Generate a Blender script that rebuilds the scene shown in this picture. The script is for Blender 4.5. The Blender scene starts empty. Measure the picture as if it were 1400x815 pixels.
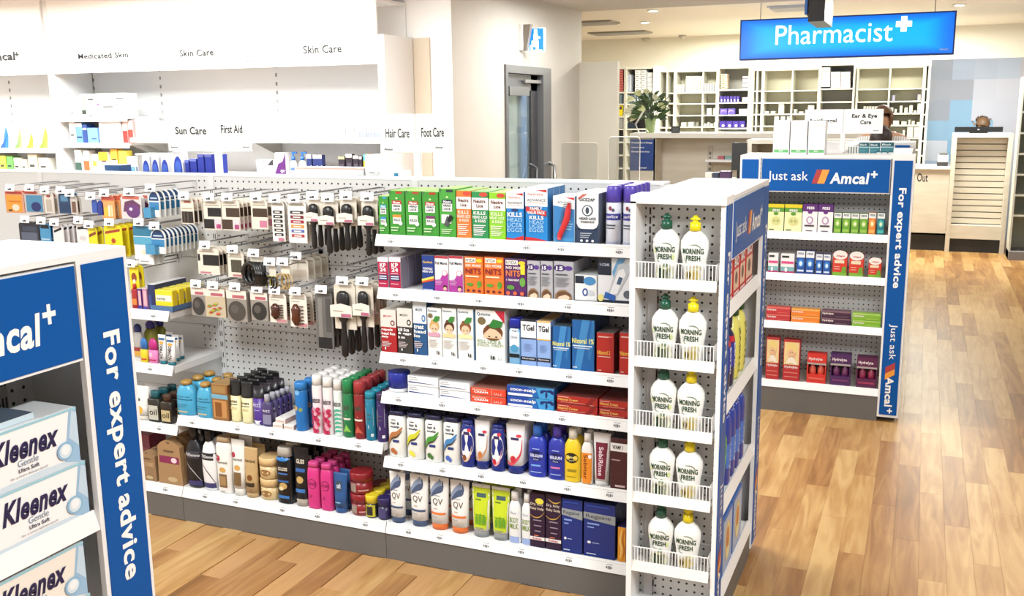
import bpy, bmesh, math, random
from mathutils import Vector, Matrix
random.seed(7)
S = bpy.context.scene
COL = S.collection

# ---------------------------------------------------------------- camera
F = 1335.9
YAW, PITCH, ROLL = math.radians(22.79), math.radians(-10.94), math.radians(-0.628)
H = 1.78
cy, sy = math.cos(YAW), math.sin(YAW)
_f = Vector((-sy*math.cos(PITCH), cy*math.cos(PITCH), math.sin(PITCH)))
_r = Vector((cy, sy, 0)); _u = _r.cross(_f)
_R = math.cos(ROLL)*_r + math.sin(ROLL)*_u
_U = -math.sin(ROLL)*_r + math.cos(ROLL)*_u
cam = bpy.data.cameras.new('camera'); cam_o = bpy.data.objects.new('camera', cam); COL.objects.link(cam_o)
cam.sensor_width = 36; cam.lens = F/1400*36; cam.clip_start = .05; cam.clip_end = 100
cam_o.matrix_world = Matrix(((_R.x, _U.x, -_f.x, 0), (_R.y, _U.y, -_f.y, 0), (_R.z, _U.z, -_f.z, H), (0, 0, 0, 1)))
S.camera = cam_o

# ---------------------------------------------------------------- light and exposure
EXPO = 0.70
S.view_settings.view_transform = 'Standard'; S.view_settings.look = 'None'
S.view_settings.gamma = 1; S.view_settings.use_curve_mapping = False
S.view_settings.exposure = EXPO
W = bpy.data.worlds.new('world'); S.world = W; W.use_nodes = True
W.node_tree.nodes['Background'].inputs[0].default_value = (.95, .97, 1, 1)
W.node_tree.nodes['Background'].inputs[1].default_value = 0.55
def area(x, y, z, sx, sy_, e, col=(.955, .985, .975), rot=(0, 0, 0)):
    l = bpy.data.lights.new('ceiling_fill_light', 'AREA'); l.shape = 'RECTANGLE'; l.size = sx; l.size_y = sy_; l.energy = e; l.color = col
    o = bpy.data.objects.new('ceiling_fill_light', l); o.location = (x, y, z); o.rotation_euler = rot; COL.objects.link(o)
for (x, y, e) in [(-6.5, 1.2, 60), (-2.6, 1.2, 80), (.8, 1.2, 90), (-8.3, 5.4, 85), (-6.0, 5.4, 85), (-4.1, 5.4, 75), (-1.8, 4.9, 48), (1.6, 5.0, 26), (-2.4, 8.4, 50), (1.2, 8.6, 18)]:  # unseen lamps; the row nearest the display wall is added to brighten it
    area(x, y, 2.74, 1.2, 1.2, e)
for (x, y, e) in [(-2.6, 12.4, 115), (0.2, 12.4, 90), (3, 12.3, 40), (-2.6, 15.2, 95), (-.3, 15.2, 80)]:  # lamps without fittings; the rear row is added to brighten the back wall
    area(x, y, 2.86, 1.4, .6, e, (.98, .985, .87))

def at(px, py, Y=None, X=None, Z=None):
    """a point of the place: the sight line of a pixel met with a plane of the room"""
    d = (px-700)*_R - (py-407.5)*_U + F*_f
    t = Y/d.y if Y is not None else (X/d.x if X is not None else (Z-H)/d.z)
    return Vector((0, 0, H)) + t*d

# ---------------------------------------------------------------- materials
def lin(c):
    return c/12.92 if c <= .04045 else ((c+.055)/1.055)**2.4
def rgb(h):
    return tuple(lin(int(h[i:i+2], 16)/255) for i in (0, 2, 4))
MC = {}
def mat(h, rough=.45, metal=0, k=.82, trans=0, emit=0, alpha=1):
    key = (h, rough, metal, k, trans, emit, alpha)
    if key in MC: return MC[key]
    m = bpy.data.materials.new('surface_'+h); m.use_nodes = True
    nt = m.node_tree; b = nt.nodes['Principled BSDF']
    c = [v*k for v in rgb(h)]
    b.inputs['Roughness'].default_value = rough; b.inputs['Metallic'].default_value = metal
    b.inputs['Base Color'].default_value = (*c, 1)
    if trans: b.inputs['Transmission Weight'].default_value = trans; b.inputs['IOR'].default_value = 1.2
    if emit:
        b.inputs['Emission Color'].default_value = (*rgb(h), 1); b.inputs['Emission Strength'].default_value = emit
    if alpha < 1: b.inputs['Alpha'].default_value = alpha
    m.diffuse_color = (*c, 1)
    MC[key] = m
    return m
def noise_mat(name, h1, h2, scale=(1, 1, 1), nscale=4, rough=.4, k=.82, bump=0):
    m = bpy.data.materials.new(name); m.use_nodes = True; nt = m.node_tree; b = nt.nodes['Principled BSDF']
    tc = nt.nodes.new('ShaderNodeTexCoord'); mp = nt.nodes.new('ShaderNodeMapping'); mp.inputs['Scale'].default_value = scale
    n = nt.nodes.new('ShaderNodeTexNoise'); n.inputs['Scale'].default_value = nscale; n.inputs['Detail'].default_value = 5
    cr = nt.nodes.new('ShaderNodeValToRGB'); cr.color_ramp.elements[0].color = (*[v*k for v in rgb(h1)], 1); cr.color_ramp.elements[1].color = (*[v*k for v in rgb(h2)], 1)
    cr.color_ramp.elements[0].position = .3; cr.color_ramp.elements[1].position = .7
    nt.links.new(tc.outputs['Object'], mp.inputs[0]); nt.links.new(mp.outputs[0], n.inputs[0]); nt.links.new(n.outputs[0], cr.inputs[0]); nt.links.new(cr.outputs[0], b.inputs['Base Color'])
    b.inputs['Roughness'].default_value = rough
    if bump:
        bp = nt.nodes.new('ShaderNodeBump'); bp.inputs['Strength'].default_value = bump; nt.links.new(n.outputs[0], bp.inputs['Height']); nt.links.new(bp.outputs[0], b.inputs['Normal'])
    return m
def peg_mat(name, h, ax, pitch=.0305, r=.0042, off=(0, 0)):
    """powder-coated sheet punched with a square grid of dark holes (ax = horizontal axis)"""
    m = bpy.data.materials.new(name); m.use_nodes = True; nt = m.node_tree; b = nt.nodes['Principled BSDF']
    tc = nt.nodes.new('ShaderNodeTexCoord'); sp = nt.nodes.new('ShaderNodeSeparateXYZ'); nt.links.new(tc.outputs['Object'], sp.inputs[0])
    def mth(op, a, v=None, c=None):
        n = nt.nodes.new('ShaderNodeMath'); n.operation = op
        for i, q in enumerate((a, v, c)):
            if q is None: continue
            if isinstance(q, (int, float)): n.inputs[i].default_value = q
            else: nt.links.new(q, n.inputs[i])
        return n.outputs[0]
    ds = []
    for i, o in ((0 if ax == 'x' else 1, off[0]), (2, off[1])):
        a = mth('ADD', sp.outputs[i], o+100*pitch); a = mth('MODULO', a, pitch); a = mth('SUBTRACT', a, pitch/2); ds.append(mth('MULTIPLY', a, a))
    d = mth('SQRT', mth('ADD', ds[0], ds[1])); f = mth('LESS_THAN', d, r)
    mx = nt.nodes.new('ShaderNodeMix'); mx.data_type = 'RGBA'; nt.links.new(f, mx.inputs[0])
    mx.inputs[6].default_value = (*[v*.82 for v in rgb(h)], 1); mx.inputs[7].default_value = (.012, .012, .014, 1)
    nt.links.new(mx.outputs[2], b.inputs['Base Color']); b.inputs['Roughness'].default_value = .45
    return m
WHITE = 'f6f6f6'; OFF = 'eceae6'
mW = mat(WHITE, .4); mGap = mat('151515', .6); mSteel = mat('9a9a9c', .3, .7); mBase = mat('6a6866', .5)
mBlue = mat('0556a6', .38); mBlue.node_tree.nodes['Principled BSDF'].inputs['Specular IOR Level'].default_value = .2; mPegX = peg_mat('pegboard_sheet', 'e2e1e0', 'x'); mPegG = peg_mat('pegboard_sheet_grey', 'e4e3e2', 'x', pitch=.0285, r=.004)
mBeige = noise_mat('limed_laminate', 'd8cfbf', 'e6decf', (1, 1, 6), 3, .5)
mWall = noise_mat('wall_paint', 'cdc6bc', 'd2cbc1', (1, 1, 1), 2, .7)
mWallW = mat('fbfbfa', .7, k=.9); mCeil = noise_mat('ceiling_paint', 'd0c9c0', 'd6cfc6', (1, 1, 1), 1, .8); mCeilW = mat('f2efe8', .8)

# ---------------------------------------------------------------- mesh builder
class M:
    def __init__(s): s.v = []; s.f = []; s.mi = []; s.ms = []; s.sm = []
    def m(s, mt):
        if mt not in s.ms: s.ms.append(mt)
        return s.ms.index(mt)
    def add(s, vs, fs, mt, smooth=False):
        o = len(s.v); s.v += [tuple(p) for p in vs]; i = s.m(mt)
        for f in fs: s.f.append(tuple(o+q for q in f)); s.mi.append(i); s.sm.append(smooth)
        return s
    def box(s, x0, x1, y0, y1, z0, z1, mt, top=None, sides=None, bev=0):
        if bev:
            b = bev; vs = []; 
            for (z, i) in ((z0, b), (z0+b, 0), (z1-b, 0), (z1, b)):
                for (x, y) in ((x0+i, y0+b), (x0+b, y0+i), (x1-b, y0+i), (x1-i, y0+b), (x1-i, y1-b), (x1-b, y1-i), (x0+b, y1-i), (x0+i, y1-b)): vs.append((x, y, z))
            o = len(s.v); s.v += vs
            def ff(f, mt): s.f.append(tuple(o+q for q in f)); s.mi.append(s.m(mt)); s.sm.append(False)
            for k in range(3):
                for j in range(8):
                    j2 = (j+1) % 8
                    mm = mt if j == 1 else (sides or mt)
                    ff((k*8+j, k*8+j2, (k+1)*8+j2, (k+1)*8+j), mm if k < 2 else (top or mm))
            ff(tuple(range(7, -1, -1)), sides or mt); ff(tuple(range(24, 32)), top or mt)
            return s
        vs = [(x0, y0, z0), (x1, y0, z0), (x1, y1, z0), (x0, y1, z0), (x0, y0, z1), (x1, y0, z1), (x1, y1, z1), (x0, y1, z1)]
        o = len(s.v); s.v += vs
        for f, mm in (((0, 3, 2, 1), sides), ((4, 5, 6, 7), top), ((0, 1, 5, 4), None), ((1, 2, 6, 5), sides), ((2, 3, 7, 6), sides), ((3, 0, 4, 7), sides)):
            s.f.append(tuple(o+q for q in f)); s.mi.append(s.m(mm or mt)); s.sm.append(False)
        return s
    def prism(s, poly, a0, a1, mt, axis='x'):
        n = len(poly)
        def P3(a, p): return (a, p[0], p[1]) if axis == 'x' else ((p[0], a, p[1]) if axis == 'y' else (p[0], p[1], a))
        vs = [P3(a0, p) for p in poly]+[P3(a1, p) for p in poly]
        fs = [tuple(range(n))[::-1], tuple(range(n, 2*n))]+[(i, (i+1) % n, n+(i+1) % n, n+i) for i in range(n)]
        return s.add(vs, fs, mt)
    def tube(s, pts, r, mt, n=6):
        pts = [Vector(p) for p in pts]; rings = []
        for i, p in enumerate(pts):
            d = (pts[min(i+1, len(pts)-1)]-pts[max(i-1, 0)]).normalized()
            a = d.cross(Vector((0, 0, 1)));
            if a.length < .1: a = d.cross(Vector((0, 1, 0)))
            a.normalize(); b = d.cross(a); rr = r[i] if isinstance(r, (list, tuple)) else r
            rings.append([p+a*rr*math.cos(2*math.pi*k/n)+b*rr*math.sin(2*math.pi*k/n) for k in range(n)])
        vs = [q for R_ in rings for q in R_]; fs = []
        for i in range(len(pts)-1):
            for k in range(n): fs.append((i*n+k, i*n+(k+1) % n, (i+1)*n+(k+1) % n, (i+1)*n+k))
        fs += [tuple(range(n)), tuple(range((len(pts)-1)*n, len(pts)*n))[::-1]]
        return s.add(vs, fs, mt, True)
    def loft(s, secs, mt, n=20, cy=0, cx=0, cap=True):
        """secs: (z, half width, half depth, exponent[, material])"""
        rings = []
        for q in secs:
            z, a, b, e = q[:4]
            for k in range(n):
                t = 2*math.pi*k/n; c_, s_ = math.cos(t), math.sin(t)
                rings.append((cx+a*math.copysign(abs(c_)**(2/e), c_), cy+b*math.copysign(abs(s_)**(2/e), s_), z))
        o = len(s.v); s.v += rings
        for i in range(len(secs)-1):
            mm = s.m(secs[i][4] if len(secs[i]) > 4 else mt)
            for k in range(n): s.f.append((o+i*n+k, o+i*n+(k+1) % n, o+(i+1)*n+(k+1) % n, o+(i+1)*n+k)); s.mi.append(mm); s.sm.append(True)
        if cap:
            s.f.append(tuple(o+k for k in range(n))[::-1]); s.mi.append(s.m(mt)); s.sm.append(False)
            l = len(secs)-1; s.f.append(tuple(o+l*n+k for k in range(n))); s.mi.append(s.m(secs[-2][4] if len(secs[-2]) > 4 else mt)); s.sm.append(False)
        return s
    def mesh(s, name, off=(0, 0, 0)):
        me = bpy.data.meshes.new(name); me.from_pydata([(v[0]-off[0], v[1]-off[1], v[2]-off[2]) for v in s.v], [], s.f)
        for m_ in s.ms: me.materials.append(m_)
        me.polygons.foreach_set('material_index', s.mi); me.polygons.foreach_set('use_smooth', s.sm); me.update()
        return me
    def build(s, name, parent=None, off=None, local=False, **k):
        if off is None: off = (0, 0, 0) if (local or parent is None) else wloc(parent)
        o = bpy.data.objects.new(name, s.mesh(name, off)); COL.objects.link(o)
        if parent: o.parent = parent
        else: o.location = off
        tag(o, **k); return o
def wloc(o):
    l = Vector(o.location)
    while o.parent: o = o.parent; l += Vector(o.location)
    return l
def tag(o, label=None, cat=None, group=None, kind=None):
    if label: o['label'] = label
    if cat: o['category'] = cat
    if group: o['group'] = group
    if kind: o['kind'] = kind
    return o
def thing(name, label, cat, loc=(0, 0, 0), rz=0, group=None):
    o = bpy.data.objects.new(name, None); COL.objects.link(o); o.empty_display_size = .05
    o.location = loc; o.rotation_euler = (0, 0, rz); return tag(o, label, cat, group)
def mk(name, m, label, cat, base, group=None):
    return m.build(name, None, off=base, label=label, cat=cat, group=group)
def clone(root, loc, label=None, rz=None):
    r = root.copy(); COL.objects.link(r); r.location = loc
    if rz is not None: r.rotation_euler = (0, 0, rz)
    if label: r['label'] = label
    for ch in list(root.children):
        c = ch.copy(); COL.objects.link(c); c.parent = r
        for g in ch.children:
            d = g.copy(); COL.objects.link(d); d.parent = c
    return r
def struct(name, m, parent=None): return m.build(name, parent, off=(0, 0, 0), kind='structure')

# ---------------------------------------------------------------- lettering
TC = {}
def glyphs(txt, bold=0, shear=0):
    bold = min(bold, .032); key = (txt, bold, shear)
    if key in TC: return TC[key]
    cu = bpy.data.curves.new('lettering', 'FONT'); cu.body = txt; cu.resolution_u = 3; cu.offset = bold; cu.shear = shear; cu.space_character = 1+bold*2.2
    o = bpy.data.objects.new('lettering', cu); me = bpy.data.meshes.new_from_object(o)
    vs = [(v.co.x, v.co.y) for v in me.vertices]; fs = [tuple(p.vertices) for p in me.polygons]
    bpy.data.objects.remove(o); bpy.data.curves.remove(cu); bpy.data.meshes.remove(me)
    x0 = min(v[0] for v in vs); x1 = max(v[0] for v in vs); y0 = min(v[1] for v in vs); y1 = max(v[1] for v in vs)
    TC[key] = ([((v[0]-x0)/(x1-x0), (v[1]-y0)/(y1-y0)) for v in vs], fs, (x1-x0)/(y1-y0))
    return TC[key]
def printed(m, prints, w, h, surf=None, n=1, rough=.4):
    """flat print laid on a front face; u,v in 0..1; surf(x,z) gives the y of that face"""
    surf = surf or (lambda x, z: 0)
    for L, q in enumerate(prints):
        e = .0007+.00035*L
        def P3(u, v): x = (u-.5)*w; z = v*h; return (x, surf(x, z)-e, z)
        k = q[0]
        if k == 'r':
            _, u0, v0, u1, v1, c = q; nn = n; mm = 1 if n == 1 else 5
            vs = [P3(u0+(u1-u0)*i/nn, v0+(v1-v0)*j/mm) for j in range(mm+1) for i in range(nn+1)]
            fs = [(j*(nn+1)+i, j*(nn+1)+i+1, (j+1)*(nn+1)+i+1, (j+1)*(nn+1)+i) for j in range(mm) for i in range(nn)]
            m.add(vs, fs, mat(c, rough))
        elif k == 'e':
            _, u, v, ru, rv, c = q; kk = 16
            m.add([P3(u, v)]+[P3(u+ru*math.cos(2*math.pi*i/kk), v+rv*math.sin(2*math.pi*i/kk)) for i in range(kk)], [(0, 1+i, 1+(i+1) % kk) for i in range(kk)], mat(c, rough))
        elif k == 'p' and n > 1 and len(q[1]) == 4:
            A, B, C4, D4 = q[1]; mm = 6
            vs = [P3(*[(A[c]*(1-i/n)+B[c]*i/n)*(1-j/mm)+(D4[c]*(1-i/n)+C4[c]*i/n)*j/mm for c in (0, 1)]) for j in range(mm+1) for i in range(n+1)]
            m.add(vs, [(j*(n+1)+i, j*(n+1)+i+1, (j+1)*(n+1)+i+1, (j+1)*(n+1)+i) for j in range(mm) for i in range(n)], mat(q[2], rough))
        elif k == 'p':
            m.add([P3(*p) for p in q[1]], [tuple(range(len(q[1])))], mat(q[2], rough))
        elif k == 's':   # curved stroke band through points: pts, half thickness, colour
            p0, th, c = q[1:4]; vs = []; p0 = [p0[0]]+list(p0)+[p0[-1]]; pts = []
            for i in range(1, len(p0)-2):
                for t_ in (0, .25, .5, .75): pts.append(tuple(.5*(2*p0[i][c_]+(p0[i+1][c_]-p0[i-1][c_])*t_+(2*p0[i-1][c_]-5*p0[i][c_]+4*p0[i+1][c_]-p0[i+2][c_])*t_**2+(3*p0[i][c_]-p0[i-1][c_]-3*p0[i+1][c_]+p0[i+2][c_])*t_**3) for c_ in (0, 1)))
            pts.append(tuple(p0[-1]))
            for i, p in enumerate(pts):
                a = pts[max(i-1, 0)]; b = pts[min(i+1, len(pts)-1)]; dx, dy = b[0]-a[0], b[1]-a[1]; l = math.hypot(dx, dy) or 1
                t_ = th*(.25+math.sin(math.pi*i/(len(pts)-1)))
                vs += [P3(p[0]-dy/l*t_, p[1]+dx/l*t_), P3(p[0]+dy/l*t_, p[1]-dx/l*t_)]
            m.add(vs, [(2*i, 2*i+1, 2*i+3, 2*i+2) for i in range(len(pts)-1)], mat(c, rough))
        elif k in 'tT':
            _, txt, u0, v0, u1, v1, c = q[:7]; b = q[7] if len(q) > 7 else .02; sh = q[8] if len(q) > 8 else 0
            vs, fs, _a = glyphs(txt, b, sh)
            if k == 'T':   # reads downwards: letters turned clockwise
                m.add([P3(u0+(u1-u0)*y, v1-(v1-v0)*x) for x, y in vs], fs, mat(c, rough))
            else:
                m.add([P3(u0+(u1-u0)*x, v0+(v1-v0)*y) for x, y in vs], fs, mat(c, rough))
    return m
def lines(u0, u1, v0, v1, n, c):   # small print too fine to read: rows of thin strokes
    return [('r', u0, v0+(v1-v0)*(i+.2)/n, u0+(u1-u0)*(.75+.25*((i*7) % 3)/2), v0+(v1-v0)*(i+.65)/n, c) for i in range(n)]

# ---------------------------------------------------------------- goods (origin: middle of the front foot edge, front faces -y)
def carton(name, w, h, d, col, pr=(), top=None, side=None, rough=.4):
    m = M().box(-w/2, w/2, 0, d, 0, h, mat(col, rough), mat(top or col, rough), mat(side or col, rough), bev=min(.0015, w*.04))
    o = m.build(name)
    if pr: printed(M(), pr, w, h).build('printed_front', o, local=True)
    return o
SH = {  # body profile: (height, width) fractions, corner exponent
 'straight': [(0, .9), (.02, 1), (.92, 1), (.98, .8), (1, .45)],
 'shoulder': [(0, .88), (.03, 1), (.7, 1), (.84, .93), (.93, .7), (1, .4)],
 'oval': [(0, .78), (.04, .86), (.4, 1), (.7, .96), (.88, .74), (.96, .45), (1, .34)],
 'waist': [(0, .7), (.03, .78), (.2, .76), (.45, .86), (.68, 1), (.8, .97), (.9, .74), (1, .3)],
 'ogx': [(0, .88), (.04, .97), (.3, 1), (.65, .96), (.85, .8), (.95, .55), (1, .34)],
 'slim': [(0, .9), (.03, 1), (.8, .97), (.95, .85), (1, .6)],
}
def bottle(name, w, h, d, col, cap, pr=(), shape='shoulder', capf=(.18, .45), capshape='cyl', e=2.4, rough=.3, lab=None):
    ch = h*capf[0]; bh = h-ch; cw = w*capf[1]; pf = SH[shape]
    sec = [(bh*z, w/2*s, d/2*min(1, s*1.05), e) for z, s in pf]
    m = M().loft(sec, mat(col, rough), 20, cy=d/2); o = m.build(name)
    c = M(); cd = min(cw, d*.8)
    if capshape == 'cyl': c.loft([(bh-.002, cw/2, cd/2, 2), (bh+ch*.9, cw/2*.96, cd/2*.96, 2), (h, cw/2*.84, cd/2*.84, 2)], mat(cap, rough), 16, cy=d/2)
    elif capshape == 'dome': c.loft([(bh-.002, cw/2, cd/2, 2), (bh+ch*.5, cw/2, cd/2, 2), (bh+ch*.85, cw/2*.72, cd/2*.72, 2), (h, cw/2*.2, cd/2*.2, 2)], mat(cap, rough), 16, cy=d/2)
    elif capshape == 'wide': c.loft([(bh-.002, cw/2, d/2*.9, e), (h-.004, cw/2*.92, d/2*.85, e), (h, cw/2*.85, d/2*.8, e)], mat(cap, rough), 16, cy=d/2)
    elif capshape == 'push':
        c.loft([(bh-.004, cw/2, cw/2, 2), (bh+ch*.48, cw/2*.97, cw/2*.97, 2), (bh+ch*.52, cw/2*.55, cw/2*.55, 2), (bh+ch*.66, cw/2*.5, cw/2*.5, 2), (bh+ch*.68, cw/2*.95, cw/2*.6, 2), (bh+ch*.78, cw/2*.9, cw/2*.6, 2), (bh+ch*.85, cw/2*.5, cw/2*.5, 2), (h, cw/2*.3, cw/2*.3, 2)], mat(cap, rough), 16, cy=d/2)
    elif capshape == 'pump':
        c.loft([(bh-.004, cw/2, cw/2, 2), (bh+ch*.4, cw/2, cw/2, 2), (bh+ch*.42, cw/5, cw/5, 2), (bh+ch*.8, cw/5, cw/5, 2)], mat(cap, rough), 12, cy=d/2)
        c.box(-cw*.3, cw*1.1, d/2-cw*.2, d/2+cw*.2, bh+ch*.78, h, mat(cap, rough))
    c.build('cap', o, local=True)
    def surf(x, z):
        t = max(0, min(1, z/bh)); i = 0
        while i < len(pf)-2 and pf[i+1][0] < t: i += 1
        a, b = pf[i], pf[i+1]; s = a[1]+(b[1]-a[1])*((t-a[0])/((b[0]-a[0]) or 1))
        r = min(.999, abs(x)/(w/2*s)); return d/2-d/2*min(1, s*1.05)*(1-r**e)**(1/e)
    if pr: printed(M(), pr, w, bh, surf, n=8).build('label', o, local=True)
    return o
def can(name, w, h, col, cap, pr=(), capf=.22, capw=.92, rough=.3):
    bh = h*(1-capf); r = w/2
    o = M().loft([(0, r*.95, r*.95, 2), (.004, r, r, 2), (bh-.01, r, r, 2), (bh, r*.88, r*.88, 2)], mat(col, rough), 18, cy=r).build(name)
    M().loft([(bh-.004, r*capw, r*capw, 2), (h-.005, r*capw*.97, r*capw*.97, 2), (h, r*capw*.85, r*capw*.85, 2)], mat(cap, rough), 18, cy=r).build('cap', o, local=True)
    if pr: printed(M(), pr, w, bh, lambda x, z: r-math.sqrt(max(1e-8, r*r-min(abs(x), r*.98)**2)), n=10).build('label', o, local=True)
    return o
def tube(name, w, h, d, col, cap, pr=(), capf=.13, rough=.35):
    ch = h*capf; cw = w*.8/2
    secs = [(ch, cw*1.05, d/2, 2.2), (ch+(h-ch)*.3, w/2*.88, d/2*.85, 2), (ch+(h-ch)*.7, w/2*.96, d/2*.45, 2), (h*.96, w/2, .003, 2.5), (h, w/2, .002, 2.5)]
    o = M().loft(secs, mat(col, rough), 20, cy=d/2).build(name)
    M().loft([(0, cw*.97, d/2*.95, 2), (ch*.95, cw, d/2*.97, 2), (ch+.001, cw*.9, d/2*.9, 2)], mat(cap, rough), 16, cy=d/2).build('cap', o, local=True)
    def surf(x, z):
        i = 0
        while i < len(secs)-2 and secs[i+1][0] < z: i += 1
        a, b = secs[i], secs[i+1]; t = max(0, min(1, (z-a[0])/(b[0]-a[0]))); aw = a[1]+(b[1]-a[1])*t; ad = a[2]+(b[2]-a[2])*t; ee = 2.1
        r = min(.999, abs(x)/aw); return d/2-ad*(1-r**ee)**(1/ee)
    if pr: printed(M(), pr, w, h, surf, n=8).build('label', o, local=True)
    return o
def jar(name, w, h, col, lid, pr=(), lidf=.4):
    r = w/2; bh = h*(1-lidf)
    o = M().loft([(0, r*.85, r*.85, 2), (.004, r*.95, r*.95, 2), (bh, r*.95, r*.95, 2)], mat(col, .3), 20, cy=r).build(name)
    M().loft([(bh, r, r, 2), (h-.004, r, r, 2), (h, r*.93, r*.93, 2)], mat(lid, .3), 20, cy=r).build('lid', o, local=True)
    if pr: printed(M(), pr, w, bh, lambda x, z: r-.95*math.sqrt(max(1e-8, r*r-min(abs(x), r*.97)**2)), n=10).build('label', o, local=True)
    return o
def card(name, w, h, col, pr=(), bulge=None, th=.004, header=None):
    """hanging pack: origin at its hanging slot (middle of the top edge)"""
    m = M(); c = mat(col, .4)
    m.prism([(-w/2, -h), (w/2, -h), (w/2, -.012), (w/2-.01, 0), (-w/2+.01, 0), (-w/2, -.012)], -th/2, th/2, c, 'y')
    if header: m.box(-w/2*.98, w/2*.98, -th/2-.0006, -th/2, -h*header[0], -.002, mat(header[1], .4))
    o = m.build(name)
    if pr:
        mm = printed(M(), pr, w, h); mm.v = [(x, y-th/2, z-h) for x, y, z in mm.v]; mm.build('printed_front', o, local=True)
    if bulge:
        u0, v0, u1, v1, dep, bc = bulge[:6]
        b = M(); x0 = (u0-.5)*w; x1 = (u1-.5)*w; z0 = (v0-1)*h; z1 = (v1-1)*h; i = min(x1-x0, z1-z0)*.15
        vs = [(x0, -th/2, z0), (x1, -th/2, z0), (x1, -th/2, z1), (x0, -th/2, z1), (x0+i, -dep, z0+i), (x1-i, -dep, z0+i), (x1-i, -dep, z1-i), (x0+i, -dep, z1-i)]
        b.add(vs, [(4, 5, 6, 7), (0, 1, 5, 4), (1, 2, 6, 5), (2, 3, 7, 6), (3, 0, 4, 7)], mat(bc, .2)); b.build('contents', o, local=True)
    return o
LAB = {}
def setl(o, desc, cat, group=None):
    n = len(desc.split())
    if not 4 <= n <= 16: print('LABEL LENGTH', n, desc)
    if desc in LAB and not group: print('LABEL REPEATED', desc)
    LAB[desc] = 1; tag(o, desc, cat, group)
ORD = ['second', 'third', 'fourth', 'fifth', 'sixth', 'seventh', 'eighth', 'ninth', 'tenth', 'eleventh', 'twelfth']
def row(o, loc, step, n, desc, cat, group=None, how='in its row'):
    """the front one and n-1 copies behind it (or along step)"""
    g = group or (('row of '+desc.split(',')[0]) if n > 1 else None)
    o.location = loc; tag(o, desc, cat, g); setl(o, desc, cat, g)
    short = desc.replace(',', '')
    if len(short.split()) > 12: print('SHORTEN', len(short.split()), desc)
    for i in range(1, n):
        l = f'{short}, {ORD[min(i-1, 10)]} {how}'
        c = clone(o, Vector(loc)+Vector(step)*i, l, o.rotation_euler[2]); setl(c, l, cat, g)
    return o
# ================================================================ THE SETTING
mFloorBase = noise_mat('floor_underlay', 'b98d5c', 'c79a66', (12, 1, 1), 3, .35)
struct('floor', M().box(-10, 6, -3, 16.5, -.05, -.004, mFloorBase))
FL = bpy.data.objects['floor']
def plank_mat():
    m = bpy.data.materials.new('vinyl_oak_plank'); m.use_nodes = True; nt = m.node_tree; b = nt.nodes['Principled BSDF']
    oi = nt.nodes.new('ShaderNodeObjectInfo'); tc = nt.nodes.new('ShaderNodeTexCoord'); geo = nt.nodes.new('ShaderNodeNewGeometry')
    add = nt.nodes.new('ShaderNodeVectorMath'); add.operation = 'ADD'
    sc = nt.nodes.new('ShaderNodeVectorMath'); sc.operation = 'SCALE'; sc.inputs[3].default_value = 37
    cmb = nt.nodes.new('ShaderNodeCombineXYZ')
    rnd = nt.nodes.new('ShaderNodeMath'); rnd.operation = 'ADD'; nt.links.new(oi.outputs['Random'], rnd.inputs[0]); nt.links.new(geo.outputs['Random Per Island'], rnd.inputs[1])
    for i in range(3): nt.links.new(rnd.outputs[0], cmb.inputs[i])
    nt.links.new(cmb.outputs[0], sc.inputs[0]); nt.links.new(tc.outputs['Object'], add.inputs[0]); nt.links.new(sc.outputs[0], add.inputs[1])
    mp = nt.nodes.new('ShaderNodeMapping'); mp.inputs['Scale'].default_value = (16, 1.6, 1); nt.links.new(add.outputs[0], mp.inputs[0])
    n = nt.nodes.new('ShaderNodeTexNoise'); n.inputs['Scale'].default_value = 1.1; n.inputs['Detail'].default_value = 7; n.inputs['Distortion'].default_value = 1.6; nt.links.new(mp.outputs[0], n.inputs[0])
    n2 = nt.nodes.new('ShaderNodeTexNoise'); n2.inputs['Scale'].default_value = 2.6; n2.inputs['Detail'].default_value = 2; nt.links.new(add.outputs[0], n2.inputs[0])
    fr = nt.nodes.new('ShaderNodeMath'); fr.operation = 'FRACT'; ml = nt.nodes.new('ShaderNodeMath'); ml.operation = 'MULTIPLY'; ml.inputs[1].default_value = 7.31
    nt.links.new(rnd.outputs[0], ml.inputs[0]); nt.links.new(ml.outputs[0], fr.inputs[0])
    s1 = nt.nodes.new('ShaderNodeMath'); s1.operation = 'MULTIPLY_ADD'; s1.inputs[1].default_value = .95; nt.links.new(n.outputs[0], s1.inputs[0])
    s2 = nt.nodes.new('ShaderNodeMath'); s2.operation = 'MULTIPLY_ADD'; s2.inputs[1].default_value = .56; s2.inputs[2].default_value = -.45; nt.links.new(fr.outputs[0], s2.inputs[0]); nt.links.new(s2.outputs[0], s1.inputs[2])
    s3 = nt.nodes.new('ShaderNodeMath'); s3.operation = 'MULTIPLY_ADD'; s3.inputs[1].default_value = .45; nt.links.new(n2.outputs[0], s3.inputs[0]); nt.links.new(s1.outputs[0], s3.inputs[2])
    cr = nt.nodes.new('ShaderNodeValToRGB'); e = cr.color_ramp.elements
    e[0].position = .1; e[0].color = (*[v*.54 for v in rgb('9c6e42')], 1); e[1].position = .9; e[1].color = (*[v*.55 for v in rgb('f4c888')], 1)
    q = e.new(.35); q.color = (*[v*.54 for v in rgb('c08a54')], 1); q = e.new(.6); q.color = (*[v*.56 for v in rgb('d8a668')], 1)
    nt.links.new(s3.outputs[0], cr.inputs[0]); nt.links.new(cr.outputs[0], b.inputs['Base Color'])
    b.inputs['Roughness'].default_value = .33; b.inputs['Specular IOR Level'].default_value = .28
    return m
mPlank = plank_mat()
PW, PL = .1, .92
pm = M().box(-PW/2+.0002, PW/2-.0002, -PL/2+.0002, PL/2-.0002, -.004, 0, mPlank, bev=.0003).mesh('plank')
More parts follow.
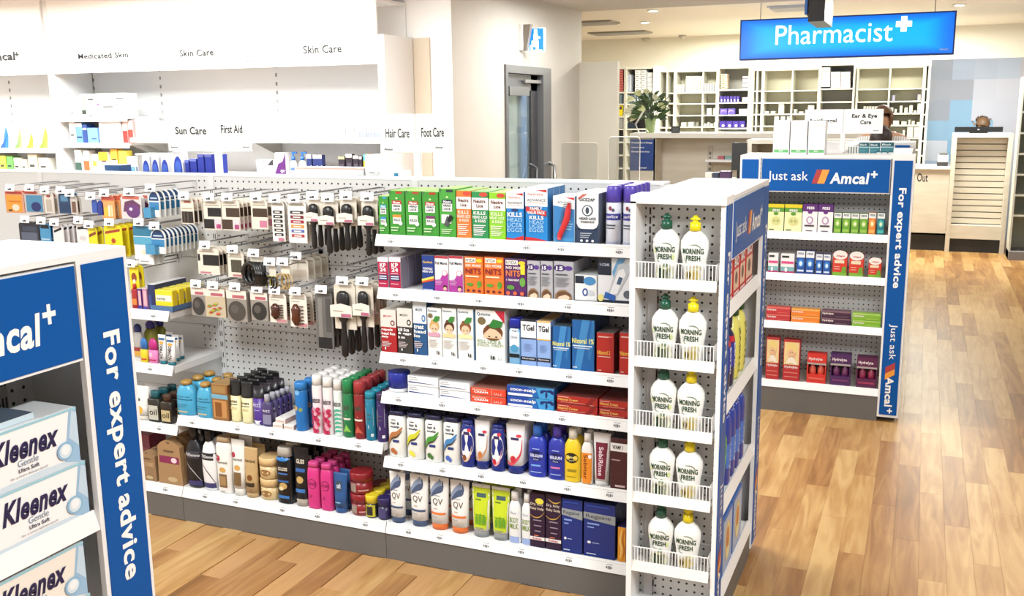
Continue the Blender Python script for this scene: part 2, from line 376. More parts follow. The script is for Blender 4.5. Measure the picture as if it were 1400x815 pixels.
def infrust(x, y, mrg=30):
    v = Vector((x, y, 0))-Vector((0, 0, H)); d = v.dot(_f)
    if d < .3: return None
    px = 700+F*v.dot(_R)/d; py = 407.5-F*v.dot(_U)/d
    return (px, py) if -mrg < px < 1400+mrg and -mrg < py < 815+mrg else None
cand = []; far = []
for i in range(-70, 52):
    x = i*PW+.03; off = ((i*0.618) % 1)*PL
    for j in range(0, 18):
        y = j*PL+off
        pts = [infrust(x+a, y+b) for a in (-.06, .06) for b in (-.47, 0, .47)]
        if not any(pts): continue
        vis = False
        for p in pts:   # skip floor that the shelving hides
            if not p: continue
            px, py = p
            if (px > 985 and py > 330) or (180 < px < 985 and py > 690+(px-190)*.2): vis = True
        if y < 3.1 and x > -3.6 or x > -1.1: (cand if vis else far).append((math.hypot(x, y), x, y))
cand.sort()
for d_, x, y in cand[:300]:
    o = bpy.data.objects.new('plank', pm); COL.objects.link(o); o.parent = FL; o.location = (x, y, 0)
st = M()
for d_, x, y in cand[300:]+far:
    st.box(x-PW/2+.0006, x+PW/2-.0006, y-PL/2+.0006, y+PL/2-.0006, -.004, 0, mPlank)
if st.v: st.build('plank_field', FL, off=(0, 0, 0), kind='stuff')

XD = -3.5           # wall with the door
struct('wall_left', M().box(-10.1, -10, -3, 7.3, 0, 2.8, mWallW))
struct('wall_back', M().box(-10, 5, 16.4, 16.5, 0, 3.0, noise_mat('cream_paint', 'faf7ea', 'fdfaf0', (1, 1, 1), 2, .7)))
struct('wall_right', M().box(5, 5.1, -3, 16.5, 0, 3.0, mWall))
struct('ceiling', M().box(-10, 5, -3, 10.35, 2.8, 3.1, mCeil).box(-10, 5, 10.35, 16.5, 2.92, 3.1, mCeilW))
struct('wall_display', M().box(-10, XD-.001, 7.16, 7.3, 0, 2.8, mWallW))
# door wall with its opening
d0, d1 = at(689, 86.6, X=XD), at(751, 95, X=XD)
DY0, DY1, DZ = d0.y, d1.y, (d0.z+d1.z)/2
w = M()
w.box(XD-.15, XD, 7.161, DY0, 0, 2.8, mWall).box(XD-.15, XD, DY1, 10.35, 0, 2.8, mWall).box(XD-.15, XD, DY0, DY1, DZ, 2.8, mWall)
struct('wall_door_side', w)
pa = at(845, 84, Y=10.3)
struct('wall_partition', M().box(XD, pa.x, 10.28, 10.36, 0, pa.z, noise_mat('beige_partition', 'd4ccbd', 'dad3c5', (1, 1, 1), 2, .6)))
dr = thing('door_1', 'grey aluminium framed glass door in the cream side wall', 'door', (XD, (DY0+DY1)/2, 0)); dr['kind'] = 'structure'
mAl = mat('77777a', .35, .4); mAlD = mat('4c4c50', .35, .4)
f = M(); fw = .09
f.box(XD-.12, XD+.02, DY0, DY0+.05, 0, DZ, mAl).box(XD-.12, XD+.02, DY1-.22, DY1, 0, DZ, mAl).box(XD-.12, XD+.02, DY0+.05, DY1-.22, DZ-.07, DZ, mAl)
f.build('door_frame', dr)
L0, L1 = DY0+.06, DY1-.24
l = M().box(XD-.09, XD-.04, L1-.16, L1, .02, DZ-.08, mAlD).box(XD-.09, XD-.04, L0, L0+.03, .02, DZ-.08, mAlD).box(XD-.09, XD-.04, L0, L1, DZ-.22, DZ-.08, mAl).box(XD-.09, XD-.04, L0, L1, .02, .2, mAlD)
lf = l.build('door_leaf', dr)
M().box(XD-.07, XD-.06, L0+.03, L1-.16, .2, DZ-.22, mat('cfe0e6', .04, trans=.85)).build('glass_pane', lf)
M().box(XD-.04, XD+.02, L0+.02, L0+.5, DZ-.27, DZ-.19, mat('8f8f92', .3, .6)).box(XD-.02, XD+.0, L0+.45, L0+.9, DZ-.15, DZ-.12, mat('a5a5a5', .3, .6)).build('door_closer', lf)
for (yy, mm) in ((L1-.42, mAlD), (L1+.08, mat('b5b2ac', .25, .8))):
    M().tube([(XD+.0, yy+.13, 1.25), (XD+.09, yy+.06, 1.22), (XD+.11, yy, 1.05), (XD+.11, yy-.03, .8), (XD+.02, yy-.03, .5)], .018, mm, 8).build('pull_handle', lf)
# what shows through the door glass: a neighbouring hall wall and a shop stand
mk('wall_beyond', M().box(XD-3.2, XD-3.1, 7.4, 16, 0, 2.8, mat('dde6e6', .6)), 'pale grey wall seen through the glass door', 'wall', (XD-3.1, 11, 0))['kind'] = 'structure'
b0 = at(712, 200, X=XD-1.2); 
mk('banner_stand', M().box(XD-1.25, XD-1.2, b0.y, b0.y+.55, .9, 1.95, mat('3f6fb4', .5)).box(XD-1.26, XD-1.19, b0.y-.01, b0.y+.56, 0, .9, mat('23262c', .5)), 'blue and black banner stand seen through the glass door', 'banner', (XD-1.2, b0.y, 0))

# exit light over the door
ea, eb = at(711, 33, X=XD+.02), at(722, 70, X=XD+.02)
ex = thing('exit_light', 'blue lit exit light on a bracket above the glass door', 'exit sign', (XD, ea.y, eb.z))
ex_y = ea.y+.1
M().prism([(XD, eb.z), (XD+.06, eb.z), (XD+.105, ea.z), (XD, ea.z)], ex_y-.05, ex_y+.0, mat('857c70', .5), 'y').box(XD, XD+.03, ex_y-.08, ex_y-.051, eb.z, ea.z, mat('f0f0ee', .5)).build('bracket', ex)
q0, q1 = at(725, 39, Y=ex_y+.05), at(745, 71, Y=ex_y+.05)
pn = M().box(q0.x-.02, q1.x, ex_y+.02, ex_y+.07, q1.z, q0.z, mat('f2f7ff', .3, emit=.8))
po = pn.build('lamp_body', ex)
g = M(); wv, hv = q1.x-q0.x, q0.z-q1.z
g.box(q0.x+.002, q1.x-.002, ex_y+.016, ex_y+.02, q1.z+.004, q0.z-.004, mat('1668d8', .3, emit=1.1)); g.build('blue_face', ex)
g = M(); Wt = mat('e8fbff', .3, emit=1.6)
def fig(u, v, u2, v2): g.box(q0.x+u*wv, q0.x+u2*wv, ex_y+.012, ex_y+.0155, q1.z+v*hv, q1.z+v2*hv, Wt)
fig(.36, .78, .56, .93); fig(.32, .45, .6, .74); fig(.2, .22, .44, .47); fig(.48, .1, .66, .46); fig(.1, .1, .26, .3); fig(.6, .55, .76, .64); fig(.1, .03, .9, .09)
g.build('running_figure', ex)

# ceiling fittings beyond the bulkhead
def vent(px, py, label, w=.6, d=.45, z=2.92, slats=5, c='9c9890'):
    p = at(px, py, Z=z); t = thing('ceiling_vent', label, 'vent', (p.x, p.y, z))
    M().box(p.x-w/2, p.x+w/2, p.y-d/2, p.y+d/2, z-.02, z, mat(c, .6)).build('frame', t)
    for k in range(slats):
        yy = p.y-d/2+d*(k+.5)/slats; M().box(p.x-w/2+.03, p.x+w/2-.03, yy-.008, yy+.02, z-.035, z-.02, mat('dcdcdc', .5)).build('slat', t)
vent(812, 30, 'square grey ceiling vent close to the top of the cream wall corner')
vent(848, 44, 'wide grey ceiling vent in front of the dispensary shelves', .9)
vent(1090, 9, 'slatted ceiling vent just above the blue lit sign', .62, .5, slats=7, c='c8d4e8')
vent(1322, 36, 'narrow dark ceiling vent to the right of the blue lit sign', .5, .12, slats=1, c='77736c')
for (px, py, lb) in ((893, 14, 'bright round downlight at the ceiling step left of blue sign'), (882, 30, 'small round downlight above the dispensary shelves'), (1312, 6, 'small round ceiling fitting above the right end of blue sign')):
    z = 2.92; p = at(px, py, Z=z); t = thing('downlight', lb, 'light', (p.x, p.y, z))
    M().loft([(z-.012, .07, .07, 2), (z, .08, .08, 2)], mat('f4f4f0', .4), 20, cx=p.x, cy=p.y).build('trim_ring', t)
    M().loft([(z-.014, .05, .05, 2), (z-.012, .05, .05, 2)], mat('fff6e0', .4, emit=9), 16, cx=p.x, cy=p.y).build('lamp', t)
for (px, py, lb) in ((883, 52, 'white smoke detector on ceiling above the lilies'), (933, 48, 'small white sprinkler head on ceiling right of the lilies')):
    p = at(px, py, Z=2.92)
    mk('smoke_detector', M().loft([(2.86, .03, .03, 2), (2.89, .06, .06, 2), (2.92, .06, .06, 2)], mat('c9c7c0', .5), 16, cx=p.x, cy=p.y), lb, 'detector', (p.x, p.y, 2.86))

# lit sign
sa, sb = at(1011, 26.8, Y=11), at(1302.5, 75, Y=11); sc_ = at(1010.6, 82, Y=11)
sx0, sx1, sz0, sz1 = sc_.x, sb.x+.01, (sc_.z+sb.z)/2, sa.z-.005
sg = thing('hanging_sign', 'large lit blue Pharmacist sign hanging from the ceiling', 'sign', ((sx0+sx1)/2, 11, sz0))
M().box(sx0, sx1, 11, 11.14, sz0, sz1, mat('123a90', .4)).build('light_box', sg)
def sign_mat():
    m = bpy.data.materials.new('lit_blue_face'); m.use_nodes = True; nt = m.node_tree; b = nt.nodes['Principled BSDF']
    b.inputs['Base Color'].default_value = (0.0, .12, .5, 1); b.inputs['Roughness'].default_value = .3
    tc = nt.nodes.new('ShaderNodeTexCoord'); mp = nt.nodes.new('ShaderNodeMapping'); mp.inputs['Location'].default_value = (-1, -1, 0); mp.inputs['Scale'].default_value = (2, 2, 0)
    gr = nt.nodes.new('ShaderNodeVectorMath'); gr.operation = 'ABSOLUTE'; sp = nt.nodes.new('ShaderNodeSeparateXYZ')
    nt.links.new(tc.outputs['Generated'], sp.inputs[0])
    def edge(o, wd):
        a = nt.nodes.new('ShaderNodeMath'); a.operation = 'SUBTRACT'; a.inputs[1].default_value = .5; nt.links.new(o, a.inputs[0])
        c = nt.nodes.new('ShaderNodeMath'); c.operation = 'ABSOLUTE'; nt.links.new(a.outputs[0], c.inputs[0])
        r = nt.nodes.new('ShaderNodeMapRange'); r.inputs[1].default_value = .5-wd; r.inputs[2].default_value = .5; r.interpolation_type = 'SMOOTHSTEP'; nt.links.new(c.outputs[0], r.inputs[0]); return r.outputs[0]
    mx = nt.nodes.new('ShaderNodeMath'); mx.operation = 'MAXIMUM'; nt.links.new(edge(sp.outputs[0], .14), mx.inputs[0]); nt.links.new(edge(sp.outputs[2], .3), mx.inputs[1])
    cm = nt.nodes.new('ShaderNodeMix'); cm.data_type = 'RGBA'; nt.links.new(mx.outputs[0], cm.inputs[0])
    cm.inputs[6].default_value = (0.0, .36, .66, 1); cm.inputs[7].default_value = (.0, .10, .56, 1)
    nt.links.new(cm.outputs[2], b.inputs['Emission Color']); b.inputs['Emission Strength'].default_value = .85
    return m
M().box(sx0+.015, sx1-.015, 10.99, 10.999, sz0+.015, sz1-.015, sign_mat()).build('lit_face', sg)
def lettering(parent, name, items, x0, x1, z0, z1, y, emit=0, rx=None):
    m = M()
    for (txt, u0, v0, u1, v1, c, b, sh) in items:
        vs, fs, _ = glyphs(txt, b, sh)
        m.add([(x0+(x1-x0)*(u0+(u1-u0)*a), y, z0+(z1-z0)*(v0+(v1-v0)*c2)) for a, c2 in vs], fs, mat(c, .4, emit=emit))
    return m.build(name, parent)
W_, H_ = sx1-sx0, sz1-sz0
lettering(sg, 'lettering', [('Pharmacist', .178, .35, .725, .82, 'ffffff', .0, 0)], sx0, sx1, sz0, sz1, 10.985, emit=1.0)
m = M(); cxp, czp, a_ = sx0+W_*.773, sz0+H_*.74, .075
m.box(cxp-a_, cxp+a_, 10.98, 10.986, czp-.028, czp+.028, mat('ffffff', .4, emit=1.0)).box(cxp-.028, cxp+.028, 10.979, 10.9855, czp-a_, czp+a_, mat('ffffff', .4, emit=1.0)); m.build('plus_emblem', sg)
lettering(sg, 'small_logo', [('Amcal', .935, .1, .975, .15, 'd8ecff', .03, .3)], sx0, sx1, sz0, sz1, 10.985)
for xx in (sx0+.2, sx1-.2): M().tube([(xx, 11.07, sz1), (xx, 11.07, 2.93)], .004, mSteel).build('hanger_wire', sg)
# black screen seen from below in front of the sign
p = at(1112, 8, Y=6)
t = thing('ceiling_screen', 'black screen in its bracket hanging in front of the blue sign', 'screen', (p.x, 6, 2.8))
b0 = at(1118, 34, Y=6); 
M().box(b0.x-.055, b0.x+.035, 6.0, 6.5, b0.z+.02, 2.66, mat('1c1c1e', .3)).build('screen_case', t)
M().box(b0.x-.075, b0.x-.06, 5.99, 6.45, b0.z+.06, 2.66, mat('2e5a9a', .2)).build('screen_glass', t)
M().box(b0.x-.03, b0.x+.0, 6.2, 6.26, 2.66, 2.8, mat('2a2a2c', .4)).build('ceiling_bracket', t)

# ================================================================ GONDOLA (long shelving run)
YF, YP = 3.19, 3.53
XB = [-5.02, -3.97, -2.935, -1.905, -.875]
SURF = .04
def shelf(parent, x0, x1, yf, yb, zl, tickets=(), lip=.04, brackets=True):
    m = M(); m.box(x0+.0045, x1-.0045, yf+.012, yb-.001, zl+SURF-.018, zl+SURF-.004, mW)
    m.prism([(yf, zl), (yf+.004, zl-.002), (yf+.022, zl+lip), (yf+.016, zl+lip+.002)], x0, x1, mW)
    m.box(x0+.0003, x0+.004, yf+.023, yb, zl+.006, zl+SURF-.003, mW).box(x1-.004, x1-.0003, yf+.023, yb, zl+.006, zl+SURF-.004, mW)
    o = m.build('shelf', parent)
    if brackets and zl > .2:
        for x in (x0+.012, x1-.014): M().prism([(yb, zl-.09), (yb, zl+.02), (yf+.06, zl+.02), (yf+.06, zl+.01)], x, x+.003, mat('dcdcdc', .4)).build('bracket', o)
    for tx in tickets:
        q = M(); g = mat('6d6d70', .5); k = 1 if (tx*97) % 1 > .5 else 0
        def fr(x, z, w_, hh):
            t0, t1 = (z-zl)/lip, (z+hh-zl)/lip
            q.add([(x, yf-.0012+.016*t0, z), (x+w_, yf-.0012+.016*t0, z), (x+w_, yf-.0012+.016*t1, z+hh), (x, yf-.0012+.016*t1, z+hh)], [(0, 1, 2, 3)], g)
        fr(tx-.013, zl+.014, .005, .007); fr(tx-.006, zl+.012, .004, .010); fr(tx, zl+.012, .005, .010); fr(tx+.007, zl+.014, .004, .006); fr(tx-.012, zl+.026, .024, .0016)
        q.build('price_mark', o)
    return o
def upright(parent, x, y0, z0, z1, front=True):
    m = M().box(x-.014, x+.014, y0-.004, y0+.03, z0, z1, mat('e8e8e8', .4)); o = m.build('upright', parent)
    q = M(); z = z0+.12
    while z < z1-.03:
        for s in (-.006, .004): q.box(x+s-.001, x+s+.0022, y0-.0052, y0-.0035, z, z+.022, mGap)
        z += .05
    q.build('slot_row', o, kind='stuff')
GT = [(-1.86, 'far left'), ]
names = ['gondola bay at the far left behind the tissue stand', 'gondola bay left of the brushes with hanging packs and few shelves', 'middle gondola bay with brushes above two shelves of shampoo', 'right gondola bay with six shelves of boxed treatments']
SHZ = [[.112, .4, .66, .90], [.112, .395, .665, .905], [.112, .445], [.112, .392, .657, .819, 1.073, 1.278]]
bays = []
for i in range(4):
    x0, x1 = XB[i], XB[i+1]
    b = thing('gondola_bay', names[i]+', white steel', 'shelving', ((x0+x1)/2, YF, 0)); bays.append(b)
    zs = [.17, .50, .815, 1.13, 1.50] if i < 3 else [.17, .82, 1.50]
    for a, c in zip(zs[:-1], zs[1:]):
        o = M().box(x0+.014, x1-.014, YP, YP+.012, a+.001, c-.001, mPegX).build('pegboard_panel', b, off=(0, 0, 0)); o.location = -Vector(b.location)
    if i == 3: upright(b, x1, YP, 0, 1.5)
    upright(b, x0, YP, 0, 1.5)
    M().box(x0, x1, YP, YP+.1, 1.5, 1.508, mW).build('top_cap', b)
    M().box(x0, x1, YP+.075, YP+.087, .17, 1.5, mW).build('rear_panel', b)
    M().box(x0+.001, x1-.001, YF+.006, YF+.02, .0, .111, mBase).build('kick_panel', b)
    for zl in SHZ[i]:
        sx, ex_ = x0+.002, x1-.002
        n = 6 if i == 3 else 5
        tk = [sx+(ex_-sx)*(k+.5+.12*math.sin(k*3+zl*9))/n for k in range(n)] if i else []
        yf = YF
        shelf(b, sx, ex_, yf, YP-.005, zl, tk)
    # far side of the gondola: its top shelf
    o = M().box(x0+.002, x1-.002, YP+.09, YP+.42, 1.30, 1.32, mW).build('rear_shelf', b)
    M().box(x0, x1, YP+.09, YP+.4, 0, .15, mW).build('rear_base', b)
zt = 1.508
# double-faced category boards on posts on the gondola top
def vsign(name, x, y, z0, z1, wl, wr, tl, tr, label, dep=.06, post_z=1.508, tc='0c0c0c'):
    t = thing(name, label, 'sign', (x, y, post_z))
    M().box(x-.014, x+.014, y-.008, y+.012, post_z, z1, mW).build('post', t)
    for side, wd, txt in ((-1, wl, tl), (1, wr, tr)):
        e = Vector((x+side*wd, y+dep, 0)); s0 = Vector((x+side*.004, y-.012, 0))
        A, B = (e, s0) if side < 0 else (s0, e)
        d = (B-A); L = d.length; d.normalize(); nn = Vector((d.y, -d.x, 0))
        m = M(); q = [A, B, B-nn*.006, A-nn*.006]
        m.add([(p.x, p.y, z0) for p in q]+[(p.x, p.y, z1) for p in q], [(0, 1, 2, 3)[::-1], (4, 5, 6, 7), (0, 1, 5, 4), (1, 2, 6, 5), (2, 3, 7, 6), (3, 0, 4, 7)], mat('fcfcfc', .4, k=.9))
        bo = m.build('board', t)
        m = M(); hh = z1-z0
        for (tx, u0, v0, u1, v1, b_) in txt:
            vs, fs, _ = glyphs(tx, b_)
            m.add([tuple(A+d*(L*(u0+(u1-u0)*a))+nn*.001+Vector((0, 0, z0+hh*(v0+(v1-v0)*c)))) for a, c in vs], fs, mat(tc, .5))
        m.build('lettering', bo)
vsign('category_sign', at(296, 180, Y=3.585).x, 3.585, 1.607, 1.768, at(296, 180, Y=3.585).x-at(231, 180, Y=3.645).x, at(345, 180, Y=3.645).x-at(296, 180, Y=3.585).x, [('Sun Care', .18, .47, .84, .68, .015), ('Amcal', .05, .08, .2, .12, .04)], [('First Aid', .16, .5, .76, .73, .015), ('Amcal', .74, .1, .92, .14, .04)], 'white Sun Care and First Aid board on the gondola post', .05)
vsign('category_sign', at(570, 180, Y=3.585).x, 3.585, 1.61, 1.766, at(570, 180, Y=3.585).x-at(523, 180, Y=3.625).x, at(610, 180, Y=3.625).x-at(570, 180, Y=3.585).x, [('Hair Care', .1, .38, .84, .62, .01), ('Amcal', .04, .04, .3, .1, .04)], [('Foot Care', .16, .4, .92, .64, .01), ('Amcal', .62, .1, .86, .15, .04)], 'white Hair Care and Foot Care board on the gondola post', .04)
# ================================================================ END UNITS with blue boards
def endcap(label, loc, rz, Wd, D, zl, name='endcap_unit', pw=.115, header=(1.30, 1.49), mark=True, lefttext=True, inner=0, peg=None):
    t = thing(name, label, 'shelving', loc, rz)
    B = lambda m, n, p=None: m.build(n, p or t, local=True)
    B(M().box(inner, Wd, 0, D, 1.492, 1.505, mW), 'top_panel')
    B(M().box(inner, inner+.012, .0145, D, .03, 1.4915, mW), 'side_panel'); B(M().box(Wd-.012, Wd, .0145, D, .03, 1.4915, mW), 'side_panel')
    for k, x in enumerate((0, Wd-pw)):
        po = B(M().box(x, x+pw, 0, .014, .03, 1.492, mW), 'post')
        B(M().box(x+.011, x+pw-.011, -.003, 0, .045, 1.483, mBlue), 'blue_strip', po)
        if k == 1 or lefttext:
            m = M(); a, b = x+pw*.27, x+pw*.7
            for (txt, z1, z0, bo, u0, u1) in (('For expert advice', 1.335, .78, .03, .0, 1), ('Just ask', .575, .37, .0, .1, 1), ('Amcal', .27, .095, .05, .1, .95), ('+', .085, .055, .05, .45, 1)):
                vs, fs, _ = glyphs(txt, bo); m.add([(a+(b-a)*(u0+(u1-u0)*v), -.0037, z1-(z1-z0)*u) for u, v in vs], fs, mat('ffffff', .35))
            for (zz, c) in ((.355, 'b33a3a'), (.318, 'f2a040')): m.add([(a, -.0037-.0002*(c[0] == 'f'), zz-.032), (b, -.0037-.0002*(c[0] == 'f'), zz), (b, -.0037-.0002*(c[0] == 'f'), zz-.035), (a, -.0037-.0002*(c[0] == 'f'), zz-.067)], [(0, 1, 2, 3)], mat(c, .35))
            B(m, 'lettering', po)
    h0, h1 = header; x0, x1 = pw+.006, Wd-pw-.006
    hd = B(M().box(x0, x1, -.002, .01, h0, h1, mW), 'header_board')
    B(M().box(x0+.003, x1-.003, -.005, -.002, h0+.006, h1-.003, mBlue), 'blue_face', hd)
    m = M(); X = lambda u: x0+(x1-x0)*u; Z = lambda v: h0+(h1-h0)*v
    for (txt, u0, v0, u1, v1, b, sh) in (('Just ask', .055, .27, .375, .62, .0, 0), ('Amcal', .545, .27, .845, .60, .055, .12), ('+', .855, .46, .905, .66, .04, 0)):
        vs, fs, _ = glyphs(txt, b, sh); m.add([(X(u0+(u1-u0)*a), -.0058, Z(v0+(v1-v0)*c)) for a, c in vs], fs, mat('ffffff', .35))
    for (u, c, e) in ((.405, 'b33a3a', 0), (.448, 'f2a040', .0003)): m.add([(X(u), -.0058-e, Z(.27)), (X(u+.055), -.0058-e, Z(.27)), (X(u+.092), -.0058-e, Z(.68)), (X(u+.037), -.0058-e, Z(.68))], [(0, 1, 2, 3)], mat(c, .35))
    B(m, 'lettering', hd)
    B(M().box(inner+.012, Wd-.012, D-.03, D-.02, .15, 1.492, peg or mPegG), 'pegboard_panel')
    for x in (pw-.03, Wd-pw+.012):
        u = B(M().box(x, x+.02, D-.06, D-.03, .05, 1.3, mat('b5b3b2', .4)), 'upright')
        q = M(); z = .1
        while z < 1.28:
            for s in (.004, .013): q.box(x+s, x+s+.003, D-.062, D-.0605, z, z+.024, mGap)
            z += .05
        q.build('slot_row', u, local=True, kind='stuff')
    for k, z in enumerate(zl):
        m = M(); a, b = pw-.002, Wd-pw+.002; yb = D-.032
        m.box(a+.0045, b-.0045, .016, yb-.001, z+.022, z+.036, mW); m.prism([(.002, z), (.006, z-.002), (.022, z+.04), (.016, z+.042)], a, b, mW)
        m.box(a+.0003, a+.004, .023, yb, z+.006, z+.037, mW).box(b-.004, b-.0003, .023, yb, z+.006, z+.037, mW)
        B(m, 'shelf')
    B(M().box(pw, Wd-pw, .006, .016, .0, zl[-1]-.001, mBase), 'kick_panel')
    B(M().box(inner+.02, Wd-.02, .06, D-.01, .0, .14, mat('4a4846', .6)), 'base_frame')
    return t
X3, Y3, W3 = -.978, 5.75, .934
endcap('white end unit with blue header and vitamins shelves, facing the camera', (X3, Y3, 0), 0, W3, .36, [1.031, .789, .503, .146])
endcap('white end unit with dish liquid trays on its near side', (-.546, 2.983, 0), math.pi/2, .885, .29, [1.109, .784, .431, .108], inner=.118)
XL, YL = -1.548, .67
endcap('nearest white end unit with blue boards holding the tissue boxes', (XL, YL, 0), math.pi/2, .905, .33, [.921, .634, .3, .1], header=(1.29, 1.487), lefttext=False, pw=.135, peg=peg_mat('pegboard_sheet_white', 'f0f0f0', 'x'))
# near gondola run behind the tissue end unit
mk('gondola_run', M().box(-6, XL-.335, YL+.1, YL+.9, .15, 1.497, mat('f4f4f2', .4)).box(-6, XL-.335, YL+.13, YL+.87, 0, .15, mBase).box(-6, XL-.36, YL+.3, YL+.6, 1.497, 1.51, mW), 'white shelving run behind the tissue end unit at the left edge', 'shelving', (-3, YL+.4, 0))
# second end unit and the run behind unit three
vr = thing('gondola_run', 'white shelving run reaching back behind the blue headed end unit', 'shelving', (-.5, 7, 0))
M().box(-.95, -.07, 6.13, 8.1, .15, 1.30, mat('f4f4f2', .4)).build('body', vr); M().box(-.95, -.07, 6.13, 8.1, 0, .15, mBase).build('kick_panel', vr)
M().box(-.55, -.46, 6.13, 8.1, 1.3, 1.50, mW).build('centre_spine', vr)
q0, q1 = at(1224, 198.5, Y=8.1), at(1243, 213, Y=8.1)
t = thing('endcap_unit', 'farther white end unit with small blue square behind the first', 'shelving', (-.5, 8.1, 0))
zt8 = at(1235, 194.5, Y=8.1).z
M().box(-.98, q1.x+.04, 8.1, 8.4, .0, zt8, mW).build('body', t); M().box(q0.x, q1.x, 8.09, 8.099, .9, q0.z, mBlue).build('blue_strip', t)
M().box(-.95, q0.x-.05, 8.09, 8.099, zt8-.2, zt8-.02, mW).build('header_board', t)

# dish-liquid side bay on the near side of the end unit
sb = thing('side_bay', 'shallow pegboard side bay with five wire trays of dish liquid', 'shelving', (-.7, 2.983, 0))
xa, xb = -.842, -.562
M().box(xa, xa+.018, 2.972, 3.1, 0, 1.492, mW).build('side_frame', sb)
M().box(xa, xb+.02, 2.972, 3.1, 1.486, 1.512, mW).build('top_cap', sb)
M().box(xa, xb+.015, 2.975, 3.1, 0, .12, mW).build('base_tray', sb)
o = M().box(xa+.018, xb, 3.085, 3.095, .12, 1.486, peg_mat('pegboard_sheet_side', 'd9d8d6', 'x', pitch=.0273, r=.0042)).build('pegboard_panel', sb)
q = M(); z = .16
while z < 1.46: q.box(xa+.033, xa+.0375, 3.082, 3.0845, z, z+.022, mGap); z += .0305
q.build('slot_row', sb, kind='stuff')
trz = [at(866, y, Y=2.978).z for y in (393, 500, 594, 685, 779)]
mCream = mat('f3efe9', .45)
for i, z in enumerate(trz):
    tr = M().box(xa+.014, xb-.006, 2.982, 3.084, z+.004, z+.01, mCream).prism([(2.972, z), (2.976, z), (2.984, z+.034), (2.98, z+.034)], xa+.012, xb-.004, mCream).build('tray', sb)
    m = M(); n = 25; zt_, zb_ = z+.085, z+.03
    for k in range(n):
        x = xa+.016+(xb-xa-.024)*k/(n-1); m.box(x-.0011, x+.0011, 2.981, 2.9832, zb_, zt_, mat('ffffff', .3))
    for x in (xa+.015, xb-.007):
        for k in range(1, 7): m.box(x-.0011, x+.0011, 2.982+k*.015, 2.984+k*.015, zb_, zt_, mat('ffffff', .3))
        m.box(x-.0014, x+.0014, 2.981, 3.084, zt_-.003, zt_, mat('ffffff', .3))
    m.box(xa+.014, xb-.006, 2.9805, 2.9836, zt_-.003, zt_, mat('ffffff', .3)).box(xa+.014, xb-.006, 3.08, 3.084, zt_-.003, zt_, mat('ffffff', .3)); m.build('wire_guard', tr)
    posn = ['top', 'second', 'middle', 'fourth', 'bottom'][i]
    dg = '1d4a30'
    for j, (p0, p1, cap, nm) in enumerate(((889.5, 926.5, '1c5a45', 'dark green'), (927.5, 966.5, 'f4e21e', 'yellow'))):
        x0, x1 = at(p0, 350, Y=2.99).x, at(p1, 350, Y=2.99).x
        pr = [('t', 'MORNING', .13, .58, .87, .68, dg, .03), ('t', 'FRESH', .26, .455, .76, .555, dg, .03), ('s', [(.2, .56), (.22, .48), (.28, .41), (.42, .39)], .008, '7b8f7a'), ('s', [(.4, .74), (.6, .745), (.74, .71), (.8, .66)], .008, '7b8f7a')]
        if j == 0: pr += [('e', .13, .6, .05, .04, 'dfe9b4'), ('e', .82, .5, .05, .05, 'dbe8a8'), ('e', .55, .36, .08, .05, '8fb090'), ('r', .3, .08, .4, .3, '2f4a35'), ('r', .46, .07, .58, .28, '39553c'), ('r', .62, .1, .7, .3, '2f4a35'), ('r', .25, .03, .75, .06, '565a50'), ('e', .5, .2, .33, .14, 'eef2c8')][::1]
        else: pr += [('e', .5, .2, .28, .1, 'e9dca0'), ('e', .36, .2, .07, .07, '6d5b33'), ('e', .5, .2, .06, .08, 'c9b458'), ('e', .62, .2, .07, .08, 'd6c27a'), ('r', .2, .02, .7, .035, '8a8a80'), ('e', .66, .34, .14, .05, 'f5f3c9')]
        if j == 0: pr = pr[:4]+[pr[-1]]+pr[4:-1]
        o = bottle('dish_liquid_bottle', (x1-x0)*1.0, .222 if j else .226, .058, 'f6f6f2', cap, pr, 'waist', (.2, .4), 'push', 2.6, .25)
        o.location = (((x0+x1)/2), 2.992, z+.0105)
        setl(o, f'white dish liquid bottle with {nm} cap, {posn} wire tray of the side bay', 'bottle')

# goods on the aisle face of that end unit (facing +x)
R90 = math.pi/2
def faceX(o, X, y0, z, label, cat, group=None):
    o.rotation_euler = (0, 0, R90); o.location = (X, y0, z); setl(o, label, cat, group)
XE = -.546
for k, (a, b) in enumerate(((3.128, 3.25), (3.262, 3.378), (3.388, 3.5), (3.51, 3.66))):
    o = carton('tablet_carton', b-a, .15+.006*k, .07, 'c5262c', [('r', .08, .15, .92, .6, 'e8c8b0'), ('e', .5, .4, .2, .14, '6a4a3a'), ('t', 'BIO', .15, .66, .85, .86, 'ffffff', .04), ('r', .1, .05, .9, .1, 'f0e0e0')])
    faceX(o, XE-.02, (a+b)/2, 1.146, f'red boxed tablets, {["nearest", "second", "third", "farthest"][k]} of four under the oblique blue header', 'box')
o = carton('wipes_carton', .08, .23, .06, 'd8c838', [('r', .1, .3, .9, .8, 'c83838'), ('e', .5, .6, .3, .1, 'ffffff')]); faceX(o, XE-.02, 3.17, .821, 'yellow and red tall pack nearest on aisle shelf two of end unit', 'box')
for k, yy in enumerate((3.265, 3.345)):
    o = bottle('cleaner_bottle', .074, .25, .06, '1d2350', '20264e', [('r', .08, .35, .92, .75, '2a3aa0'), ('r', .15, .76, .85, .86, 'c8283a'), ('T', 'Earth', .35, .3, .75, .74, 'e8ecff', .03)], 'oval', (.16, .5)); faceX(o, XE-.02, yy, .821, f'navy cleaner bottle, {["nearer", "farther"][k]} of the pair on aisle shelf two', 'bottle')
